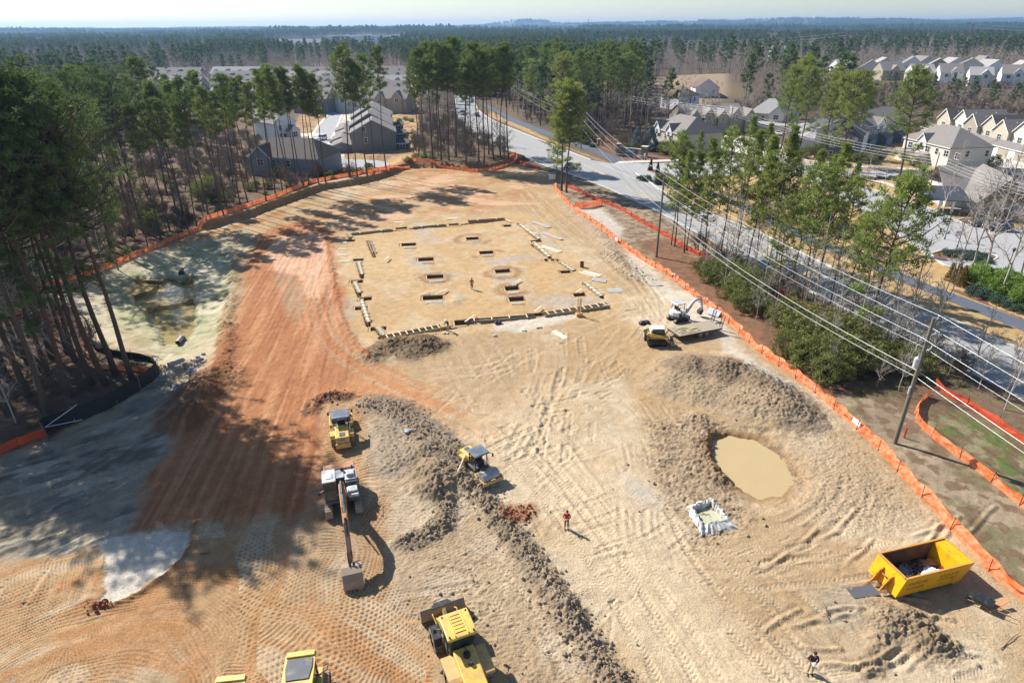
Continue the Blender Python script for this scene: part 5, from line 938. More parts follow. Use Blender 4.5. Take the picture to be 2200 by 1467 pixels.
# --- roll off container and its rubbish
def container():
    a = GT(1902, 1281); b = GT(2066, 1240); d = b - a; a = a + d.normalized() * .35 + Vector((.4, -.35, 0)); rz = math.atan2(d.y, d.x); r = empty('waste_container', (a.x, a.y, a.z), rz, 'open yellow roll off waste container with rubbish inside', 'waste container'); L = 5.6; Wd_ = 2.4; Hc = 1.75; m_ = mat('container_yellow', (236, 172, 12), .45, var=.1, scale=1.5, dirt_glare=(176, 120, 40), dirt_glare_amt=.12, coat=.2); mi = mat('container_inside', (112, 84, 56), .85, var=.3, scale=1.2, dirt_glare=(70, 56, 46))
    z0 = .3; T = .06
    b_ = MB()
    b_.prism([(-.35, z0), (.1, Hc), (L, Hc), (L - .7, z0)], 0, T, 'y'); b_.prism([(-.35, z0), (.1, Hc), (L, Hc), (L - .7, z0)], Wd_ - T, Wd_, 'y'); b_.build('side_wall', m_, r)
    q = MB(); q.add([(-.35, T, z0), (-.35, Wd_ - T, z0), (.1, Wd_ - T, Hc), (.1, T, Hc), (-.29, T, z0), (-.29, Wd_ - T, z0), (.16, Wd_ - T, Hc), (.16, T, Hc)], [(0, 1, 2, 3), (4, 7, 6, 5), (3, 2, 6, 7)]); q.build('front_wall', m_, r)
    q = MB(); q.add([(L - .7, T, z0), (L - .7, Wd_ - T, z0), (L, Wd_ - T, Hc), (L, T, Hc), (L - 1.1, T, z0 + .02), (L - 1.1, Wd_ - T, z0 + .02), (L - .95, Wd_ - T, Hc), (L - .95, T, Hc)], [(0, 1, 2, 3), (4, 7, 6, 5), (3, 2, 6, 7)]); q.build('rear_slope', m_, r)
    q = MB(); q.bb(-.25, L - .8, T, Wd_ - T, z0, z0 + .05); q.bb(.1, L - 1.0, T + .001, T + .03, z0 + .05, Hc - .05); q.bb(.1, L - 1.0, Wd_ - T - .03, Wd_ - T - .001, z0 + .05, Hc - .05); q.build('inner_lining', mi, r)
    q = MB(); q.bar((.1, T / 2, Hc + .04), (L, T / 2, Hc + .04), .12, .1); q.bar((.1, Wd_ - T / 2, Hc + .04), (L, Wd_ - T / 2, Hc + .04), .12, .1); q.bar((.1, .1, Hc + .04), (.1, Wd_ - .1, Hc + .04), .12, .1); q.bar((L, .1, Hc + .04), (L, Wd_ - .1, Hc + .04), .12, .1); q.build('rim', mat('container_rim', (206, 140, 40), .6, dirt_glare=(180, 150, 110)), r)
    q = MB(); [q.bb(.2, L - .9, y, y + .12, .06, z0 - .002) for y in (.7, 1.6)]; q.build('skid_rail', M_BLK, r); q = MB(); [q.tube((L - 1.0, y, .16), (L - 1.0, y + .2, .16), .16, .16, 14) for y in (.1, Wd_ - .3)]; q.build('roller', m_, r)
    q = MB(); [q.prism([(-.3, z0 - .05), (-.95, z0 + .0), (-.35, Hc - .5), (-.06, Hc - .4)], y, y + .08, 'y') for y in (.75, 1.57)]; q.build('front_brace', mat('container_brace', (214, 140, 30), .6, dirt_glare=(90, 60, 40)), r); MB().path([(-.25, .95, 1.0), (-.45, 1.05, 1.2), (-.45, 1.3, 1.2), (-.25, 1.4, 1.0)], .035, 8).build('hook_bar', M_MUD, r)
    M_INK = mat('stencil_ink', (92, 62, 30), .7)
    def text(body, loc, size, rx):
        cu = bpy.data.curves.new('stencil', 'FONT'); cu.body = body; cu.size = size; cu.align_x = 'CENTER'; t_ = bpy.data.objects.new('stencil', cu); COL.objects.link(t_); dg = bpy.context.evaluated_depsgraph_get(); me = bpy.data.meshes.new_from_object(t_.evaluated_get(dg)); bpy.data.objects.remove(t_); me.materials.clear(); me.materials.append(M_INK); l = bpy.data.objects.new('stencil', me); COL.objects.link(l); l.parent = r; l.location = loc; l.rotation_euler = rx
    # worn stencilled lettering, unreadable in the photo: short dark strokes in its place
    sk_ = MB(); rg = random.Random(8)
    for x0_, x1_, z_, h_ in ((.5, 1.9, 1.2, .26), (.35, 1.7, .82, .2), (3.0, 4.4, 1.25, .22), (2.9, 4.3, .95, .16)):
        x = x0_; sk_ = MB()
        while x < x1_: w_ = rg.uniform(.05, .11); sk_.box((x, -.004, z_ + rg.uniform(-.02, .02)), (w_ * .45, .006, h_), ry=rg.uniform(-.5, .5)); (rg.random() < .6) and sk_.box((x + .03, -.006, z_ + rg.choice((-.4, 0, .4)) * h_), (w_, .006, .035)); x += w_ + .06
        sk_.build('worn_lettering', M_INK, r)
    Rm = Matrix.Rotation(rz, 3, 'Z'); cols = [('rubbish_white', (206, 208, 214)), ('rubbish_card', (176, 130, 84)), ('rubbish_black', (34, 36, 40)), ('rubbish_brown', (110, 88, 62)), ('rubbish_grey', (120, 128, 136)), ('rubbish_red', (150, 40, 44))]
    rg = random.Random(3); heap = MB(); n = 0
    for k in range(12):
        c, rgb = cols[[0, 1, 2, 4, 1, 0, 3, 2, 0, 5, 4, 3][k]]; x = [3.9, 4.3, 1.2, 1.8, 3.7, 3.0, 2.5, 1.6, 3.3, 4.4, 2.3, .8][k]; y = rg.uniform(.45, 1.9); o = MB(); nm = ['cardboard', 'plastic_bag', 'board_scrap'][0 if k in (1, 4, 3, 8) else 1 if k in (2, 7, 0, 5) else 2]
        if nm == 'cardboard': o.box((0, 0, 0), (rg.uniform(.5, 1.0), rg.uniform(.4, .8), .06)).box((.1, .1, .05), (.4, .5, .04), .4)
        elif nm == 'plastic_bag': o.ell((0, 0, 0), (.38, .3, .2), 9, 6).ell((.25, .15, .08), (.18, .2, .16), 7, 5); o.v = [(p[0] * rg.uniform(.8, 1.2), p[1] * rg.uniform(.8, 1.2), p[2] * rg.uniform(.7, 1.3)) for p in o.v]
        else: o.box((0, 0, 0), (.9, .12, .06), .2).box((0, .1, .04), (.7, .1, .05), -.5)
        o = o.build(nm, mat(c, rgb, .6, var=.2)); o.location = Vector((a.x, a.y, a.z)) + Rm @ Vector((x, y, z0 + .25)); o.rotation_euler = (rg.uniform(-.3, .3), rg.uniform(-.3, .3), rg.uniform(0, 6)); tag(o, '%s %s piece of rubbish in the yellow container, counted from its deep end' % (ORDS[k], nm.replace('_', ' ')), 'rubbish', 'rubbish in the container')
    M_S = mat('rubbish_fines', (86, 80, 74), .9, var=.5, scale=6); q = MB()
    for k in range(130):
        x = rg.uniform(.3, 4.3); y = rg.uniform(.25, 2.1); q.box((x, y, z0 + .1 + rg.uniform(0, .18)), (rg.uniform(.1, .4), rg.uniform(.06, .3), rg.uniform(.03, .12)), rg.uniform(0, 3), rg.uniform(-.4, .4))
    o = q.build('debris', M_S); o.location = (a.x, a.y, a.z); o.rotation_euler = (0, 0, rz); tag(o, 'small broken debris covering the floor of the container', None, None, 'stuff')
container()
# cart lying in the shade beyond the container
def barrow():
    r = empty('hand_cart', GT(2120, 1308), -.75, 'dark hand cart with long handles lying in the container shadow', 'hand cart'); MB().bar((-1.2, -.25, .25), (1.2, -.2, .45), .05).bar((-1.2, .25, .25), (1.2, .2, .45), .05).build('handle', M_WOOD, r); MB().box((-.3, 0, .5), (.9, .6, .3), taper=1.25).build('tray', M_BLK, r); e = wheel(r, 0, 0, .2, .1, M_BLK); e.location = (-1.0, 0, .2); e.rotation_euler = (0, 0, math.pi / 2)
    o = MB().box((0, 0, 0), (1.6, .3, .05)).build('plank', mat('red_brown_plank', (186, 130, 92), .8)); o.location = GT(2140, 1308) + Vector((0, 0, .35)); o.rotation_euler = (0, -.2, .35); tag(o, 'red brown plank propped beside the hand cart', 'plank')
barrow()
o = MB(); rg = random.Random(2)
for k in range(5): o.ell((rg.uniform(-.7, .7), rg.uniform(-.3, .3), .22), (rg.uniform(.3, .5), rg.uniform(.25, .4), .28), 9, 6)
o = o.build('tarp_heap', M_BLK); o.location = GT(1380, 697); tag(o, 'black crumpled tarp heap left of the small white excavator', 'tarp')
o = MB().bar((0, 0, .2), (.55, 1.9, .6), .09).build('stake', M_PALE); o.location = GT(984, 1022); tag(o, 'pale stake lying on the spoil ridge left of the smooth roller', 'stake')
o = MB().box((0, 0, .1), (1.7, 1.1, .05)).build('plastic_sheet', mat('clear_sheet', (196, 202, 204), .3, var=.1)); o.location = GT(1533, 676) + Vector((0, 0, .3)); o.rotation_euler = (.5, .1, -.7); tag(o, 'pale plastic sheet hung on the orange fence behind the trailer', 'plastic sheet')
# ------------------------------------------------------------------ trees
def np_tubes(P0, P1, R0, R1, n=4):
    P0 = np.asarray(P0, float); P1 = np.asarray(P1, float); R0 = np.asarray(R0, float); R1 = np.asarray(R1, float)
    d = P1 - P0; d /= np.maximum(np.linalg.norm(d, axis=1, keepdims=True), 1e-6)
    a = np.where(np.abs(d[:, 2:3]) > .9, np.array([[1., 0, 0]]), np.array([[0, 0, 1.]]))
    u = np.cross(d, a); u /= np.linalg.norm(u, axis=1, keepdims=True); w = np.cross(d, u)
    V = []; m = len(P0)
    for P, Rr in ((P0, R0), (P1, R1)):
        for k in range(n):
            t = 2 * math.pi * k / n; V.append(P + (u * math.cos(t) + w * math.sin(t)) * Rr[:, None])
    V = np.stack(V, 1).reshape(-1, 3); b = (np.arange(m) * 2 * n)[:, None]
    F = [np.concatenate([b + k, b + (k + 1) % n, b + n + (k + 1) % n, b + n + k], 1) for k in range(n)]
    return V, np.concatenate(F, 0)
def needles(C, per, rad, ln, wd, rg, up=.35, flat=.7):
    """tufts of thin triangles round the points C"""
    n = len(C) * per; c = np.repeat(C, per, 0)
    o = rg.normal(size=(n, 3)); o /= np.linalg.norm(o, axis=1, keepdims=True); o *= (rg.random((n, 1)) ** .5); o[:, 2] *= flat
    p = c + o * rad
    d = o * .8 + rg.normal(size=(n, 3)) * .5; d[:, 2] += up; d /= np.linalg.norm(d, axis=1, keepdims=True)
    s = np.cross(d, rg.normal(size=(n, 3))); s /= np.linalg.norm(s, axis=1, keepdims=True)
    L = ln * rg.uniform(.6, 1.25, (n, 1)); w = wd * rg.uniform(.7, 1.3, (n, 1))
    V = np.stack([p - s * w / 2 - d * L * .3, p + s * w / 2 - d * L * .3, p + d * L * .7], 1).reshape(-1, 3)
    return V, np.arange(n * 3).reshape(-1, 3)
M_BARK = mat('pine_bark', (90, 74, 62), .95, var=.3, scale=4, bump=.5, bscale=8, obj_var=.15)
M_NEED = mat('pine_needles', (112, 128, 60), .75, var=.45, scale=.55, trans=.36, obj_var=.16)
M_NEED2 = mat('pine_needles_dark', (92, 112, 56), .75, var=.5, scale=.5, trans=.32, obj_var=.12)
M_NEEDY = mat('young_pine_needles', (128, 140, 66), .7, var=.4, scale=.7, trans=.45, obj_var=.18)
M_GREYB = mat('grey_bark', (148, 136, 124), .95, var=.2, scale=3, obj_var=.14)
M_PALEB = mat('pale_bark', (168, 160, 150), .95, var=.2, scale=3, obj_var=.14)
M_BROWNB = mat('brown_bark', (116, 98, 84), .95, var=.2, scale=3, obj_var=.14)
M_SHRUB = mat('shrub_leaves', (116, 122, 62), .75, var=.45, scale=.9, trans=.35, obj_var=.2)
M_HOLLY = mat('bright_shrub_leaves', (122, 150, 62), .8, var=.35, scale=.9, trans=.3, obj_var=.1)
M_CEDAR = mat('cedar_leaves', (56, 70, 42), .85, var=.3, scale=1.5, trans=.1, obj_var=.15)
M_SPRUCE = mat('blue_spruce_leaves', (104, 128, 124), .85, var=.25, scale=1.5, trans=.1)
M_GOLD = mat('golden_cedar_leaves', (128, 104, 48), .85, var=.3, scale=1.5, trans=.1)
M_TWIGR = mat('red_twigs', (142, 108, 92), .95, var=.2, obj_var=.1)
def pine(seed, Ht=25., cb=.6, cr=3.6, limbs=34, sub=4, per=26, ln=.5, wd=.12, rad=.55, r0=.2, lean=.6, needle=None, low=.0, kind='pine_tree', dead=10, shape=0, tmp=False):
    rg = np.random.default_rng(seed)
    ns = 9; z = np.linspace(0, Ht * .985, ns); ph = rg.random() * 6.28
    bx = lean * (z / Ht) ** 2 * math.cos(ph) + .12 * np.sin(z * .4 + ph); by = lean * (z / Ht) ** 2 * math.sin(ph) + .12 * np.cos(z * .33 + ph)
    bx -= bx[0]; by -= by[0]
    rr = r0 * (1 - z / Ht * .82); rr[0] *= 1.25
    T = np.stack([bx, by, z], 1); ax = lambda h: np.array([np.interp(h, z, bx), np.interp(h, z, by), h])
    v1, f1 = np_tubes(T[:-1], T[1:], rr[:-1], rr[1:], 7)
    P0 = []; P1 = []; r_0 = []; r_1 = []; CL = []
    for i in range(limbs):
        t = (i + rg.random()) / limbs; hh = Ht * (cb + (1 - cb) * t * .98)
        if low and rg.random() < low: hh = Ht * (cb * rg.uniform(.45, 1)); t = -.1
        if shape == 0: L = cr * math.sqrt(max(.06, 1 - ((t - .38) / .66) ** 2)) * rg.uniform(.6, 1.15)
        else: L = cr * (1.05 - t) ** .8 * rg.uniform(.6, 1.15)
        if t < 0: L = cr * rg.uniform(.35, .8)
        az = i * 2.4 + rg.random(); el = R(8 + 42 * max(t, 0) + rg.uniform(-12, 12)); b = ax(hh)
        dirv = np.array([math.cos(az) * math.cos(el), math.sin(az) * math.cos(el), math.sin(el)])
        mid = b + dirv * L * .55 + np.array([0, 0, -.04 * L]); end = b + dirv * L + np.array([0, 0, .12 * L])
        rl = .022 * L + .02
        P0 += [b, mid]; P1 += [mid, end]; r_0 += [rl, rl * .7]; r_1 += [rl * .7, rl * .25]
        CL.append(end)
        for k in range(sub):
            q = rg.uniform(.4, .97); s = b + (end - b) * q; off = rg.normal(size=3) * np.array([.24, .24, .17]) * L * (1.1 - q * .5) + np.array([0, 0, .15])
            e = s + off; P0.append(s); P1.append(e); r_0.append(rl * .4); r_1.append(.012); CL.append(e)
    CL.append(ax(Ht * .98)); CL = np.array(CL)
    for i in range(dead):
        hh = Ht * rg.uniform(.25, cb + .05); az = rg.random() * 6.28; L = rg.uniform(.4, 1.8); b = ax(hh); e = b + np.array([math.cos(az) * L, math.sin(az) * L, rg.uniform(-.3, .4)])
        P0.append(b); P1.append(e); r_0.append(.03); r_1.append(.01)
    v2, f2 = np_tubes(P0, P1, r_0, r_1, 3)
    tv = np.concatenate([v1, v2]); tf = [np.concatenate([f1, f2 + len(v1)])]
    cv, cf = needles(CL, per, rad, ln, wd, rg)
    root = None if tmp else empty(kind)
    tr = mesh_np('trunk', tv, tf, M_BARK, root); cr_ = mesh_np('crown', cv, cf, needle or M_NEED, root)
    return (tr, cr_) if tmp else root
def bare(seed, Ht=14., n1=16, n2=5, n3=5, spread=.4, r0=.14, m=None, stems=1, kind='bare_tree', base=.25, tmp=False, rt=.008):
    rg = np.random.default_rng(seed); P0 = []; P1 = []; r_0 = []; r_1 = []; Tt = []
    Q0 = []; Q1 = []; q0 = []; q1 = []
    for s in range(stems):
        ph = rg.random() * 6.28; ln_ = spread * .5 * Ht * (.15 if stems == 1 else rg.uniform(.4, 1)); ns = 7
        z = np.linspace(0, Ht * rg.uniform(.85, 1), ns); q = (z / Ht)
        wob = np.cumsum(rg.normal(size=(ns, 2)) * .12, 0); wob -= wob[0]
        T = np.stack([ln_ * q * math.cos(ph) + wob[:, 0], ln_ * q * math.sin(ph) + wob[:, 1], z], 1)
        rr = r0 * (1 - .9 * q) + .01
        P0 += list(T[:-1]); P1 += list(T[1:]); r_0 += list(rr[:-1]); r_1 += list(rr[1:])
        for i in range(n1):
            t = rg.uniform(base, .98); b = np.array([np.interp(t * z[-1], z, T[:, k]) for k in range(3)])
            L = Ht * spread * (1.1 - t) * rg.uniform(.5, 1.1) + .5; az = rg.random() * 6.28; el = R(rg.uniform(25, 65))
            d = np.array([math.cos(az) * math.cos(el), math.sin(az) * math.cos(el), math.sin(el)]); m1 = b + d * L * .5; e = m1 + (d + rg.normal(size=3) * .25 + [0, 0, .2]) * L * .5
            rb = .02 + .012 * L
            P0 += [b, m1]; P1 += [m1, e]; r_0 += [rb, rb * .6]; r_1 += [rb * .6, rb * .25]
            for j in range(n2):
                u = rg.uniform(.3, 1); s0 = b + (m1 - b) * min(1, u * 2) if u < .5 else m1 + (e - m1) * (u * 2 - 1)
                l2 = L * .42 * rg.uniform(.5, 1.1); d2 = d * .6 + rg.normal(size=3) * .5 + np.array([0, 0, .3]); d2 /= np.linalg.norm(d2); e2 = s0 + d2 * l2
                Q0.append(s0); Q1.append(e2); q0.append(rb * .35 + .006); q1.append(rt)
                for k in range(n3):
                    s1 = s0 + (e2 - s0) * rg.uniform(.2, 1); d3 = d2 * .6 + rg.normal(size=3) * .55; e3 = s1 + d3 * l2 * .5
                    Q0.append(s1); Q1.append(e3); q0.append(rt * 1.3); q1.append(rt * .6)
    v1, f1 = np_tubes(P0, P1, r_0, r_1, 5); v2, f2 = np_tubes(Q0, Q1, q0, q1, 3)
    root = None if tmp else empty(kind)
    a = mesh_np('trunk', v1, f1, m or M_GREYB, root); b = mesh_np('crown', v2, f2, m or M_GREYB, root)
    return (a, b) if tmp else root
def bush(seed, r=1.5, h=2.0, n=160, per=26, ln=.22, wd=.1, m=None, kind='shrub', cone=False, rad=.3):
    rg = np.random.default_rng(seed); C = []; P0 = []; P1 = []
    for i in range(n):
        if cone:
            t = rg.random() ** 1.3; rr_ = r * (1 - t) ** .8 * math.sqrt(rg.uniform(.55, 1)); a = rg.random() * 6.28; c = np.array([rr_ * math.cos(a), rr_ * math.sin(a), h * (.04 + .94 * t)])
        else:
            d = rg.normal(size=3); d /= np.linalg.norm(d); q = rg.uniform(.6, 1.05) * (1 + .25 * math.sin(3 * math.atan2(d[1], d[0]) + seed))
            c = np.array([d[0] * r * q, d[1] * r * q, h * .52 + d[2] * h * .5 * q])
        C.append(c)
        if i % 5 == 0: P0.append([0, 0, 0.] if not cone else [0, 0, c[2] * .7]); P1.append(c * np.array([1, 1, .9]))
    P0.append([0, 0, 0]); P1.append([0, 0, h * .8])
    v, f = needles(np.array(C), per, rad, ln, wd, rg, up=.2, flat=.8)
    root = empty(kind); a, b = np_tubes(P0, P1, [.035] * len(P0), [.012] * len(P0), 3)
    mesh_np('stem', a, b, M_BROWNB, root); mesh_np('foliage', v, f, m or M_SHRUB, root); return root
USED = set()
def put(proto, loc, s=1.0, rz=None, label=None, cat='tree', group=None, sz=None):
    if id(proto) in USED or proto.get('used'): o = copy_tree(proto)
    else: o = proto; proto['used'] = 1
    o.location = loc; o.rotation_euler = (random.uniform(-.03, .03), random.uniform(-.03, .03), random.uniform(0, 6.28) if rz is None else rz)
    o.scale = (s, s, s * (sz or 1)); tag(o, label, cat, group); return o
ORD = 'first second third fourth fifth sixth seventh eighth ninth tenth eleventh twelfth thirteenth fourteenth fifteenth sixteenth seventeenth eighteenth nineteenth twentieth'.split()
ORD += ['twenty-' + w for w in ORD[:9]] + ['thirtieth'] + ['thirty-' + w for w in ORD[:9]] + ['fortieth'] + ['forty-' + w for w in ORD[:9]]
def stand(pts, protos, Hp, fmt, cat, group, jit=.08, share=None):
    """pts: (px, py, height); labels count from the left of the photo"""
    pts = sorted(pts)
    for i, q in enumerate(pts):
        px, py, h = q; pr = protos[random.randrange(len(protos))]; g = GT(px, py, -.1)
        lab = share if share else fmt.replace('#', ORD[i])
        put(pr, g, h / Hp * random.uniform(1 - jit, 1 + jit), label=lab, cat=cat, group=group)
# prototypes: near (fine), middle, slim, young, far
PN = [pine(s, 27, .6, 5.6, 40, 6, 36, .42, .085, .5, r0=.28, needle=M_NEED2, low=.05, dead=24) for s in (1, 2, 3)]
PM = [pine(s, 27, .62, 3.5, 36, 5, 26, .55, .13, .6, r0=.2) for s in (11, 12, 13, 14)]
PS = [pine(s, 25, .66, 2.3, 28, 4, 24, .55, .12, .55, r0=.15, lean=1.2) for s in (21, 22, 23)]
PY = [pine(s, 18, .38, 2.9, 40, 4, 17, .5, .11, .42, r0=.12, needle=M_NEEDY, shape=s % 2, dead=14) for s in (31, 32, 33)]
PB = [pine(s, 24, .48, 5.2, 46, 5, 30, .6, .14, .75, r0=.26, lean=1.5, needle=M_NEEDY, low=.1) for s in (41, 42)]
BN = [bare(s, 16, 18, 6, 5, .34, .13, M_PALEB, rt=.012) for s in (51, 52, 53)]
BS = [bare(s, 13, 11, 5, 4, .22, .09, M_PALEB, rt=.014) for s in (54, 55)]
BM = [bare(s, 14, 14, 5, 4, .36, .12, M_BROWNB, rt=.016) for s in (56, 57, 58)]
SH = [bush(s, 2.6, 3.6, 210, 26, .25, .11, rad=.42) for s in (61, 62)]
SHH = bush(63, 2.6, 3.0, 240, 30, .28, .13, M_HOLLY, rad=.4)
# -- left wood
stand([(283, 813, 28), (249, 806, 28), (198, 826, 29), (161, 776, 28), (145, 759, 27), (111, 769, 28), (60, 850, 29), (150, 850, 28), (100, 885, 26), (228, 828, 29), (178, 722, 25), (95, 715, 26)], PN, 27, '# pine trunk from the left beside the black silt fence bend', 'pine tree', 'big pines in front of the sediment basin')
stand([(15, 815, 28), (-60, 860, 26), (-50, 760, 28), (-130, 820, 28), (-10, 700, 28), (-90, 690, 28), (-160, 740, 27), (40, 760, 26), (-200, 860, 25), (-260, 800, 26), (-40, 840, 27), (20, 880, 25), (60, 780, 26), (110, 830, 24)], PN, 27, '', 'pine tree', 'thick pines at the left edge', share='big dark pine in the thick clump filling the left edge of the photo')
random.seed(12)
def scatter(poly, n, mind, mar=0):
    out = []; xs = [p[0] for p in poly]; ys = [p[1] for p in poly]; P = [np.array(p, float) for p in poly]; k = 0
    while len(out) < n and k < n * 60:
        k += 1; a = random.uniform(min(xs), max(xs)); b = random.uniform(min(ys), max(ys))
        if inpoly(np.array([a]), np.array([b]), poly)[0]:
            g = G(a, b)
            if all((g.x - q[2]) ** 2 + (g.y - q[3]) ** 2 > mind * mind for q in out): out.append((a, b, g.x, g.y))
    return out
SPOS = []
for a, b, x, y in scatter([(-160, 620), (60, 600), (200, 570), (330, 510), (420, 470), (420, 400), (300, 380), (100, 400), (-160, 460)], 34, 4.5):
    put(PN[random.randrange(3)] if b > 480 else PM[random.randrange(4)], GT(a, b, -.1), random.uniform(.86, 1.02), label='dark pine in the deep wood behind the left orange fence', cat='pine tree', group='pines of the deep left wood')
for a, b, x, y in scatter([(-100, 390), (100, 370), (300, 350), (420, 330), (440, 270), (300, 262), (0, 262), (-200, 300)], 44, 6.5):
    put(PM[random.randrange(4)], GT(a, b, -.1), random.uniform(.6, .76), label='pine far back in the left wood below the grey roofs', cat='pine tree', group='pines far back in the left wood')
for a, b, x, y in scatter([(-150, 980), (60, 900), (200, 800), (180, 690), (420, 450), (560, 400), (560, 320), (330, 300), (0, 420), (-200, 700)], 49, 3.0):
    put(BM[random.randrange(3)] if b < 600 else BN[random.randrange(3)], GT(a, b, -.1), random.uniform(.55, .95), label='bare grey tree among the pines of the left wood', cat='tree', group='bare trees in the left wood')
for a, b, x, y in scatter([(330, 500), (440, 450), (560, 410), (620, 395), (620, 370), (520, 350), (330, 400), (250, 480)], 16, 3):
    put(SH[random.randrange(2)], GT(a, b, -.1), random.uniform(.5, .9), label='green understory bush under the pines behind the left fence', cat='shrub', group='bushes under the left pines')
stand([(424, 490, 22), (452, 484, 24), (481, 464, 24), (493, 471, 23), (518, 447, 24), (536, 452, 22), (552, 414, 24), (572, 432, 24), (592, 424, 25), (610, 427, 24), (627, 420, 25), (640, 400, 24), (652, 414, 26), (664, 398, 25), (676, 405, 25), (686, 408, 26), (365, 497, 23), (395, 470, 24), (440, 455, 23), (470, 440, 24), (505, 425, 23), (535, 410, 24), (585, 400, 23), (618, 392, 24), (405, 500, 22), (345, 512, 23)],
      PS, 25, '# slender pine from the left in the row behind the orange fence', 'pine tree', 'slender pines along the left fence')
stand([(700, 392, 24), (753, 382, 26), (768, 381, 27), (789, 377, 24), (807, 379, 28), (831, 377, 29)], [PS[0], PM[1], PS[2]], 26, '# tall pine from the left in front of the grey gabled townhouses', 'pine tree', 'pines in front of the gabled townhouses')
# -- centre stand
cs = [(965, 356, 29), (1029, 359, 27), (1040, 352, 28), (1061, 356, 27), (1093, 352, 29), (1002, 352, 26), (915, 350, 26), (930, 338, 28), (948, 345, 27), (980, 338, 28), (1012, 335, 27), (1050, 332, 26), (1075, 338, 27), (900, 335, 25), (940, 325, 26), (1000, 320, 26), (1040, 318, 25)]
stand(cs, PM, 27, '# pine from the left in the centre stand beyond the site', 'pine tree', 'pines of the centre stand')
for a, b, x, y in scatter([(895, 345), (1100, 348), (1080, 300), (1000, 262), (900, 270)], 26, 3.0):
    put(BM[random.randrange(3)], GT(a, b, -.1), random.uniform(.6, 1.0), label='thin bare tree under the pines of the centre stand', cat='tree', group='bare trees of the centre stand')
for i, (a, b, h) in enumerate([(1206, 410, 23), (1217, 414, 21), (1196, 399, 17)]):
    put([PB[0], PB[1], PY[0]][i], GT(a, b, -.1), h / [24, 24, 18][i], label=['tallest trunk of the lone pine clump by the road bend', 'right-hand pine of the lone clump by the road bend', 'smaller leaning pine of the lone clump by the road bend'][i], cat='pine tree', group='lone pine clump by the road')
for a, b, x, y in scatter([(1125, 255), (1200, 285), (1300, 292), (1380, 262), (1396, 238), (1385, 215), (1280, 220), (1140, 222)], 34, 6.5):
    put((PM + PB)[random.randrange(6)], GT(a, b, -.1), random.uniform(.86, 1.08), label='pine in the stand across the road behind the lone pine clump', cat='pine tree', group='pines across the road')
for a, b, x, y in scatter([(1130, 262), (1330, 300), (1385, 280), (1395, 245), (1300, 230)], 34, 3.5):
    put(BM[random.randrange(3)], GT(a, b, -.1), random.uniform(.5, .85), label='bare tree among the pines across the road', cat='tree', group='bare trees across the road')
for a, b, x, y in scatter([(1240, 288), (1330, 322), (1385, 330), (1380, 300), (1260, 272)], 16, 3):
    put(SH[random.randrange(2)] if random.random() < .5 else BM[random.randrange(3)], GT(a, b, -.1), random.uniform(.4, .8), label='low dark brush behind the rail fence of the entrance', cat='shrub', group='brush behind the rail fence')
# -- right strip
stand([(1442, 527, 17), (1449, 530, 18), (1470, 543, 16), (1474, 538, 17), (1499, 543, 13), (1514, 560, 20), (1549, 540, 18), (1575, 565, 19), (1603, 579, 19), (1620, 583, 17), (1646, 595, 21), (1664, 590, 20), (1695, 622, 19), (1720, 647, 19), (1755, 622, 19), (1660, 666, 15), (1804, 702, 15), (1834, 718, 16), (1740, 600, 17), (1785, 650, 16)],
      PY, 18, '# thin pine from the left in the strip between site and road', 'pine tree', 'thin pines of the roadside strip')
put(PB[1], GT(1851, 751, -.1), 19.5 / 24, label='broad round crowned pine left of the near utility pole', cat='pine tree')
for a, b, x, y in scatter([(1450, 530), (1560, 560), (1700, 620), (1900, 700), (2010, 760), (1990, 800), (1860, 760), (1700, 680), (1560, 600)], 49, 1.5):
    put(BS[random.randrange(2)], GT(a, b, -.1), random.uniform(.6, 1.15), label='slender bare sapling in the strip between site and road', cat='tree', group='bare saplings of the roadside strip')
for a, b, x, y in scatter([(1880, 780), (1990, 800), (2050, 830), (2200, 900), (2330, 960), (2330, 880), (2060, 790), (1960, 760)], 16, 2.2):
    put(BN[random.randrange(3)], GT(a, b, -.1), random.uniform(.38, .6), label='tangled bare tree beyond the near utility pole', cat='tree', group='bare tangle by the near pole')
shp = [(1512, 585, .62), (1535, 602, .8), (1560, 612, .95), (1590, 622, .9), (1615, 640, .8), (1600, 665, .75), (1640, 672, .55), (1575, 640, .7), (1640, 625, .7), (1700, 700, .9), (1725, 735, 1.15), (1760, 760, 1.2), (1795, 790, 1.1), (1735, 785, .9), (1700, 760, .8), (1820, 800, .9), (1775, 815, .8), (1680, 690, .7), (1840, 770, 1.0), (1880, 790, .9), (1950, 800, .8), (1810, 740, .9)]
for i, (a, b, s) in enumerate(sorted(shp)):
    put(SH[i % 2], GT(a, b, -.15), s * 1.15, label=ORD[i] + ' evergreen bush from the left beside the right site fence', cat='shrub', group='evergreen bushes on the pine straw strip')
for a, b, x, y in scatter([(1500, 600), (1560, 580), (1700, 650), (1980, 790), (1960, 850), (1840, 840), (1740, 800), (1640, 700)], 34, 1.8):
    put(BN[random.randrange(3)], GT(a, b, -.1), random.uniform(.22, .42), label='leafless thicket bush among the evergreens beside the right site fence', cat='shrub', group='leafless bushes of the roadside strip')
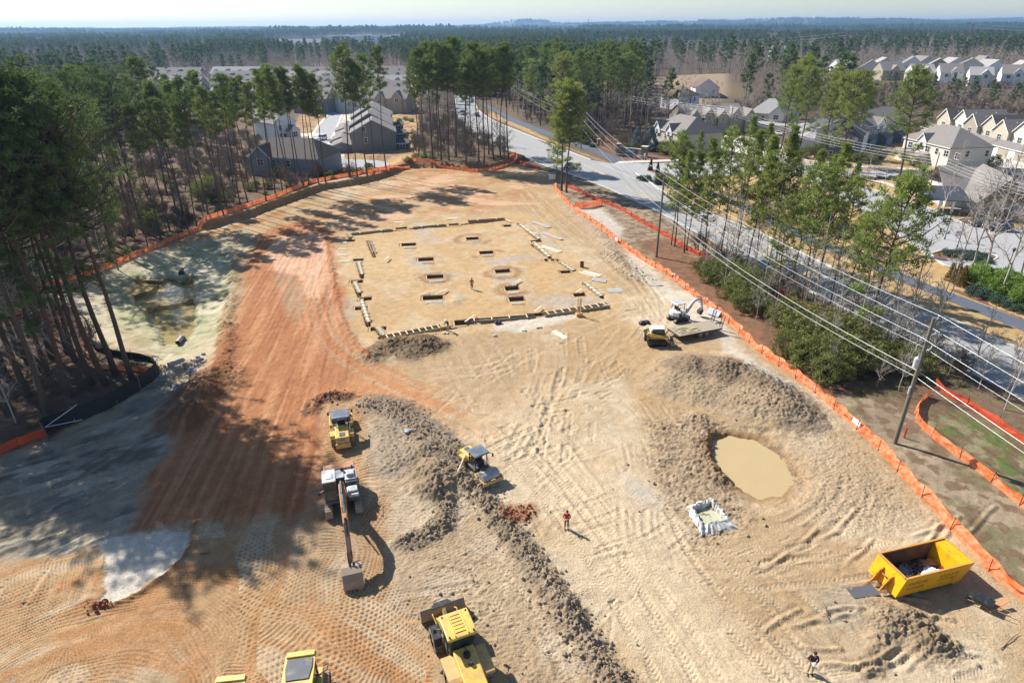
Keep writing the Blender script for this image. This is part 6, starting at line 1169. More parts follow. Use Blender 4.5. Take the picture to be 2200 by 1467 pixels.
# -- right neighbourhood pines
for a, b, h, nm in ((1678, 318, 22.5, 'tall pine left of the pair above the parking court'), (1716, 330, 22.5, 'second tall pine above the parking court'), (1765, 350, 22, 'tall pine with double crown between the townhouses'), (1806, 366, 23, 'tall leaning pine in front of the long blue grey townhouse'), (1926, 404, 24.5, 'tallest broad crowned pine beside the pale townhouse row'), (1700, 300, 24, 'pine behind the pair above the parking court'), (1780, 318, 22, 'pine with thick crown right of the parking court'), (1835, 320, 21, 'rear pine behind the long townhouse')):
    put(PB[random.randrange(2)], GT(a, b, -.1), h / 24, label=nm, cat='pine tree', group='tall pines among the townhouses')
stand([(1590, 470, 19), (1640, 478, 17), (1545, 452, 16), (1620, 452, 17), (1490, 408, 13), (1800, 520, 13)], PY, 18, '# young pine from the left standing on the dormant grass across the road', 'pine tree', 'young pines across the road')
stand([(1670, 470, 15), (1700, 478, 14), (1720, 480, 15), (1650, 462, 14), (1750, 500, 12), (1780, 498, 12)], BN, 16, '# bare grey tree from the left by the parking lot entry', 'tree', 'bare trees by the parking lot entry')
stand([(2080, 592, 19), (2108, 600, 22), (2145, 640, 19), (2055, 585, 12), (2020, 470, 14), (1960, 455, 12), (1850, 440, 12), (2190, 600, 17), (2120, 470, 13), (2160, 480, 15), (1900, 395, 9), (2050, 378, 9), (1690, 352, 9)], BN, 16, '# bare tree from the left round the clubhouse parking lot', 'tree', 'bare trees round the clubhouse lot')
for i, (a, b, s) in enumerate([(2105, 612, 1.0), (2135, 628, 1.0), (2170, 640, .95), (2200, 655, 1.1), (2160, 618, .9), (2230, 650, 1.0)]):
    put(SHH, GT(a, b, -.1), s, label=ORD[i] + ' bright green bush from the left beside the dark asphalt path', cat='shrub', group='bright green bushes by the path')
CED = [bush(s, .55, 2.6, 120, 26, .16, .08, M_CEDAR, 'evergreen_column', True, .2) for s in (71,)][0]
CEG = bush(72, .75, 2.8, 130, 26, .16, .08, M_GOLD, 'evergreen_column', True, .22)
SPR = bush(73, 2.2, 6.0, 260, 30, .3, .12, M_SPRUCE, 'spruce_tree', True, .4)
for i, (a, b, s) in enumerate([(2040, 603, 1), (2053, 608, 1.05), (2064, 614, 1.1)]): put(CEG, GT(a, b), s, label=('left', 'middle', 'right')[i] + ' one of three golden brown columnar cedars by the path', cat='evergreen', group='golden cedars by the path')
for i, (a, b, s) in enumerate([(1397, 366, 1.1), (1413, 371, 1.0), (1250, 298, 1.2), (1256, 300, 1.2), (1262, 302, 1.2), (1267, 303, .8), (1272, 305, .8), (1277, 307, .8)]): put(CED, GT(a, b), s, label=ORD[i] + ' dark cone shaped evergreen counted along the entrance beds', cat='evergreen', group='cone evergreens at the entrance')
for i, (a, b, s) in enumerate([(1368, 322, 1.15), (1397, 324, 1.2)]): put(SPR, GT(a, b), s, label=('left', 'right')[i] + ' blue grey spruce behind the stone entrance sign', cat='spruce tree', group='blue spruces behind the entrance sign')
for i, (a, b, s) in enumerate([(1790, 352, .55), (1812, 345, .6), (1845, 350, .6), (1870, 352, .5), (1960, 356, .5), (2130, 362, .7), (1430, 330, .8), (1450, 335, .8), (1422, 395, .6), (1730, 340, .7), (1755, 338, .8)]):
    put(SH[i % 2], GT(a, b), s * 1.3, label=ORD[i] + ' garden bush from the left among the right townhouses', cat='shrub', group='garden bushes of the townhouses')
JUN = bush(74, 1.6, 1.0, 120, 30, .2, .09, mat('juniper_leaves', (70, 92, 74), .85, var=.3, scale=1.5), 'juniper', False, .35)
for i, (a, b, s) in enumerate([(2100, 632, 1), (2125, 642, 1), (2150, 650, 1), (2175, 660, 1), (2198, 668, 1), (1235, 303, 1.0), (1258, 310, 1.0), (1275, 316, .9), (1385, 388, 1.1), (1430, 390, 1.2), (1415, 396, .9)]):
    put(JUN, GT(a, b), s, label=ORD[i] + ' low juniper counted along the beds beside the path', cat='shrub', group='low junipers beside the path')
for i in range(20):
    a = 1860 + i * 9; put(JUN, GT(a, 383 + (i % 3) * 1.5), .5, label='clipped hedge bush in the row beside the parking lot entry road', cat='shrub', group='hedge row by the lot entry')
for i, (a, b) in enumerate([(2040, 548), (2055, 552), (2075, 556), (2095, 560), (2115, 562), (2070, 548), (2100, 552)]): put(JUN, GT(a, b), .8, label='low shrub on the planted island of the parking lot', cat='shrub', group='island shrubs')
for i, (a, b) in enumerate([(672, 372), (700, 378), (738, 374), (757, 372), (775, 372), (878, 350), (895, 352), (912, 353), (930, 350), (858, 262), (872, 259), (884, 262)]):
    put(SHH if i % 2 else SH[0], GT(a, b, -.1), .45, label=ORD[i] + ' small bush from the left round the turning circle and yards', cat='shrub', group='small bushes of the left street')

M_UNDER = mat('undergrowth_twigs', (118, 104, 92), .95, var=.2)
# ------------------------------------------------------------------ houses
ORD_ = ORDS + ['sixteenth', 'seventeenth', 'eighteenth']
M_RF = mat('roof_shingles', (128, 122, 118), .95, var=.12, scale=1.2, bump=.2, bscale=6); M_RFD = mat('roof_shingles_dark', (92, 86, 82), .95, var=.12, scale=1.2); M_RFP = mat('roof_shingles_pale', (156, 152, 150), .95, var=.1, scale=1.2)
SID = dict(grey=(122, 120, 120), dgrey=(92, 92, 94), blue=(122, 132, 148), beige=(188, 178, 160), cream=(206, 202, 190), white=(218, 220, 222), tan=(160, 150, 134), wrap=(222, 218, 230), pale=(206, 202, 194))
def siding(k):
    nm = k + '_siding'
    if nm in MATS: return MATS[nm]
    m_ = mat(nm, SID[k], .8, var=.06, scale=.5); t = m_.node_tree; N = t.nodes; L = t.links; w = N.new('ShaderNodeTexWave'); w.wave_type = 'BANDS'; w.bands_direction = 'Z'; w.inputs['Scale'].default_value = 1.6; w.inputs['Distortion'].default_value = 0
    tc = [n for n in N if n.type == 'TEX_COORD'][0]; L.new(tc.outputs['Object'], w.inputs['Vector']); b = N.new('ShaderNodeBump'); b.inputs['Strength'].default_value = .35; b.inputs['Distance'].default_value = .03; L.new(w.outputs['Fac'], b.inputs['Height']); L.new(b.outputs['Normal'], N['Principled BSDF'].inputs['Normal']); return m_
M_TRIM = mat('white_trim', (226, 226, 222), .6, var=.04); M_PANE = mat('window_glass', (54, 62, 72), .1, var=.2, scale=.8); M_DOOR = mat('door_dark', (70, 60, 56), .6); M_GAR = mat('garage_white', (216, 214, 208), .6, var=.05); M_BRICK = mat('brick_brown', (142, 112, 94), .9, var=.2, scale=3)
_W = {}
def window(root, x, y, z, rz, w=1.0, h=1.45, fr=None):
    key = (w, h)
    if key not in _W:
        b = MB(); t = .1; b.bb(-w / 2 - t, w / 2 + t, -.06, 0, -t, 0).bb(-w / 2 - t, w / 2 + t, -.06, 0, h, h + t).bb(-w / 2 - t, -w / 2, -.06, 0, 0, h).bb(w / 2, w / 2 + t, -.06, 0, 0, h).bb(-w / 2, w / 2, -.05, 0, h / 2 - .03, h / 2 + .03)
        if w > 1.3: b.bb(-.04, .04, -.055, 0, 0, h)
        a = b.build('window', M_TRIM, root); p = MB().bb(-w / 2, w / 2, -.02, .02, 0, h).build('pane', M_PANE, a); _W[key] = (a, p); o = a
    else:
        a, p = _W[key]; o = a.copy(); COL.objects.link(o); o.parent = root; q = p.copy(); COL.objects.link(q); q.parent = o
    o.location = (x, y, z); o.rotation_euler = (0, 0, rz); return o
def wall_poly(mb, pts, th=.0): mb.add(pts, [tuple(range(len(pts)))])
def house(A, B, D, eave, rise, wall='grey', label='', roof=None, ridge='x', gables=(), win_f=(), win_l=(), win_r=(), hip=0.0, cat='house', group=None, garages=(), ext=(), doors=(), name='house', world=False, face2=(), over=.35):
    """front wall from A to B (photo points on the ground), D deep, everything in the house's own metres"""
    a = Vector((*A, 0)) if world else G(*A); b = Vector((*B, 0)) if world else G(*B); d = b - a; L = d.length; rz = math.atan2(d.y, d.x)
    r = empty(name, (a.x, a.y, H(a.x, a.y) if a.y > 350 and a.x > 100 else 0), rz, label, cat, group); S = siding(wall); RM = roof or M_RF
    w = MB(); o_ = over
    if ridge == 'x':
        pk = eave + rise; ym = D / 2
        if hip: prof = None; w.bb(0, L, 0, D, -.3, eave)
        else: w.prism([(0, -.3), (0, eave), (ym, pk), (D, eave), (D, -.3)], 0, L, 'x')
        w.build('wall', S, r); s = rise / ym; f = MB(); e0 = eave - o_ * s; T = .18
        if hip:
            h = hip; P = [(-o_, -o_, e0), (L + o_, -o_, e0), (L + o_, D + o_, e0), (-o_, D + o_, e0), (h, ym, pk), (L - h, ym, pk)]
            f.add(P + [(x, y, z + T) for x, y, z in P], [(0, 1, 2, 3), (6, 7, 11, 10), (7, 8, 11), (8, 9, 10, 11), (9, 6, 10), (0, 6, 7, 1), (1, 7, 8, 2), (2, 8, 9, 3), (3, 9, 6, 0)])
        else:
            f.prism([(-o_, e0), (-o_, e0 + T), (ym, pk + T), (D + o_, e0 + T), (D + o_, e0), (ym, pk)], -o_, L + o_, 'x')
    else:
        pk = eave + rise; xm = L / 2; w.prism([(0, -.3), (0, eave), (xm, pk), (L, eave), (L, -.3)], 0, D, 'y'); w.build('wall', S, r); s = rise / xm; f = MB(); e0 = eave - o_ * s; T = .18
        f.prism([(-o_, e0), (-o_, e0 + T), (xm, pk + T), (L + o_, e0 + T), (L + o_, e0), (xm, pk)], -o_, D + o_, 'y')
    rf = f.build('roof', RM, r)
    vt = MB(); rg = random.Random(int(L * 100)); n = 2 + int(L / 9) if a.y < 280 else 1
    for k in range(n):
        if ridge == 'x': x = L * (k + .5) / n + rg.uniform(-1, 1); y = D * .66; zz = pk - rise * .33
        else: y = D * (k + .5) / n; x = L * .66; zz = pk - rise * .33
        vt.tube((x, y, zz - .2), (x, y, zz + .55), .09, .09, 6)
    vt.build('vent_pipe', M_TRIM, rf)
    tr = MB()
    if ridge == 'x': tr.bb(-.02, L + .02, -o_ - .03, -o_, e0 - .08, e0 + .12)
    else: tr.bar((-o_, -o_ - .02, e0 + .08), (xm, -o_ - .02, pk + .1), .05, .24); tr.bar((L + o_, -o_ - .02, e0 + .08), (xm, -o_ - .02, pk + .1), .05, .24)
    tr.build('fascia', M_TRIM, r)
    for gx, gw, gz, gr, out in gables:    # front gable bays: x centre, width, eave, rise, projection
        gw2 = gw / 2; g = empty('front_gable', (gx, 0, 0)); g.parent = r; dep = out + .05; back = min(D * .5, max(1.0, (gr + gz - eave) / max(.1, rise / (D / 2)) + .6)) if ridge == 'x' else 2
        wl = MB(); z0 = -.3 if out > .3 else eave - 1.2; wl.prism([(-gw2, z0), (-gw2, gz), (0, gz + gr), (gw2, gz), (gw2, z0)], -dep, .4 if out > .3 else back * .5, 'y'); wl.build('gable_wall', siding('white') if out <= .3 and wall != 'white' else siding('cream') if wall == 'beige' else S, g)
        rr = MB(); ss = gr / gw2; q = .25; rr.prism([(-gw2 - q, gz - q * ss), (-gw2 - q, gz - q * ss + .15), (0, gz + gr + .15), (gw2 + q, gz - q * ss + .15), (gw2 + q, gz - q * ss), (0, gz + gr)], -dep - q, back, 'y'); rr.build('gable_roof', RM, g)
        t2 = MB(); t2.bar((-gw2 - q, -dep - q - .03, gz - q * ss + .05), (0, -dep - q - .03, gz + gr + .08), .05, .2); t2.bar((gw2 + q, -dep - q - .03, gz - q * ss + .05), (0, -dep - q - .03, gz + gr + .08), .05, .2); t2.build('fascia', M_TRIM, g)
        if gw > 2.2: window(r, gx, -dep - .02, gz - 1.9, 0, 1.6 if gw > 3.4 else 1.0)
    for x, z in win_f: window(r, x, -.02, z, 0)
    for x, z in face2: window(r, x, -.02, z, 0, 1.6)
    for y, z in win_l: window(r, -.02, y, z, -math.pi / 2)
    for y, z in win_r: window(r, L + .02, y, z, math.pi / 2)
    for gx in garages: MB().bb(gx - 1.3, gx + 1.3, -.06 - .0, .0, 0, 2.2).build('garage_door', M_GAR, r)
    for gx in doors: MB().bb(gx - .5, gx + .5, -.06, 0, 0, 2.1).build('door', M_DOOR, r)
    for x0, x1, y0, y1, z1, z2 in ext:    # lean-to boxes x0..x1, y0..y1 (y<0 is out front), roof rising from z1 to z2
        e = empty('lean_to', (0, 0, 0)); e.parent = r; MB().prism([(y0, -.2), (y0, z1), (y1, z2), (y1, -.2)], x0, x1).build('lean_wall', S, e); MB().prism([(y0 - .3, z1 - .1), (y0 - .3, z1 + .05), (y1 + .02, z2 + .12), (y1 + .02, z2 - .02)], x0 - .25, x1 + .25).build('lean_roof', RM, e)
    return r
HG = 'houses of the left subdivision'
# near left row: gabled end toward the site, stepped units behind it
a = G(758, 334); b = G(847, 334); ax_ = Vector((-9.6, 52, 0)).normalized(); px_ = Vector((ax_.y, -ax_.x, 0)); wid = 13.0
for k in range(5):
    o = a + ax_ * (k * 10.0 + (0.0)) - px_ * (0, .8, .2, 1.0, .3)[k]; e = o + px_ * wid
    house((o.x, o.y), (e.x, e.y), 9.99, 6.4 + (0, .55, .1, .6, .2)[k], 3.4 + (0, .3, .1, .3, .1)[k], 'grey', ORDS[k] + ' unit from the front of the grey gabled townhouse row on the left street', ridge='y', group=HG, world=True, win_f=[(4.2, 3.4)] if k == 0 else (), face2=[] , name='townhouse', cat='townhouse', win_r=[(3, 4.2), (6.5, 4.2), (3, 1), (6.5, 1)], win_l=[(5, 4)])
    if k == 0:
        window(bpy.context.scene.objects[-1] if False else [q for q in COL.objects if q.get('label', '').startswith('first unit from the front of the grey')][0], 4.0, -.02, 6.6, 0, .7, 1.3)
    o2 = o + px_ * (wid + .02) + ax_ * 1.0; e2 = o2 + px_ * 3.6
    if k in (0, 2, 4):
        house((o2.x, o2.y), (e2.x, e2.y), 4.5, 2.9, .7, 'dgrey', ('near', '', 'middle', '', 'far')[k] + ' single storey sun room behind the grey townhouse row', roof=M_RFD, ridge='x', group='sun rooms behind the grey row', world=True, face2=[(1.8, 1.0)], name='sun_room', cat='house')
    g2 = o - px_ * 5.6 + ax_ * 1.2; e3 = g2 + px_ * 5.5
    house((g2.x, g2.y), (e3.x, e3.y), 7.5, 2.8, .9, 'grey', ORDS[k] + ' garage wing on the street side of the grey row', ridge='y', group='garage wings of the grey row', world=True, name='garage_wing', cat='garage')
r = house((540, 384), (690, 391), 12, 5.6, 3.6, 'blue', 'grey house with hipped roof behind the slender pines', M_RFD, group=HG, win_f=[(3, 3.4), (7, 3.4), (11, 3.4), (3, .9), (7, .9)], hip=4, gables=[(4.2, 5.5, 5.6, 2.6, 1.2)])
house((592, 305), (640, 298), 11, 5.8, 3.2, 'white', 'white house glimpsed between the left pines', M_RF, group=HG, ridge='y', win_f=[(2.5, 3.4), (6, 3.4), (2.5, .9)], gables=[(6.5, 4, 3.1, 1.6, 2.2)], doors=[4])
house((560, 262), (612, 258), 12, 5.8, 3.4, 'pale', 'pale house behind the white house on the left', M_RF, group=HG, win_f=[(3, 3.4), (8, 3.4)])
r = house((815, 237), (868, 237), 16, 6.0, 3.0, 'dgrey', 'dark grey gabled townhouse end facing the yard', M_RF, group=HG, ridge='y', face2=[(6.0, 3.3), (6.0, .6)], win_f=[(11.5, 3.6), (11.5, .8)], ext=[(12.5, 17, -.1, 3, 2.2, 2.9)])
house((800, 222), (880, 218), 24, 6.2, 4.4, 'blue', 'wide hipped roof building behind the dark grey gable', M_RF, group=HG, hip=8)
k = 0
for row, (yy, cnt) in enumerate(((300, 3), (335, 4), (375, 4), (420, 4), (468, 4))):
    x0 = -(yy * .897 + 15) * (.58 if row else .34); x1 = -(yy * .897 + 15) * .155
    for i in range(cnt):
        xa = x0 + (x1 - x0) * i / cnt; xb = x0 + (x1 - x0) * (i + .9) / cnt; y_ = yy + (i % 2) * 5 - 3; L = xb - xa; n = max(2, int(L / 7.5))
        house((xa, y_ + 3), (xb, y_), 13, 6.2, 4.0, ['grey', 'pale', 'tan', 'blue', 'dgrey'][k % 5], '%s grey roofed townhouse block from the left in the %s row beyond the left pines' % (ORDS[i], ['nearest', 'second', 'third', 'fourth', 'farthest'][row]), [M_RF, M_RFP, M_RF][k % 3], group='townhouse blocks beyond the left pines', world=True, name='townhouse', cat='townhouse', gables=[(L * (q + .5) / n, 4.6, 6.0 + .5 * (q % 2), 2.6, .8) for q in range(n)]); k += 1
# right neighbourhood
TG = 'townhouses of the right neighbourhood'
house((1397, 314), (1462, 333), 14, 5.8, 3.8, 'beige', 'beige townhouse with two small gables behind the blue spruces', M_RF, group=TG, name='townhouse', cat='townhouse', hip=4, win_f=[(x, 3.5) for x in (2, 5, 8, 11)], gables=[(3.5, 3, 6.1, 1.8, .25), (10, 3, 6.1, 1.8, .25)], ext=[(7, 10, -2.6, 0, 2.3, 2.9)])
house((1466, 287), (1596, 284), 15, 5.3, 3.5, 'tan', 'long dark roofed townhouse row with small white gables', M_RF, group=TG, name='townhouse', cat='townhouse', win_f=[(x, 3.5) for x in range(3, 28, 4)], gables=[(4 + 5 * q, 3.4, 5.8 + .5 * (q % 2), 2.0, .8) for q in range(5)], garages=[6, 12, 18, 24])
house((1604, 279), (1680, 284), 14, 6.0, 4.2, 'beige', 'beige hipped townhouse with porch beside the parking court', M_RFP, group=TG, name='townhouse', cat='townhouse', hip=5, win_f=[(2, 3.6), (5, 3.6), (14, 3.6)], gables=[(9.5, 5.0, 6.0, 2.4, .8)], ext=[(4, 16, -4, 0, 2.6, 3.4)], garages=[7])
house((1672, 272), (1712, 274), 13, 6.2, 4.0, 'white', 'white gabled house end behind the beige hipped townhouse', M_RF, group=TG, ridge='y', win_f=[(3, 3.6), (7, 3.6)])
a = G(1757, 340); b = G(1832, 347)
house((1757, 340), (1832, 347), 13, 5.8, 3.8, 'dgrey', 'dark blue grey townhouse end beside the tall leaning pine', M_RFD, group=TG, name='townhouse', cat='townhouse', hip=5, win_f=[(3, 3.4), (8, 3.4), (12, 3.4), (3, .8)])
d = (b - a).normalized(); nrm = Vector((-d.y, d.x, 0)); 
for k in range(3):
    o = a + nrm * (13.5 + k * 11) - d * (4 + k * 3.0); e = o + d * 13
    house((o.x, o.y), (e.x, e.y), 10.9, 5.9 + .3 * (k % 2), 3.4, 'white', ['near', 'middle', 'far'][k] + ' white fronted unit running back from the dark blue grey end', M_RF, ridge='y', group=TG, world=True, name='townhouse', cat='townhouse', win_l=[(2.5, 3.5), (5.5, 3.5), (8.5, 3.5)], face2=[(3.5, 3.5)])
    g2 = o - d * 6.5; e3 = g2 + d * 6.4; house((g2.x, g2.y), (e3.x, e3.y), 10.5, 2.8, .8, 'white', ['near', 'middle', 'far'][k] + ' low garage wing beside the white fronted units', M_RFP, ridge='y', group='garage wings', world=True, name='garage_wing', cat='garage')
house((1824, 318), (1944, 301), 13, 5.9, 3.8, 'blue', 'long blue grey townhouse row with rear sheds', M_RF, group=TG, name='townhouse', cat='townhouse', face2=[(3, 3.5), (7, 3.5), (12, 3.5), (20, 3.5), (24, 3.5)], win_f=[(9.5, 3.5), (16, 3.5), (28, 3.5)], gables=[(14, 4.5, 6.0, 2.0, .2)], ext=[(5.5, 8.5, -3, 0, 2.2, 3.2), (14, 17, -3, 0, 2.2, 3.2), (22, 25, -3, 0, 2.2, 3.2)], doors=[10, 19])
a = G(1933, 338); b = G(2030, 365); c = G(2130, 365); wd_ = (c - b).length
house((1933, 338), (2030, 365), min(16, wd_), 5.6, 4.0, 'cream', 'cream townhouse row with hipped roof and blue grey end wall', M_RF, group=TG, name='townhouse', cat='townhouse', hip=6, face2=[(3, 3.2), (10, 3.2), (17, 3.2), (21, 3.2)], win_f=[(6.5, 3.2), (13.5, 3.2)], win_r=[(5, 3.2), (10.5, 3.2)], gables=[(7.5, 3.4, 5.8, 1.8, .2)], ext=[(2, 5, -3, 0, 2.2, 2.9), (8, 11, -3, 0, 2.2, 2.9)])
a = G(1978, 290); b = G(2200, 350); d = b - a; dn_ = d.normalized(); nrm = Vector((-dn_.y, dn_.x, 0)); n = 8; st_ = 7.0
for k in range(n):
    o = a + dn_ * (st_ * k) + nrm * (4.5 + (k % 2) * 1.2); e = o + dn_ * (st_ - .02)
    house((o.x, o.y), (e.x, e.y), 13, 5.6 + .4 * (k % 2), 3.2, ['beige', 'cream', 'tan', 'beige'][k % 4], ORDS[k] + ' gabled unit from the left in the beige garage row on the right', M_RF if k % 3 else M_RFD, ridge='y', group='gabled units of the beige garage row', world=True, name='townhouse', cat='townhouse', face2=[(3.5, 3.3)])
    o = a + dn_ * (st_ * k) - nrm * .5; e = o + dn_ * (st_ - .02)
    house((o.x, o.y), (e.x, e.y), 4.9 + (k % 2) * 1.2, 2.7, 1.0, 'tan', ORDS[k] + ' garage front from the left below the beige gables', M_RF, group='garage fronts of the beige row', world=True, name='garage_wing', cat='garage', garages=[3.5], over=.3)
# houses on the ridge far right
pos = [(1795, 178), (1838, 184), (1872, 172), (1888, 190), (1930, 176), (1952, 194), (1985, 178), (2010, 196), (2045, 180), (2072, 200), (2110, 182), (2140, 202), (2170, 184), (2205, 200), (1905, 164), (1965, 164), (2030, 165), (2090, 166)]
for k, (x, y) in enumerate(sorted(pos)):
    g = G(x, y + 2 + (k * 37 % 5)); rr_ = (k * 61 % 7 - 3) * .12; sh_ = 9.5 + (k * 29 % 4)
    house((g.x, g.y), (g.x + sh_, g.y - 3 - sh_ * rr_), 12, 5.6 + (k % 3) * .4, 3.6 + (k % 2) * .6, ['white', 'pale', 'cream', 'tan', 'white'][k % 5], '%s pale gabled house from the left on the far right hillside' % ORD_[k], M_RF if k % 2 else M_RFP, ridge='y' if k % 3 else 'x', group='houses on the far right hillside', world=True, face2=[(3, 3.4), (8, 3.4)] if k % 3 else [(3, 3.4), (8, 3.4)], gables=[(7, 4, 6.2, 2, .6)] if not k % 3 else ())
# houses under construction
r = house((1418, 233), (1456, 238), 13, 6.0, 3.6, 'wrap', 'unfinished house in white wrap with brown roof and a blue strip', mat('brown_roof', (112, 94, 80), .95), win_f=[(2, 3.6)], win_r=[(2, 3.6), (5, 3.6), (10, 3.6), (2, .5), (5, .5), (10, .5)], hip=5, group='unfinished wrapped houses')
L_ = (G(1456, 238) - G(1418, 233)).length; MB().bb(L_ + .02, L_ + .06, 7.0, 7.9, 0, 5.9).build('blue_wrap', mat('blue_wrap', (60, 80, 190), .5), r)
house((1492, 217), (1542, 217), 14, 6.2, 4.0, 'wrap', 'unfinished gabled house in white wrap behind the other', mat('brown_roof', (112, 94, 80), .95), ridge='y', win_f=[(9, 3.6), (9, .8)], group='unfinished wrapped houses')
# clubhouse
a = G(2040, 452); cb_r = R(-14); cb_ = empty('clubhouse', (a.x, a.y, 0), cb_r, 'clubhouse with steep timber entry gable by the parking lot', 'clubhouse')
MB().bb(0, 32, 3, 16, -.2, 3.2).build('wall', siding('pale'), cb_); MB().prism([(2.2, 2.9), (2.2, 3.1), (9.5, 7.2), (17, 3.1), (17, 2.9), (9.5, 7.0)], -1, 33).build('roof', M_RF, cb_)
MB().prism([(2.6, 2.7), (2.2, 2.9), (7.0, 8.0), (11.8, 2.9), (11.4, 2.7), (7.0, 7.6)], -5.5, 9, 'y').build('entry_roof', M_RF, cb_)
q = MB(); q.bar((2.8, -5.2, 2.9), (7, -5.2, 7.3), .3); q.bar((11.2, -5.2, 2.9), (7, -5.2, 7.3), .3); q.bar((7, -5.2, 3.4), (7, -5.2, 7.3), .3); q.bar((3.4, -5.2, 3.4), (10.6, -5.2, 3.4), .3); q.bar((7, -5.2, 3.4), (9, -5.2, 5.3), .22); q.bar((7, -5.2, 3.4), (5, -5.2, 5.3), .22); q.build('entry_truss', mat('cedar_timber', (150, 112, 76), .8), cb_)
pl_ = MB()
for x in (3.2, 10.8): MB().bb(x - .35, x + .35, -5.5, -4.8, 0, 1.1).build('stone_base', M_BRICK, cb_); MB().bb(x - .2, x + .2, -5.35, -4.95, 1.1, 3.4).build('column', M_TRIM, cb_)
MB().prism([(-3.5, 2.6), (-3.5, 2.75), (3.4, 4.2), (3.4, 4.0)], -6, 1.9).build('porch_roof', mat('metal_roof', (70, 74, 84), .5, .1), cb_)
for x in (-5.6, -3.2, -.8): MB().bb(x - .18, x + .18, -3.3, -2.95, 0, 2.6).build('column', M_TRIM, cb_)
for x in (15, 19, 23, 27): window(cb_, x, 2.95, .8, 0, 1.6)
MB().prism([(14, 3.0), (13.6, 3.2), (18, 6.2), (22.4, 3.2), (22, 3.0), (18, 5.8)], .5, 9, 'y').build('side_gable_roof', M_RF, cb_); MB().prism([(14.2, 3.0), (18, 5.7), (21.8, 3.0)], 1.2, 2.2, 'y').build('side_gable_wall', siding('white'), cb_)
# far apartment blocks
def block(px0, px1, py, hgt, label, bands=(), dep=16):
    a = G(px0, py); b = G(px1, py); d = b - a; L = d.length; r = empty('apartment_block', (a.x, a.y, 0), math.atan2(d.y, d.x), label, 'apartment block', 'far white apartment blocks'); n = max(3, int(L / 14))
    w = MB()
    for k in range(n): w.bb(L * k / n, L * (k + 1) / n - .02, (k % 2) * 1.5, dep, 0, hgt + (k % 3) * 1.0)
    w.build('wall', siding('white'), r); q = MB()
    for k in range(n): q.bb(L * k / n - .3, L * (k + 1) / n + .3, (k % 2) * 1.5 - .5, dep + .5, hgt + (k % 3) + .02, hgt + (k % 3) + .9)
    q.build('cornice', M_TRIM, r); v = 0
    for k in range(n):
        for fl in range(4):
            if v < 60: MB().bb(L * (k + .25) / n, L * (k + .75) / n, (k % 2) * 1.5 - .1, (k % 2) * 1.5, 1.5 + fl * 3.3, 3.4 + fl * 3.3).build('window', M_PANE, r); v += 1
    for f0, f1, c in bands: MB().bb(L * f0, L * f1, -.6, -.1, 0, hgt + .5).build('brick_bay', c, r)
    return r
block(698, 776, 103, 19, 'far white block with two brick red bays', [(.25, .45, M_BRICK), (.6, .72, M_BRICK)]); block(752, 822, 95, 17, 'far white block half hidden by trees right of the brick bays'); block(826, 884, 93, 16, 'farthest right white apartment block')
for k in range(9):
    px_ = 566 + k * 15; g = G(px_, 103 - (k % 3)); house((g.x, g.y), (g.x + 26, g.y + 3), 18, 8, 6, ['white', 'pale', 'tan'][k % 3], ORDS[k] + ' tiny pale house from the left beside the far apartment blocks', M_RFP, ridge='x', group='far pale houses', world=True)
for k, (px_, py, L) in enumerate(((1040, 95, 30), (1060, 94, 26), (960, 100, 22), (180, 92, 24), (1660, 134, 18))): g = G(px_, py); house((g.x, g.y), (g.x + L, g.y), 16, 10, 5, 'white', ['long pale roof', 'second pale roof', 'small pale roof', 'lone pale house far left', 'lone pale house'][k] + ' showing among the distant woods ' + ['beyond the centre stand', 'right of the first', 'left of the centre', 'under the horizon', 'at the right'][k], M_RFP, group='lone far houses', world=True)
# masts
def mast(px, py, py_top, label, lattice=True, cat='mast'):
    g = G(px, py); dep = g.y; t = (733.5 - py_top) / FPX; h = CAM_H - g.y * math.tan(PITCH - math.atan(t)); r = empty('mast', g, 0, label, cat); b = MB(); w = h * .012 + .5; b.tube((0, 0, 0), (0, 0, h), w, w * .4, 6); [b.box((0, 0, h * q), (w * 4, w * 2, h * .03)) for q in (.9, .97)]; b.build('shaft', mat('mast_steel', (120, 124, 130), .5, .5), r); return r
mast(703, 104, 60, 'grey cell mast beside the far white apartments'); mast(1263, 72, 42, 'thin mast on the horizon right of the low hill')
def pylon(px, py, top, label, lean):
    g = G(px, py); t = (733.5 - top) / FPX; h = CAM_H - g.y * math.tan(PITCH - math.atan(t)); r = empty('power_pylon', g, 0, label, 'power pylon', 'tall rusty power poles'); MB().tube((0, 0, 0), (0, 0, h), .9, .35, 8).build('pole', mat('rusty_pole', (96, 74, 66), .8), r); MB().bar((-3.5, 0, h * .82), (3.5, 0, h * .84), .4).bar((-3, 0, h * .7), (3, 0, h * .72), .4).bar((-2.5, 0, h * .93), (2.5, 0, h * .95), .4).build('crossarm', mat('rusty_pole', (96, 74, 66)), r); return g, h
q1 = pylon(1812, 122, 70, 'left rusty power pole rising above the right woods', 0); q2 = pylon(2076, 108, 54, 'right rusty power pole near the right horizon', 0)
M_WIRE = mat('wire_bright', (196, 200, 200), .35, .3)
def wire(P, Q, sag, r, label, n=24, nm='power_line', grp=None):
    P = Vector(P); Q = Vector(Q); pts = [P + (Q - P) * (k / n) - Vector((0, 0, sag * 4 * (k / n) * (1 - k / n))) for k in range(n + 1)]; pts = np.array(pts); rr = np.full(n, r); v, f = np_tubes(pts[:-1], pts[1:], rr, rr, 5); o = mesh_np(nm, v, f, M_WIRE, smooth=True); tag(o, label, 'wire', grp); return o
(g1, h1), (g2, h2) = q1, q2
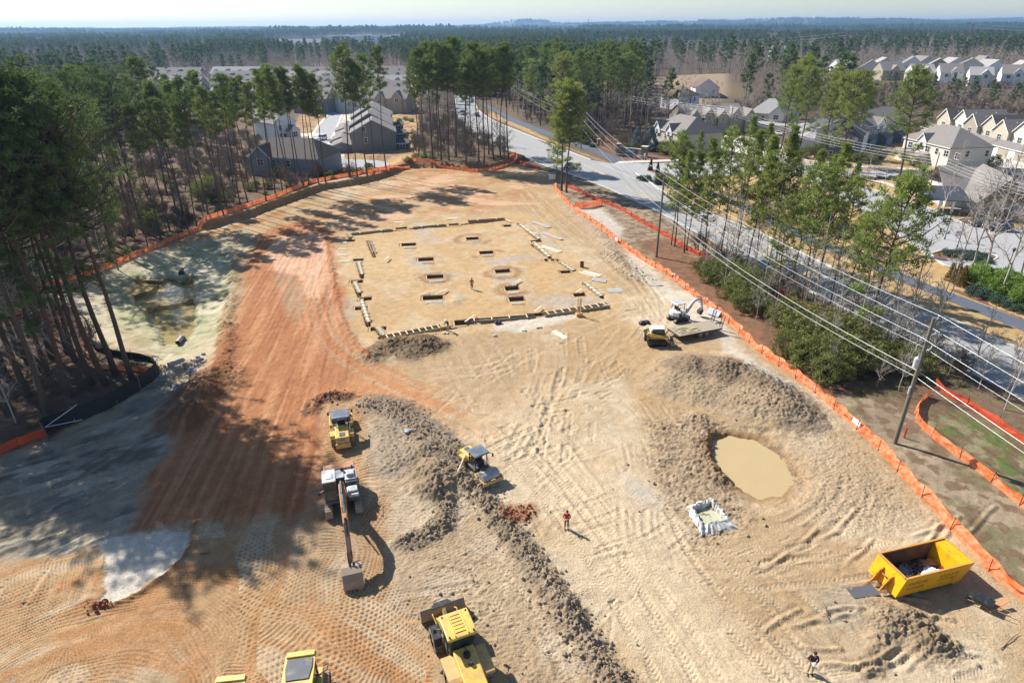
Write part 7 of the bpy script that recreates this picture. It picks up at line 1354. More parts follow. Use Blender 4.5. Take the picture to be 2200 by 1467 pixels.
for k, (dx, z) in enumerate(((-3.5, .82), (3.5, .83), (0, .94))):
    wire(g1 + Vector((dx, 0, h1 * z)), g1 + Vector((dx - 260, 60, h1 * z - 6)), 6, .12, ['lower', 'middle', 'upper'][k] + ' wire running left from the left rusty power pole', grp='wires of the rusty power poles'); wire(g2 + Vector((dx, 0, h2 * z)), g2 + Vector((dx + 300, -120, h2 * z - 4)), 6, .12, ['lower', 'middle', 'upper'][k] + ' wire running right from the right rusty power pole', grp='wires of the rusty power poles')
# ------------------------------------------------------------------ near utility poles and their wires
M_POLE = mat('pole_wood', (118, 112, 98), .9, var=.2, scale=3, bump=.3, bscale=10); M_INS = mat('insulator_grey', (186, 190, 194), .4)
def upole(px, py, h, label, full):
    g = GT(px, py); r = empty('utility_pole', (g.x, g.y, g.z - .2), 0, label, 'utility pole', 'utility poles beside the road'); MB().tube((0, 0, 0), (0, 0, h), .2, .13, 14).build('pole', M_POLE, r, True)
    b = MB(); A = []
    for dx, z in ((.55, h - 1.5), (-.55, h - 2.1), (.35, h - .1)): b.bar((0, 0, z - .15), (dx, 0, z), .06); b.tube((dx, 0, z), (dx, 0, z + .28), .06, .05, 8); A.append(Vector((g.x + dx, g.y, g.z + z + .1)))
    b.build('bracket', M_INS, r)
    if full:
        t = MB(); t.tube((-.42, -.15, h - 4.6), (-.42, -.15, h - 3.7), .24, .24, 16); t.tube((-.42, -.15, h - 3.7), (-.42, -.15, h - 3.55), .2, .08, 12); t.tube((-.42, -.15, h - 3.6), (-.42, -.15, h - 3.2), .04, .03, 6); t.build('transformer', M_INS, r, True)
        q = MB(); q.bar((0, 0, h - 3.2), (-.6, .1, h - 2.9), .05); q.bar((0, 0, h - 3.2), (.6, .1, h - 2.9), .05); [q.tube((s * .6, .1, h - 3.05), (s * .66, .1, h - 2.6), .05, .05, 8) for s in (-1, 1)]; q.tube((-.25, -.1, 5.5), (-.25, -.1, 6.2), .09, .09, 8); q.build('cutout', M_INS, r)
    for z in (h - 3.0, h - 5.2, h - 5.8): A.append(Vector((g.x, g.y + .15, g.z + z)))
    return A
P1 = upole(1922, 952, 12.7, 'near leaning utility pole carrying a grey transformer', True); P2 = upole(1410, 552, 13.2, 'utility pole at the top of the pine straw strip', False); P3 = upole(1248, 320, 11.5, 'utility pole on the dormant grass beside the dark path', False)
far = G(1098, 236); P4 = [Vector((far.x, far.y, 11.5 - k * .6)) for k in range(6)]
nxt = G(1922, 952) + (G(1922, 952) - G(1410, 552)) * .95; P0 = [Vector((nxt.x, nxt.y, p.z)) + Vector((q.x - P1[2].x, 0, 0)) for p, q in zip(P1, P1)]
WN = ['outer top', 'inner top', 'topmost', 'neutral', 'upper cable', 'lower cable']
rad_ = [.02, .02, .02, .014, .028, .022]
for k in range(6):
    wire(P2[k], P1[k], .7 + .12 * k, rad_[k], WN[k] + ' wire between the two utility poles right of the site', grp='wires along the roadside strip'); wire(P1[k], P0[k], .7, rad_[k], WN[k] + ' wire running off the right edge from the near pole', grp='wires along the roadside strip')
    if k in (0, 1, 2, 4): wire(P2[k], P3[k] + Vector((0, 0, 0)), 1.0, .03, WN[k] + ' wire crossing the road toward the far utility pole', grp='wires over the road'); wire(P3[k], P4[k], .8, .035, WN[k] + ' wire beyond the far utility pole above the road', grp='wires over the road')
hp = G(1565, 300); hq = [Vector((hp.x, hp.y, 10 - k * .7)) for k in range(4)]; he = G(1155, 225); hf = [Vector((he.x, he.y, 12 - k * .7)) for k in range(4)]
r = empty('utility_pole', (hp.x, hp.y, 0), 0, 'distant utility pole in front of the parking court', 'utility pole', 'utility poles beside the road'); MB().tube((0, 0, 0), (0, 0, 10.5), .17, .12, 10).build('pole', M_POLE, r, True); MB().bar((-.8, 0, 9.8), (.8, 0, 9.8), .12).build('crossarm', M_POLE, r)
hn = G(1990, 430); hm_ = [Vector((hn.x, hn.y, 9.5 - k * .6)) for k in range(4)]; hr = G(2330, 560); ho2 = [Vector((hr.x, hr.y, 9.5 - k * .6)) for k in range(4)]
for k in range(4):
    wire(hf[k], hq[k], 1.5, .028, ORDS[k] + ' wire from the top in the line over the stone entrance sign', grp='line over the entrance'); wire(hq[k], hm_[k], 1.6, .026, ORDS[k] + ' wire from the top over the parking lot entry road', grp='line over the entrance'); wire(hm_[k], ho2[k], 1.0, .03, ORDS[k] + ' wire from the top in front of the clubhouse', grp='line over the entrance')
r = empty('utility_pole', (hn.x, hn.y, 0), 0, 'slim utility pole between the parking lot and the clubhouse', 'utility pole', 'utility poles beside the road'); MB().tube((0, 0, 0), (0, 0, 10.0), .14, .1, 10).build('pole', M_POLE, r, True)
# guy stakes and marker at the near pole
g = GT(1942, 940); o = MB().tube((0, 0, 0), (0, 0, 1.1), .09, .08, 8).build('marker_post', M_ORD); o.location = g; tag(o, 'short orange marker post at the foot of the near utility pole', 'marker post')
# ------------------------------------------------------------------ lamps, signs, rail fence, entrance wall
def lamp(px, py, h, label):
    r = empty('street_lamp', GT(px, py), 0, label, 'street lamp', 'black lamps of the parking lot'); MB().tube((0, 0, 0), (0, 0, h), .07, .05, 8).tube((0, 0, 0), (0, 0, .5), .14, .09, 8).build('pole', M_BLK, r, True); MB().tube((0, 0, h), (0, 0, h + .4), .12, .22, 8).tube((0, 0, h + .4), (0, 0, h + .65), .32, .03, 8).build('lantern', M_BLK, r)
lamp(2029, 515, 4.6, 'black lamp standing left of the planted parking island'); lamp(2056, 532, 4.2, 'black lamp standing on the planted parking island'); lamp(2160, 590, 3.6, 'black lamp behind the bright green bushes'); lamp(2092, 470, 3.8, 'black lamp on the round mulch island')
def signp(px, py, h, w, hh, m_, label, text=None):
    r = empty('road_sign', GT(px, py), 0, label, 'sign'); MB().tube((0, 0, 0), (0, 0, h), .04, .04, 6).build('post', M_INS, r); MB().box((0, -.05, h - hh / 2), (w, .03, hh)).build('panel', m_, r); return r
r = signp(2052, 520, 2.0, .9, .9, mat('sign_white', (226, 222, 222)), 'white notice sign with red border on a post in the parking lot'); 
for a, b, c, d in ((-.42, .42, 1.96, 2.0), (-.42, .42, 1.1, 1.14), (-.42, -.38, 1.1, 2.0), (.38, .42, 1.1, 2.0), (-.25, .25, 1.66, 1.8)): MB().bb(a, b, -.085, -.07, c, d).build('border', mat('sign_red', (200, 50, 50)), r)
r = empty('road_sign', GT(1712, 372), 0, 'yellow diamond warning sign at the side road', 'sign'); MB().tube((0, 0, 0), (0, 0, 2.6), .04, .04, 6).build('post', M_INS, r); MB().box((0, -.05, 2.7), (.95, .03, .95), ry=math.pi / 4).build('panel', mat('sign_yellow', (226, 222, 30), .5), r)
signp(1384, 346, 2.1, .6, .75, mat('sign_white', (226, 222, 222)), 'small white sign beside the right stone pillar'); signp(1363, 352, 2.4, .5, .5, M_DOOR, 'thin dark sign post at the corner of the side road')
for i, (a, b) in enumerate([(1880, 384), (2018, 440)]):
    o = MB().prism([(-.4, 0), (.4, 0), (.4, .9), (-.2, 1.2), (-.4, .9)], -.2, .2).build('junction_cabinet', M_TRIM); o.location = GT(a, b); tag(o, ('white cabinet in the hedge row by the entry road', 'white cabinet in front of the clubhouse porch')[i], 'cabinet')
# stone entrance sign: two pillars and a curved wall
a = G(1328, 333); b = G(1386, 338); d = b - a; rz = math.atan2(d.y, d.x); L = d.length; r = empty('entrance_wall', (a.x, a.y, 0), rz, 'stone entrance sign wall with a large right pillar and pale caps', 'entrance wall')
M_STN = mat('field_stone', (132, 118, 104), .9, var=.35, scale=5, bump=.5, bscale=10); M_CAP = mat('pale_cap_stone', (206, 200, 188), .8)
def pil(x, w, h): 
    MB().bb(x - w / 2, x + w / 2, -w / 2, w / 2, .5, h).build('pillar', M_STN, r); MB().bb(x - w / 2 - .12, x + w / 2 + .12, -w / 2 - .12, w / 2 + .12, h, h + .18).build('pillar_cap', M_CAP, r); MB().bb(x - w / 2 - .2, x + w / 2 + .2, -w / 2 - .2, w / 2 + .2, 0, .5).build('pillar_base', M_CAP, r)
pil(0, 1.0, 3.1); pil(.9, .7, 2.4); pil(L - .3, 1.6, 2.9)
q = MB(); n = 10; P = [(1.3 + (L - 2.5) * k / n, .7 * math.sin(math.pi * k / n)) for k in range(n + 1)]; [q.bar((P[k][0], P[k][1], 1.25), (P[k + 1][0], P[k + 1][1], 1.25), .4, 1.5) for k in range(n)]; q.build('wall', M_STN, r); q = MB(); [q.bar((P[k][0], P[k][1], 2.08), (P[k + 1][0], P[k + 1][1], 2.08), .55, .14) for k in range(n)]; [q.bar((P[k][0], P[k][1], .24), (P[k + 1][0], P[k + 1][1], .24), .6, .46) for k in range(n)]; q.build('coping', M_CAP, r)
pn = MB().bb(2.0, 5.0, -.06, .0, .75, 1.75).build('name_panel', mat('panel_blue_grey', (132, 146, 170), .5), r); pn.location = (0, .12, 0)
lt = MB(); rg = random.Random(5); [lt.bb(2.25 + k * .36, 2.25 + k * .36 + .2, -.1, -.07, 1.1 + .02 * (k % 2), 1.45) for k in range(7)]; lt.build('lettering', M_TRIM, pn)
def rail(a, b, n, label):
    A = GT(*a); B = GT(*b); d = B - A; r = empty('rail_fence', A, math.atan2(d.y, d.x), label, 'fence', 'split rail fences at the entrance'); L = d.length; M_ = mat('rail_wood', (132, 104, 80), .85)
    for k in range(n + 1): MB().bb(L * k / n - .08, L * k / n + .08, -.08, .08, -.1, 1.3).build('post', M_, r)
    for z in (.45, .8, 1.15): MB().bar((0, 0, z), (L, 0, z), .06, .1).build('rail', M_, r)
rail((1250, 296), (1284, 307), 5, 'brown rail fence left of the small stone pier'); rail((1288, 310), (1322, 325), 5, 'brown rail fence between small stone pier and entrance wall')
o = empty('stone_pier', GT(1286, 312), 0, 'small stone pier in the rail fence', 'stone pier'); MB().bb(-.35, .35, -.35, .35, 0, 1.8).build('pier', M_STN, o); MB().bb(-.42, .42, -.42, .42, 1.8, 1.95).build('cap', M_CAP, o)
for i in range(7):
    put(JUN, GT(1330 + i * 9, 336 + i * 1.2), .35, label=ORDS[i] + ' clipped ball shrub from the left in front of the entrance wall', cat='shrub', group='ball shrubs at the entrance wall')
# ------------------------------------------------------------------ cars
def car(loc, rz, rgb, label, kind='suv', group=None):
    r = empty('parked_car', loc, rz, label, 'car', group or 'parked cars'); key = 'car_paint_%d_%d_%d' % rgb; m_ = mat(key, rgb, .25, .2, var=.03, coat=.6); k = 1.0
    if kind == 'sedan': prof = [(-2.3, .35), (-2.35, .8), (-2.2, .95), (-1.55, 1.0), (1.0, .98), (2.15, .8), (2.3, .6), (2.3, .35)]; top = [(-1.7, .98), (-1.0, 1.42), (.4, 1.44), (1.15, .98)]
    elif kind == 'truck': prof = [(-2.75, .5), (-2.75, 1.1), (-.9, 1.12), (1.3, 1.15), (2.5, 1.08), (2.7, .8), (2.7, .5)]; top = [(-.85, 1.1), (-.7, 1.8), (.7, 1.82), (1.4, 1.12)]
    else: prof = [(-2.3, .4), (-2.35, 1.0), (1.1, 1.08), (2.2, .98), (2.35, .7), (2.3, .4)]; top = [(-2.25, 1.0), (-2.0, 1.65), (.4, 1.7), (1.2, 1.06)]
    MB().prism(prof, -.9, .9).build('body', m_, r, bevel=.1, seg=3); MB().prism([(y * .97, z) for y, z in top], -.78, .78).build('window', M_PANE, r, bevel=.05)
    y0, y1 = top[1][0] + .05, top[2][0] - .05; MB().bb(-.74, .74, y0, y1, top[1][1] - .02, top[1][1] + .05).build('roof', m_, r, bevel=.04)
    if kind == 'truck': MB().bb(-.72, .72, -2.65, -1.0, 1.1, 1.16).build('bed', M_BLK, r)
    for s in (-1, 1):
        for y in (-1.45, 1.45): t = MB().tube((s * .72, y, .36), (s * .93, y, .36), .36, .36, 18).build('wheel', M_BLK, r, True); MB().tube((s * .931, y, .36), (s * .95, y, .36), .2, .2, 12).build('rim', M_CHR, t)
        MB().bb(s * .6 - .18, s * .6 + .18, 2.2, 2.34, .65, .8).build('headlight', M_TRIM, r); MB().bb(s * .65 - .12, s * .65 + .12, -2.38, -2.28, .75, .95).build('tail_light', mat('tail_red', (150, 20, 20), .3), r)
car(G(692, 301), 2.9, (216, 218, 222), 'small white car parked on the left street'); car(G(722, 308), -1.9, (204, 208, 214), 'white pickup truck in the driveway of the grey row', 'truck'); car(G(711, 324), -1.7, (40, 48, 62), 'dark suv parked nearest the turning circle'); car(G(768, 201), 1.5, (96, 130, 176), 'blue car far up the left street'); car(G(672, 250), 1.2, (70, 84, 110), 'dark blue car in the shade of the left driveways'); car(G(786, 230), .3, (60, 64, 72), 'grey car beside the dark grey gable')
car(G(1222, 362), R(160), (52, 66, 80), 'dark car on the road partly hidden by the lone pines', 'sedan'); car(G(994, 247), R(196), (150, 156, 164), 'grey car far along the main road'); car(G(1024, 250), R(16), (74, 76, 84), 'second car far along the main road behind the centre stand', 'sedan')
car(G(2112, 487), R(70), (86, 90, 98), 'grey suv parked by the clubhouse'); car(G(2142, 495), R(74), (44, 70, 104), 'dark blue suv parked beside the grey one'); car(G(1598, 281), R(190), (60, 72, 60), 'dark green car at the near end of the long row', 'sedan'); car(G(1620, 283), R(185), (48, 52, 56), 'black car beside the beige hipped townhouse', 'sedan'); car(G(1672, 290), R(170), (214, 214, 216), 'white car parked by the garage wings', 'sedan'); car(G(1628, 306), R(100), (206, 210, 214), 'silver car in the middle of the parking court', 'sedan'); car(G(1650, 316), R(95), (224, 224, 226), 'white car at the near side of the parking court'); car(G(2002, 300), R(80), (216, 216, 218), 'white car parked at the left of the beige garage row', 'sedan'); car(G(2062, 322), R(80), (200, 204, 208), 'silver car in front of the beige garages')
car(G(2132, 375), R(20), (58, 62, 70), 'dark car beside the cream townhouse end', 'sedan')
# ------------------------------------------------------------------ people
M_SKIN = mat('skin', (196, 148, 122), .6, var=.05); M_HAIR = mat('hair_dark', (48, 38, 32), .8)
def skinned(name, pts, edges, rad, m_, parent, root_i=0, sub=2):
    me = bpy.data.meshes.new(name); me.from_pydata(pts, edges, []); o = bpy.data.objects.new(name, me); COL.objects.link(o); o.parent = parent; me.materials.append(m_)
    sm = o.modifiers.new('skin', 'SKIN'); sm.use_smooth_shade = True
    lay = me.skin_vertices[0] if me.skin_vertices else None
    if lay is None:
        bm = bmesh.new(); bm.from_mesh(me); bm.verts.layers.skin.verify(); bm.to_mesh(me); bm.free(); lay = me.skin_vertices[0]
    for i, v in enumerate(lay.data):
        r_ = rad[i]; v.radius = r_ if isinstance(r_, tuple) else (r_, r_); v.use_root = (i == root_i)
    s = o.modifiers.new('sub', 'SUBSURF'); s.levels = sub; s.render_levels = sub
    return o
def person(loc, rz, label, top_m, leg_m, shoe_m, pose='stand', hat=None, hair=True, scale=1.0, sleeves=True):
    r = empty('person', loc, rz, label, 'person'); r.scale = (scale,) * 3
    S = [(-.09, 0), (.09, 0)]; step = .16 if pose == 'walk' else .03
    J = dict(pel=(0, 0, .95), ch=(0, .01, 1.22), sh=(0, 0, 1.43), nk=(0, 0, 1.53), hd=(0, .02, 1.62), ht=(0, .01, 1.74))
    if pose == 'lean': J.update(ch=(0, .12, 1.2), sh=(0, .2, 1.38), nk=(0, .25, 1.47), hd=(0, .31, 1.54), ht=(0, .33, 1.65))
    legs = {}; arms = {}; sx = J['sh']
    for s in (-1, 1):
        y = step * s; legs[s] = [(s * .1, 0, .9), (s * .11, y * .6 + .03, .5), (s * .115, y, .08), (s * .12, y + .15, .035)]
        if pose in ('stand', 'walk'): el = (s * .27, -.03 - .1 * s * (pose == 'walk'), 1.13); ha = (s * .24, .1 - .14 * s * (pose == 'walk'), .92)
        elif pose == 'hold': el = (s * .27, .02, 1.14); ha = (s * .08, .26, 1.13)
        else: el = (s * .27, sx[1] + .05, 1.12); ha = (s * .2, sx[1] + .2, .95)
        arms[s] = [(s * .17, sx[1], sx[2] - .03), el, ha]
    # continuous body
    P = [J['pel'], J['ch'], J['sh'], J['nk'], J['hd'], J['ht']]; E = [(0, 1), (1, 2), (2, 3), (3, 4), (4, 5)]; Rr = [(.14, .1), (.15, .1), (.12, .085), (.05, .05), (.085, .1), (.06, .075)]
    for s in (-1, 1):
        b = len(P); P += legs[s]; E += [(0, b), (b, b + 1), (b + 1, b + 2), (b + 2, b + 3)]; Rr += [.085, .055, .035, .03]
        b = len(P); P += arms[s]; E += [(2, b), (b, b + 1), (b + 1, b + 2)]; Rr += [.055, .04, .026]
        h = Vector(arms[s][2]); f = (h - Vector(arms[s][1])).normalized(); side = Vector((0, 1, 0)).cross(f); side = Vector((1, 0, 0)) if side.length < .1 else side.normalized()
        pm_ = h + f * .06; P.append(tuple(pm_)); E.append((b + 2, b + 3)); Rr.append((.035, .018)); pi = b + 3
        for k, ln in enumerate((.07, .08, .075, .06)):
            q = pm_ + side * (-.03 + .02 * k) + f * .04; c = len(P); P += [tuple(q), tuple(q + f * ln * .6 + Vector((0, .012, 0)))]; E += [(pi, c), (c, c + 1)]; Rr += [.009, .008]
        c = len(P); P += [tuple(h + f * .02 - side * .04), tuple(h + f * .06 - side * .055)]; E += [(b + 2, c), (c, c + 1)]; Rr += [.012, .009]
    skinned('body', P, E, Rr, M_SKIN, r)
    fc = MB(); hd = Vector(J['hd']); fc.ell((hd.x, hd.y + .1, hd.z), (.015, .025, .025), 6, 5); [fc.ell((hd.x + s * .09, hd.y, hd.z), (.012, .025, .032), 6, 5) for s in (-1, 1)]; fc.build('ears_and_nose', M_SKIN, r, True)
    ey = MB(); [ey.ell((hd.x + s * .034, hd.y + .088, hd.z + .02), (.012, .01, .009), 6, 5) for s in (-1, 1)]; ey.build('eyes', M_HAIR, r); mo = MB(); mo.box((hd.x, hd.y + .094, hd.z - .05), (.045, .01, .01)); mo.build('mouth', mat('lips', (150, 88, 80), .6), r)
    # clothing
    P = [J['pel'], J['ch'], J['sh'], (J['sh'][0], J['sh'][1], J['sh'][2] + .05)]; E = [(0, 1), (1, 2), (2, 3)]; Rr = [(.165, .125), (.175, .125), (.13, .1), (.07, .07)]
    for s in (-1, 1):
        a3 = arms[s]; e_ = Vector(a3[1]) + (Vector(a3[2]) - Vector(a3[1])) * (.92 if sleeves else .05); b = len(P); P += [a3[0], a3[1], tuple(e_)]; E += [(2, b), (b, b + 1), (b + 1, b + 2)]; Rr += [.075, .056, .045]
    skinned('jacket', P, E, Rr, top_m, r)
    P = [(0, 0, .96), (0, 0, .9)]; E = [(0, 1)]; Rr = [(.155, .115), (.15, .11)]
    for s in (-1, 1): b = len(P); P += [(s * .1, 0, .82), legs[s][1], (legs[s][2][0], legs[s][2][1], .12)]; E += [(1, b), (b, b + 1), (b + 1, b + 2)]; Rr += [.1, .075, .06]
    skinned('trousers', P, E, Rr, leg_m, r)
    for s in (-1, 1): MB().ell((legs[s][3][0], legs[s][3][1] - .04, .045), (.05, .14, .05), 10, 6).build('shoe', shoe_m, r, True)
    if hat: MB().ell((hd.x, hd.y + .01, hd.z + .09), (.125, .14, .09), 12, 7).tube((hd.x, hd.y + .03, hd.z + .06), (hd.x, hd.y + .03, hd.z + .075), .17, .17, 14).build('hard_hat', hat, r, True)
    elif hair: MB().ell((hd.x, hd.y - .012, hd.z + .05), (.1, .112, .1), 12, 8).build('hair', M_HAIR, r, True)
    return r
M_RED = mat('red_jacket', (176, 26, 40), .8, var=.15); M_DKJ = mat('dark_jacket', (46, 36, 44), .8, var=.2); M_KHK = mat('khaki_trousers', (178, 164, 134), .85); M_DKT = mat('dark_trousers', (52, 50, 62), .85); M_GRT = mat('grey_trousers', (120, 112, 104), .85); M_SH = mat('shoe_dark', (52, 44, 38), .7); M_SHW = mat('shoe_pale', (200, 196, 190), .7)
person(GT(1217, 1135), R(170), 'person in a red top and grey trousers walking on the open yard', M_RED, M_GRT, M_SH, 'hold', scale=1.0)
person(GT(1014, 622), R(12), 'person in red jacket and black trousers standing on the building pad', M_RED, M_DKT, M_SHW, 'stand', scale=1.02)
person(GT(1739, 1445), R(165), 'person in dark jacket and khaki trousers holding papers at the bottom right', M_DKJ, M_KHK, M_SH, 'hold', scale=1.04)
o = MB().box((0, 0, 0), (.3, .22, .02)).build('paper', M_TRIM); g = GT(1739, 1445); o.location = g + Vector((-.08, -.31, 1.18)); o.rotation_euler = (.3, .1, .2); tag(o, 'white papers held by the person in the dark jacket', 'papers')
person(GT(963, 711), R(150), 'worker in black shirt and pale hat at the near pad form', M_DKJ, M_KHK, M_SH, 'lean', hat=mat('hat_white', (226, 226, 222), .4))
person(GT(856, 303), R(100), 'distant person in pale top on the lawn behind the grey row', mat('pale_shirt', (196, 190, 186)), M_DKT, M_SH, 'stand')
o = MB(); rg = random.Random(4); [o.ell((rg.uniform(-.35, .35), rg.uniform(-.2, .2), .2), (rg.uniform(.15, .32), rg.uniform(.15, .25), rg.uniform(.14, .3)), 8, 6) for _ in range(5)]; o = o.build('tool_bag', M_BLK); o.location = GT(1069, 696); tag(o, 'dark tool bag on the near edge of the pad right of the worker', 'bag')
for i, (a, b) in enumerate([(958, 717), (1063, 723), (1127, 711), (1158, 704), (875, 927)]):
    o = MB(); [o.ell((rg.uniform(-.3, .3), rg.uniform(-.15, .15), .1), (rg.uniform(.15, .3), rg.uniform(.1, .2), .12), 8, 5) for _ in range(3)]; o = o.build('plastic_scrap', mat('clear_sheet', (196, 202, 204))); o.location = GT(a, b); tag(o, ['white plastic scrap at the feet of the worker', 'white scrap below the dark tool bag', 'white scrap in front of the pit at the timber posts', 'rightmost white scrap below the near pad edge', 'white scrap on the spoil ridge beside the compactor'][i], 'scrap')
# tools: fallen branches in the yard
M_STK = mat('dead_branch', (96, 80, 64), .9)
for i, (a, b, L, an) in enumerate([(1905, 1335, 1.6, .9), (1840, 1180, 1.4, .2), (1335, 588, 2.4, .3), (1343, 668, 2.0, .3), (2150, 1395, 2.2, .5), (1780, 1330, 1.2, 1.3), (430, 1190, .8, .2), (1500, 650, 1.6, .8)]):
    q = MB(); p = Vector((0, 0, .06)); dd = Vector((1, 0, .03))
    for k in range(5): n_ = p + dd * L / 5 + Vector((0, random.uniform(-.06, .06), random.uniform(-.02, .03))); q.tube(p, n_, .035 - .004 * k, .03 - .004 * k, 6); (k % 2) and q.tube(p, p + Vector((.15, random.choice((-.3, .3)), .05)), .015, .008, 5); p = n_
    o = q.build('fallen_branch', M_STK); o.location = GT(a, b); o.rotation_euler = (0, 0, an); tag(o, ['branch below the yellow container', 'branch on the churned ground beyond the container', 'long branch between pad and fence at the straw strip', 'branch left of the white excavator', 'branch at the bottom right corner', 'branch on the pale patch left of the container', 'small twig at the edge of the shaded clay', 'branch on the spoil by the upper fence'][i], 'branch')
# ------------------------------------------------------------------ the far woods, one mass each
def detach(o):
    for c in list(o.users_collection): c.objects.unlink(o)
def forest(name, protos, pts, label, seed=1):
    """one object whose geometry nodes stand a tree on each point"""
    cl = bpy.data.collections.new(name + '_kinds')
    for i, (a, b) in enumerate(protos):
        # join trunk and crown meshes of a kind into one instanced mesh
        ma, mb = a.data, b.data; va = np.empty(len(ma.vertices) * 3, np.float32); ma.vertices.foreach_get('co', va); vb = np.empty(len(mb.vertices) * 3, np.float32); mb.vertices.foreach_get('co', vb)
        fa = np.array([p.vertices[:] for p in ma.polygons]); fb = np.array([p.vertices[:] for p in mb.polygons]) + len(ma.vertices)
        o = mesh_np('%s_kind' % name, np.concatenate([va, vb]).reshape(-1, 3), [fa, fb], mats=[ma.materials[0], mb.materials[0]], fmat=[0] * len(fa) + [1] * len(fb))
        detach(o); cl.objects.link(o); o.name = '%02d_kind' % i
        bpy.data.objects.remove(a); bpy.data.objects.remove(b)
    P = np.array(pts, np.float32); me = bpy.data.meshes.new(name); me.vertices.add(len(P)); me.vertices.foreach_set('co', P[:, :3].ravel())
    for nm, k, ty in (('pick', 3, 'INT'), ('size', 4, 'FLOAT'), ('turn', 5, 'FLOAT')):
        at_ = me.attributes.new(nm, ty, 'POINT'); at_.data.foreach_set('value', P[:, k].astype(np.int32 if ty == 'INT' else np.float32))
    me.update(); o = bpy.data.objects.new(name, me); COL.objects.link(o); tag(o, label, None, None, 'stuff')
    ng = bpy.data.node_groups.new(name, 'GeometryNodeTree'); ng.interface.new_socket('Geometry', in_out='INPUT', socket_type='NodeSocketGeometry'); ng.interface.new_socket('Geometry', in_out='OUTPUT', socket_type='NodeSocketGeometry')
    N = ng.nodes; L = ng.links; gi = N.new('NodeGroupInput'); go = N.new('NodeGroupOutput'); ci = N.new('GeometryNodeCollectionInfo'); ci.inputs['Collection'].default_value = cl; ci.inputs['Separate Children'].default_value = True; ci.inputs['Reset Children'].default_value = True
    mp = N.new('GeometryNodeMeshToPoints'); ip = N.new('GeometryNodeInstanceOnPoints'); ip.inputs['Pick Instance'].default_value = True
    def attr(nm, ty): a = N.new('GeometryNodeInputNamedAttribute'); a.data_type = ty; a.inputs['Name'].default_value = nm; return [q for q in a.outputs if q.enabled and q.name == 'Attribute'][0]
    L.new(gi.outputs[0], mp.inputs['Mesh']); L.new(mp.outputs[0], ip.inputs['Points']); L.new(ci.outputs[0], ip.inputs['Instance']); L.new(attr('pick', 'INT'), ip.inputs['Instance Index'])
    cx = N.new('ShaderNodeCombineXYZ'); L.new(attr('turn', 'FLOAT'), cx.inputs['Z']); L.new(cx.outputs[0], ip.inputs['Rotation'])
    sc_ = N.new('ShaderNodeCombineXYZ'); sa = attr('size', 'FLOAT'); [L.new(sa, sc_.inputs[q]) for q in 'XYZ']; L.new(sc_.outputs[0], ip.inputs['Scale'])
    L.new(ip.outputs[0], go.inputs[0]); md = o.modifiers.new('trees', 'NODES'); md.node_group = ng; return o
def FP(a):
    return [pine(s, 22, .42, 3.4, 16, 3, 9, 1.5, .55, 1.0, r0=.2, needle=M_FARN, dead=0, tmp=True) for s in a]
M_FARN = mat('far_pine_needles', (92, 108, 58), .8, var=.4, scale=.3, trans=.3, obj_var=.12)
M_FARB = mat('far_bare_twigs', (166, 152, 138), .95, var=.2, scale=.3)
def FB(a): return [bare(s, 18, 9, 4, 3, .34, .14, M_FARB, rt=.05, tmp=True) for s in a]
kp = FP((81, 82, 83)); kb = FB((84, 85, 86)); kp2 = FP((87,)); kb2 = FB((88,))
# whole clumps of trees for the remote distance
def clump(tree, n, rad, seed, s0=1.0):
    rg = random.Random(seed); out = []
    for m in tree:
        me = m.data; v = np.empty(len(me.vertices) * 3, np.float32); me.vertices.foreach_get('co', v); v = v.reshape(-1, 3); f = np.array([p.vertices[:] for p in me.polygons]); out.append([v, f, me.materials[0]])
    res = []; pos = [(rg.uniform(-rad, rad), rg.uniform(-rad, rad), rg.uniform(0, 6.28), rg.uniform(.75, 1.05) * s0) for _ in range(n)]
    for v, f, mm_ in out:
        VV = []; FF = []; b = 0
        for x, y, a, s in pos:
            c_, s_ = math.cos(a), math.sin(a); VV.append(np.stack([(v[:, 0] * c_ - v[:, 1] * s_) * s + x, (v[:, 0] * s_ + v[:, 1] * c_) * s + y, v[:, 2] * s], 1)); FF.append(f + b); b += len(v)
        res.append(mesh_np('clump', np.concatenate(VV), np.concatenate(FF), mm_))
    return tuple(res)
cp = [clump(kp2[0], 14, 22, 5), clump(kp2[0], 9, 22, 6)]; cb_ = [clump(kb2[0], 16, 22, 7), clump(kb2[0], 16, 22, 8)]
for q in (kp2[0] + kb2[0]): bpy.data.objects.remove(q)
# open ground without forest (photo outlines on the ground): yards, streets, fields
OPEN = [W(p) for p in ([(560, 420), (560, 300), (420, 255), (290, 215), (285, 182), (640, 165), (905, 158), (900, 300), (900, 350), (640, 420)],
        [(970, 420), (905, 350), (960, 250), (1000, 205), (1040, 205), (1120, 262), (1250, 300), (1400, 300), (1560, 270), (1700, 255), (1850, 240), (1980, 235), (2160, 245), (2400, 290), (2400, 900), (1500, 900)],
        [(1385, 262), (1380, 185), (1430, 168), (1560, 168), (1600, 235), (1580, 270)], [(1740, 200), (1760, 172), (1850, 150), (2010, 145), (2250, 148), (2400, 190), (2400, 225), (2200, 222), (1980, 215), (1780, 214)], [(540, 120), (540, 96), (700, 88), (880, 86), (890, 108), (760, 116)],
        [(-400, 250), (700, 250), (900, 300), (1120, 280), (2400, 300), (2400, 1700), (-400, 1700)])]
rg = np.random.default_rng(5)
und = [bare(s, 3.2, 9, 4, 3, .55, .03, M_UNDER, stems=4, rt=.012, base=.1, tmp=True) for s in (91, 92)]; gsh = []
for s in (93,):
    q_ = bush(s, 1.0, 1.5, 50, 22, .26, .12, M_SHRUB, rad=.3); ch = list(q_.children); gsh = [(ch[0], ch[1])]; bpy.data.objects.remove(q_)
pts = []
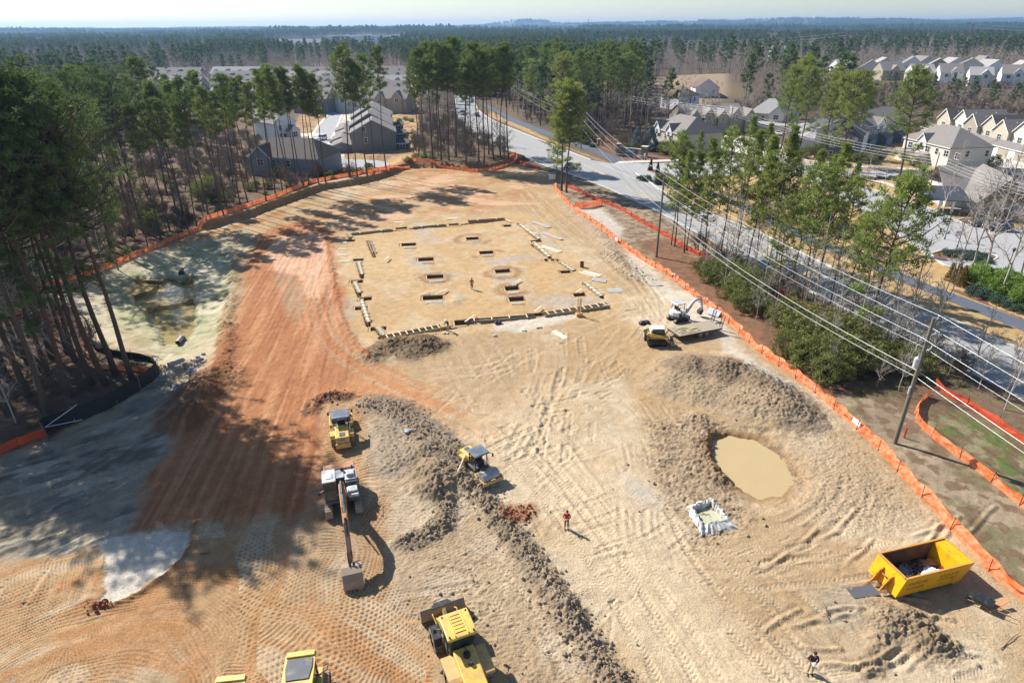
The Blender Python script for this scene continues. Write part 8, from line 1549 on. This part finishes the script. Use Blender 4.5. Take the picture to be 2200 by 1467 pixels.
for poly, dens, pg in (([(-160, 980), (60, 900), (200, 820), (320, 790), (180, 700), (20, 660), (-160, 700)], .03, .1), ([(-160, 620), (60, 600), (330, 520), (560, 440), (830, 372), (700, 385), (560, 360), (560, 300), (420, 265), (0, 300), (-200, 420)], .085, .22), ([(880, 350), (1100, 346), (1085, 310), (1010, 285), (975, 255), (900, 262)], .09, .1), ([(1440, 545), (1530, 560), (1700, 640), (1990, 790), (2200, 900), (2200, 860), (2000, 765), (1700, 605), (1560, 540)], .12, .35), ([(1130, 262), (1330, 318), (1385, 325), (1400, 285), (1400, 245), (1300, 225), (1140, 240)], .07, .2), ([(1730, 330), (1850, 352), (2000, 358), (2000, 350), (1850, 340)], .02, .9), ([(1560, 255), (1700, 248), (1850, 235), (1850, 220), (1580, 222)], .05, .1), ([(1850, 235), (2010, 240), (2200, 262), (2350, 280), (2350, 200), (2200, 205), (1850, 205)], .05, .1)):
    wp_ = W(poly); xs = [p[0] for p in wp_]; ys = [p[1] for p in wp_]; n = int((max(xs) - min(xs)) * (max(ys) - min(ys)) * dens); px__ = rg.uniform(min(xs), max(xs), n); py__ = rg.uniform(min(ys), max(ys), n); k_ = inpoly(px__, py__, wp_)
    for a_, b_ in zip(px__[k_], py__[k_]): pts.append((a_, b_, H(a_, b_) - .05, 2 if rg.random() < pg else rg.integers(0, 2), rg.uniform(.5, 1.15), rg.uniform(0, 6.28)))
UPTS = pts

def grid_pts(y0, y1, step, jit=.45, xw=1.1):
    ys = np.arange(y0, y1, step); out = []
    for y in ys:
        w = xw * .8035 * (y * .897 + 15) + 30; xs = np.arange(-w, w, step); out.append(np.stack([xs + rg.uniform(-jit, jit, len(xs)) * step, y + rg.uniform(-jit, jit, len(xs)) * step], 1))
    return np.concatenate(out)
def masks(P):
    x, y = P[:, 0].astype(np.float32), P[:, 1].astype(np.float32); keep = np.ones(len(P), bool)
    for o in OPEN: keep &= ~inpoly(x, y, o)
    keep &= ~((fbm(x * .0035, y * .0035, 201, 3) > .66) & (y > 700))
    f = fbm(x * .006, y * .006, 203, 4) + .12 * (fbm(x * .0015, y * .0015, 205, 3) - .5) * 4
    px_ = 1100 + x / (y * .897 + 15) * 1369
    sml = None; f = f + np.where((px_ > 870) & (px_ < 1500) & (y < 900), .07, 0) + np.where((px_ < 640) & (y < 620), .07, 0) - np.where((px_ > 1380) & (y > 330) & (y < 600), .16, 0) - np.where((px_ > 1450) & (y < 330), .2, 0) - np.where((px_ > 500) & (px_ < 900) & (y > 500) & (y < 800), .05, 0)
    return keep, f > .61
def hz(P): return np.array([H(a, b) for a, b in P]) if len(P) else np.zeros(0)
pin = []; bar = []
for y0, y1, st in ((235, 520, 5.4), (520, 1150, 8.6)):
    P = grid_pts(y0, y1, st); k, ispine = masks(P); P = P[k]; ispine = ispine[k] ^ (rg.random(k.sum()) < .12)
    for sel_, lst, n in ((ispine, pin, 3), (~ispine, bar, 3)):
        q = P[sel_]; z = hz(q); lst.append(np.stack([q[:, 0], q[:, 1], z - .2, rg.integers(0, n, len(q)), rg.uniform(.72, 1.05, len(q)) * np.where((q[:, 0] > 150) & (q[:, 1] < 520), .55, 1), rg.uniform(0, 6.28, len(q))], 1))
forest('pine_woods', kp, np.concatenate(pin), 'green pine woods spreading beyond the neighbourhoods')
forest('bare_woods', kb, np.concatenate(bar), 'grey brown leafless woods spreading beyond the neighbourhoods')
pin = []; bar = []
for y0, y1, st in ((1150, 2600, 34), (2600, 9000, 62)):
    P = grid_pts(y0, y1, st); k, ispine = masks(P); P = P[k]; ispine = ispine[k] ^ (rg.random(k.sum()) < .2); s_ = 1.0 if st < 50 else 1.55
    for sel_, lst, n in ((ispine, pin, 2), (~ispine, bar, 2)):
        q = P[sel_]; z = hz(q); lst.append(np.stack([q[:, 0], q[:, 1], z - .2, rg.integers(0, n, len(q)), rg.uniform(.85, 1.15, len(q)) * s_, rg.uniform(0, 6.28, len(q))], 1))
forest('remote_pine_woods', cp, np.concatenate(pin), 'bluish pine woods fading toward the horizon')
forest('remote_bare_woods', cb_, np.concatenate(bar), 'hazy leafless woods fading toward the horizon')
forest('undergrowth', und + gsh, UPTS, 'twiggy undergrowth covering the woodland floor')
# ------------------------------------------------------------------ air
hb = MB(); hb.bb(-11000, 11000, -200, 9800, -40, 110)
hm = bpy.data.materials.new('haze'); hm.use_nodes = True; t = hm.node_tree; t.nodes.remove(t.nodes['Principled BSDF'])
pv = t.nodes.new('ShaderNodeVolumePrincipled'); pv.inputs['Color'].default_value = (.36, .62, 1.0, 1); pv.inputs['Density'].default_value = 0.00012; pv.inputs['Anisotropy'].default_value = .3
t.links.new(pv.outputs[0], t.nodes['Material Output'].inputs['Volume'])
ho = hb.build('haze', hm); tag(ho, 'thin blue haze over the far woods', None, None, 'stuff')

# ------------------------------------------------------------------ each look-alike gets its own place in its row
def proj_x(o): p = o.location - Vector((0, 0, CAM_H)); return p.dot(rt2) / max(1, p.dot(fw))
for grp, fmt in (('pines of the deep left wood', '# dark pine from the left in the deep wood behind the left orange fence'), ('bare saplings of the roadside strip', '# slender bare sapling from the left between site and road'), ('bare trees in the left wood', '# bare grey tree from the left among the left wood pines'),
                 ('pines far back in the left wood', '# low pine from the left, far back in the left wood below the roofs'), ('pines across the road', '# pine from the left in the stand across the road'), ('bare trees of the centre stand', '# thin bare tree from the left under the centre stand pines'), ('bare trees across the road', '# bare tree from the left among the pines across the road'),
                 ('leafless bushes of the roadside strip', '# leafless thicket bush from the left beside the right site fence'), ('bare tangle by the near pole', '# tangled bare tree from the left beyond the near utility pole'), ('brush behind the rail fence', '# low brush from the left behind the entrance rail fence'), ('bushes under the left pines', '# understory bush from the left behind the left fence'), ('thick pines at the left edge', '# big dark pine from the left in the clump filling the left edge'), ('hedge row by the lot entry', '# clipped hedge bush from the left beside the parking lot entry road'), ('island shrubs', '# low shrub from the left on the planted parking island')):
    L_ = sorted([o for o in COL.objects if o.get('group') == grp], key=proj_x)
    if len(L_) <= len(ORD):
        for o, w_ in zip(L_, ORD): o['label'] = fmt.replace('#', w_)
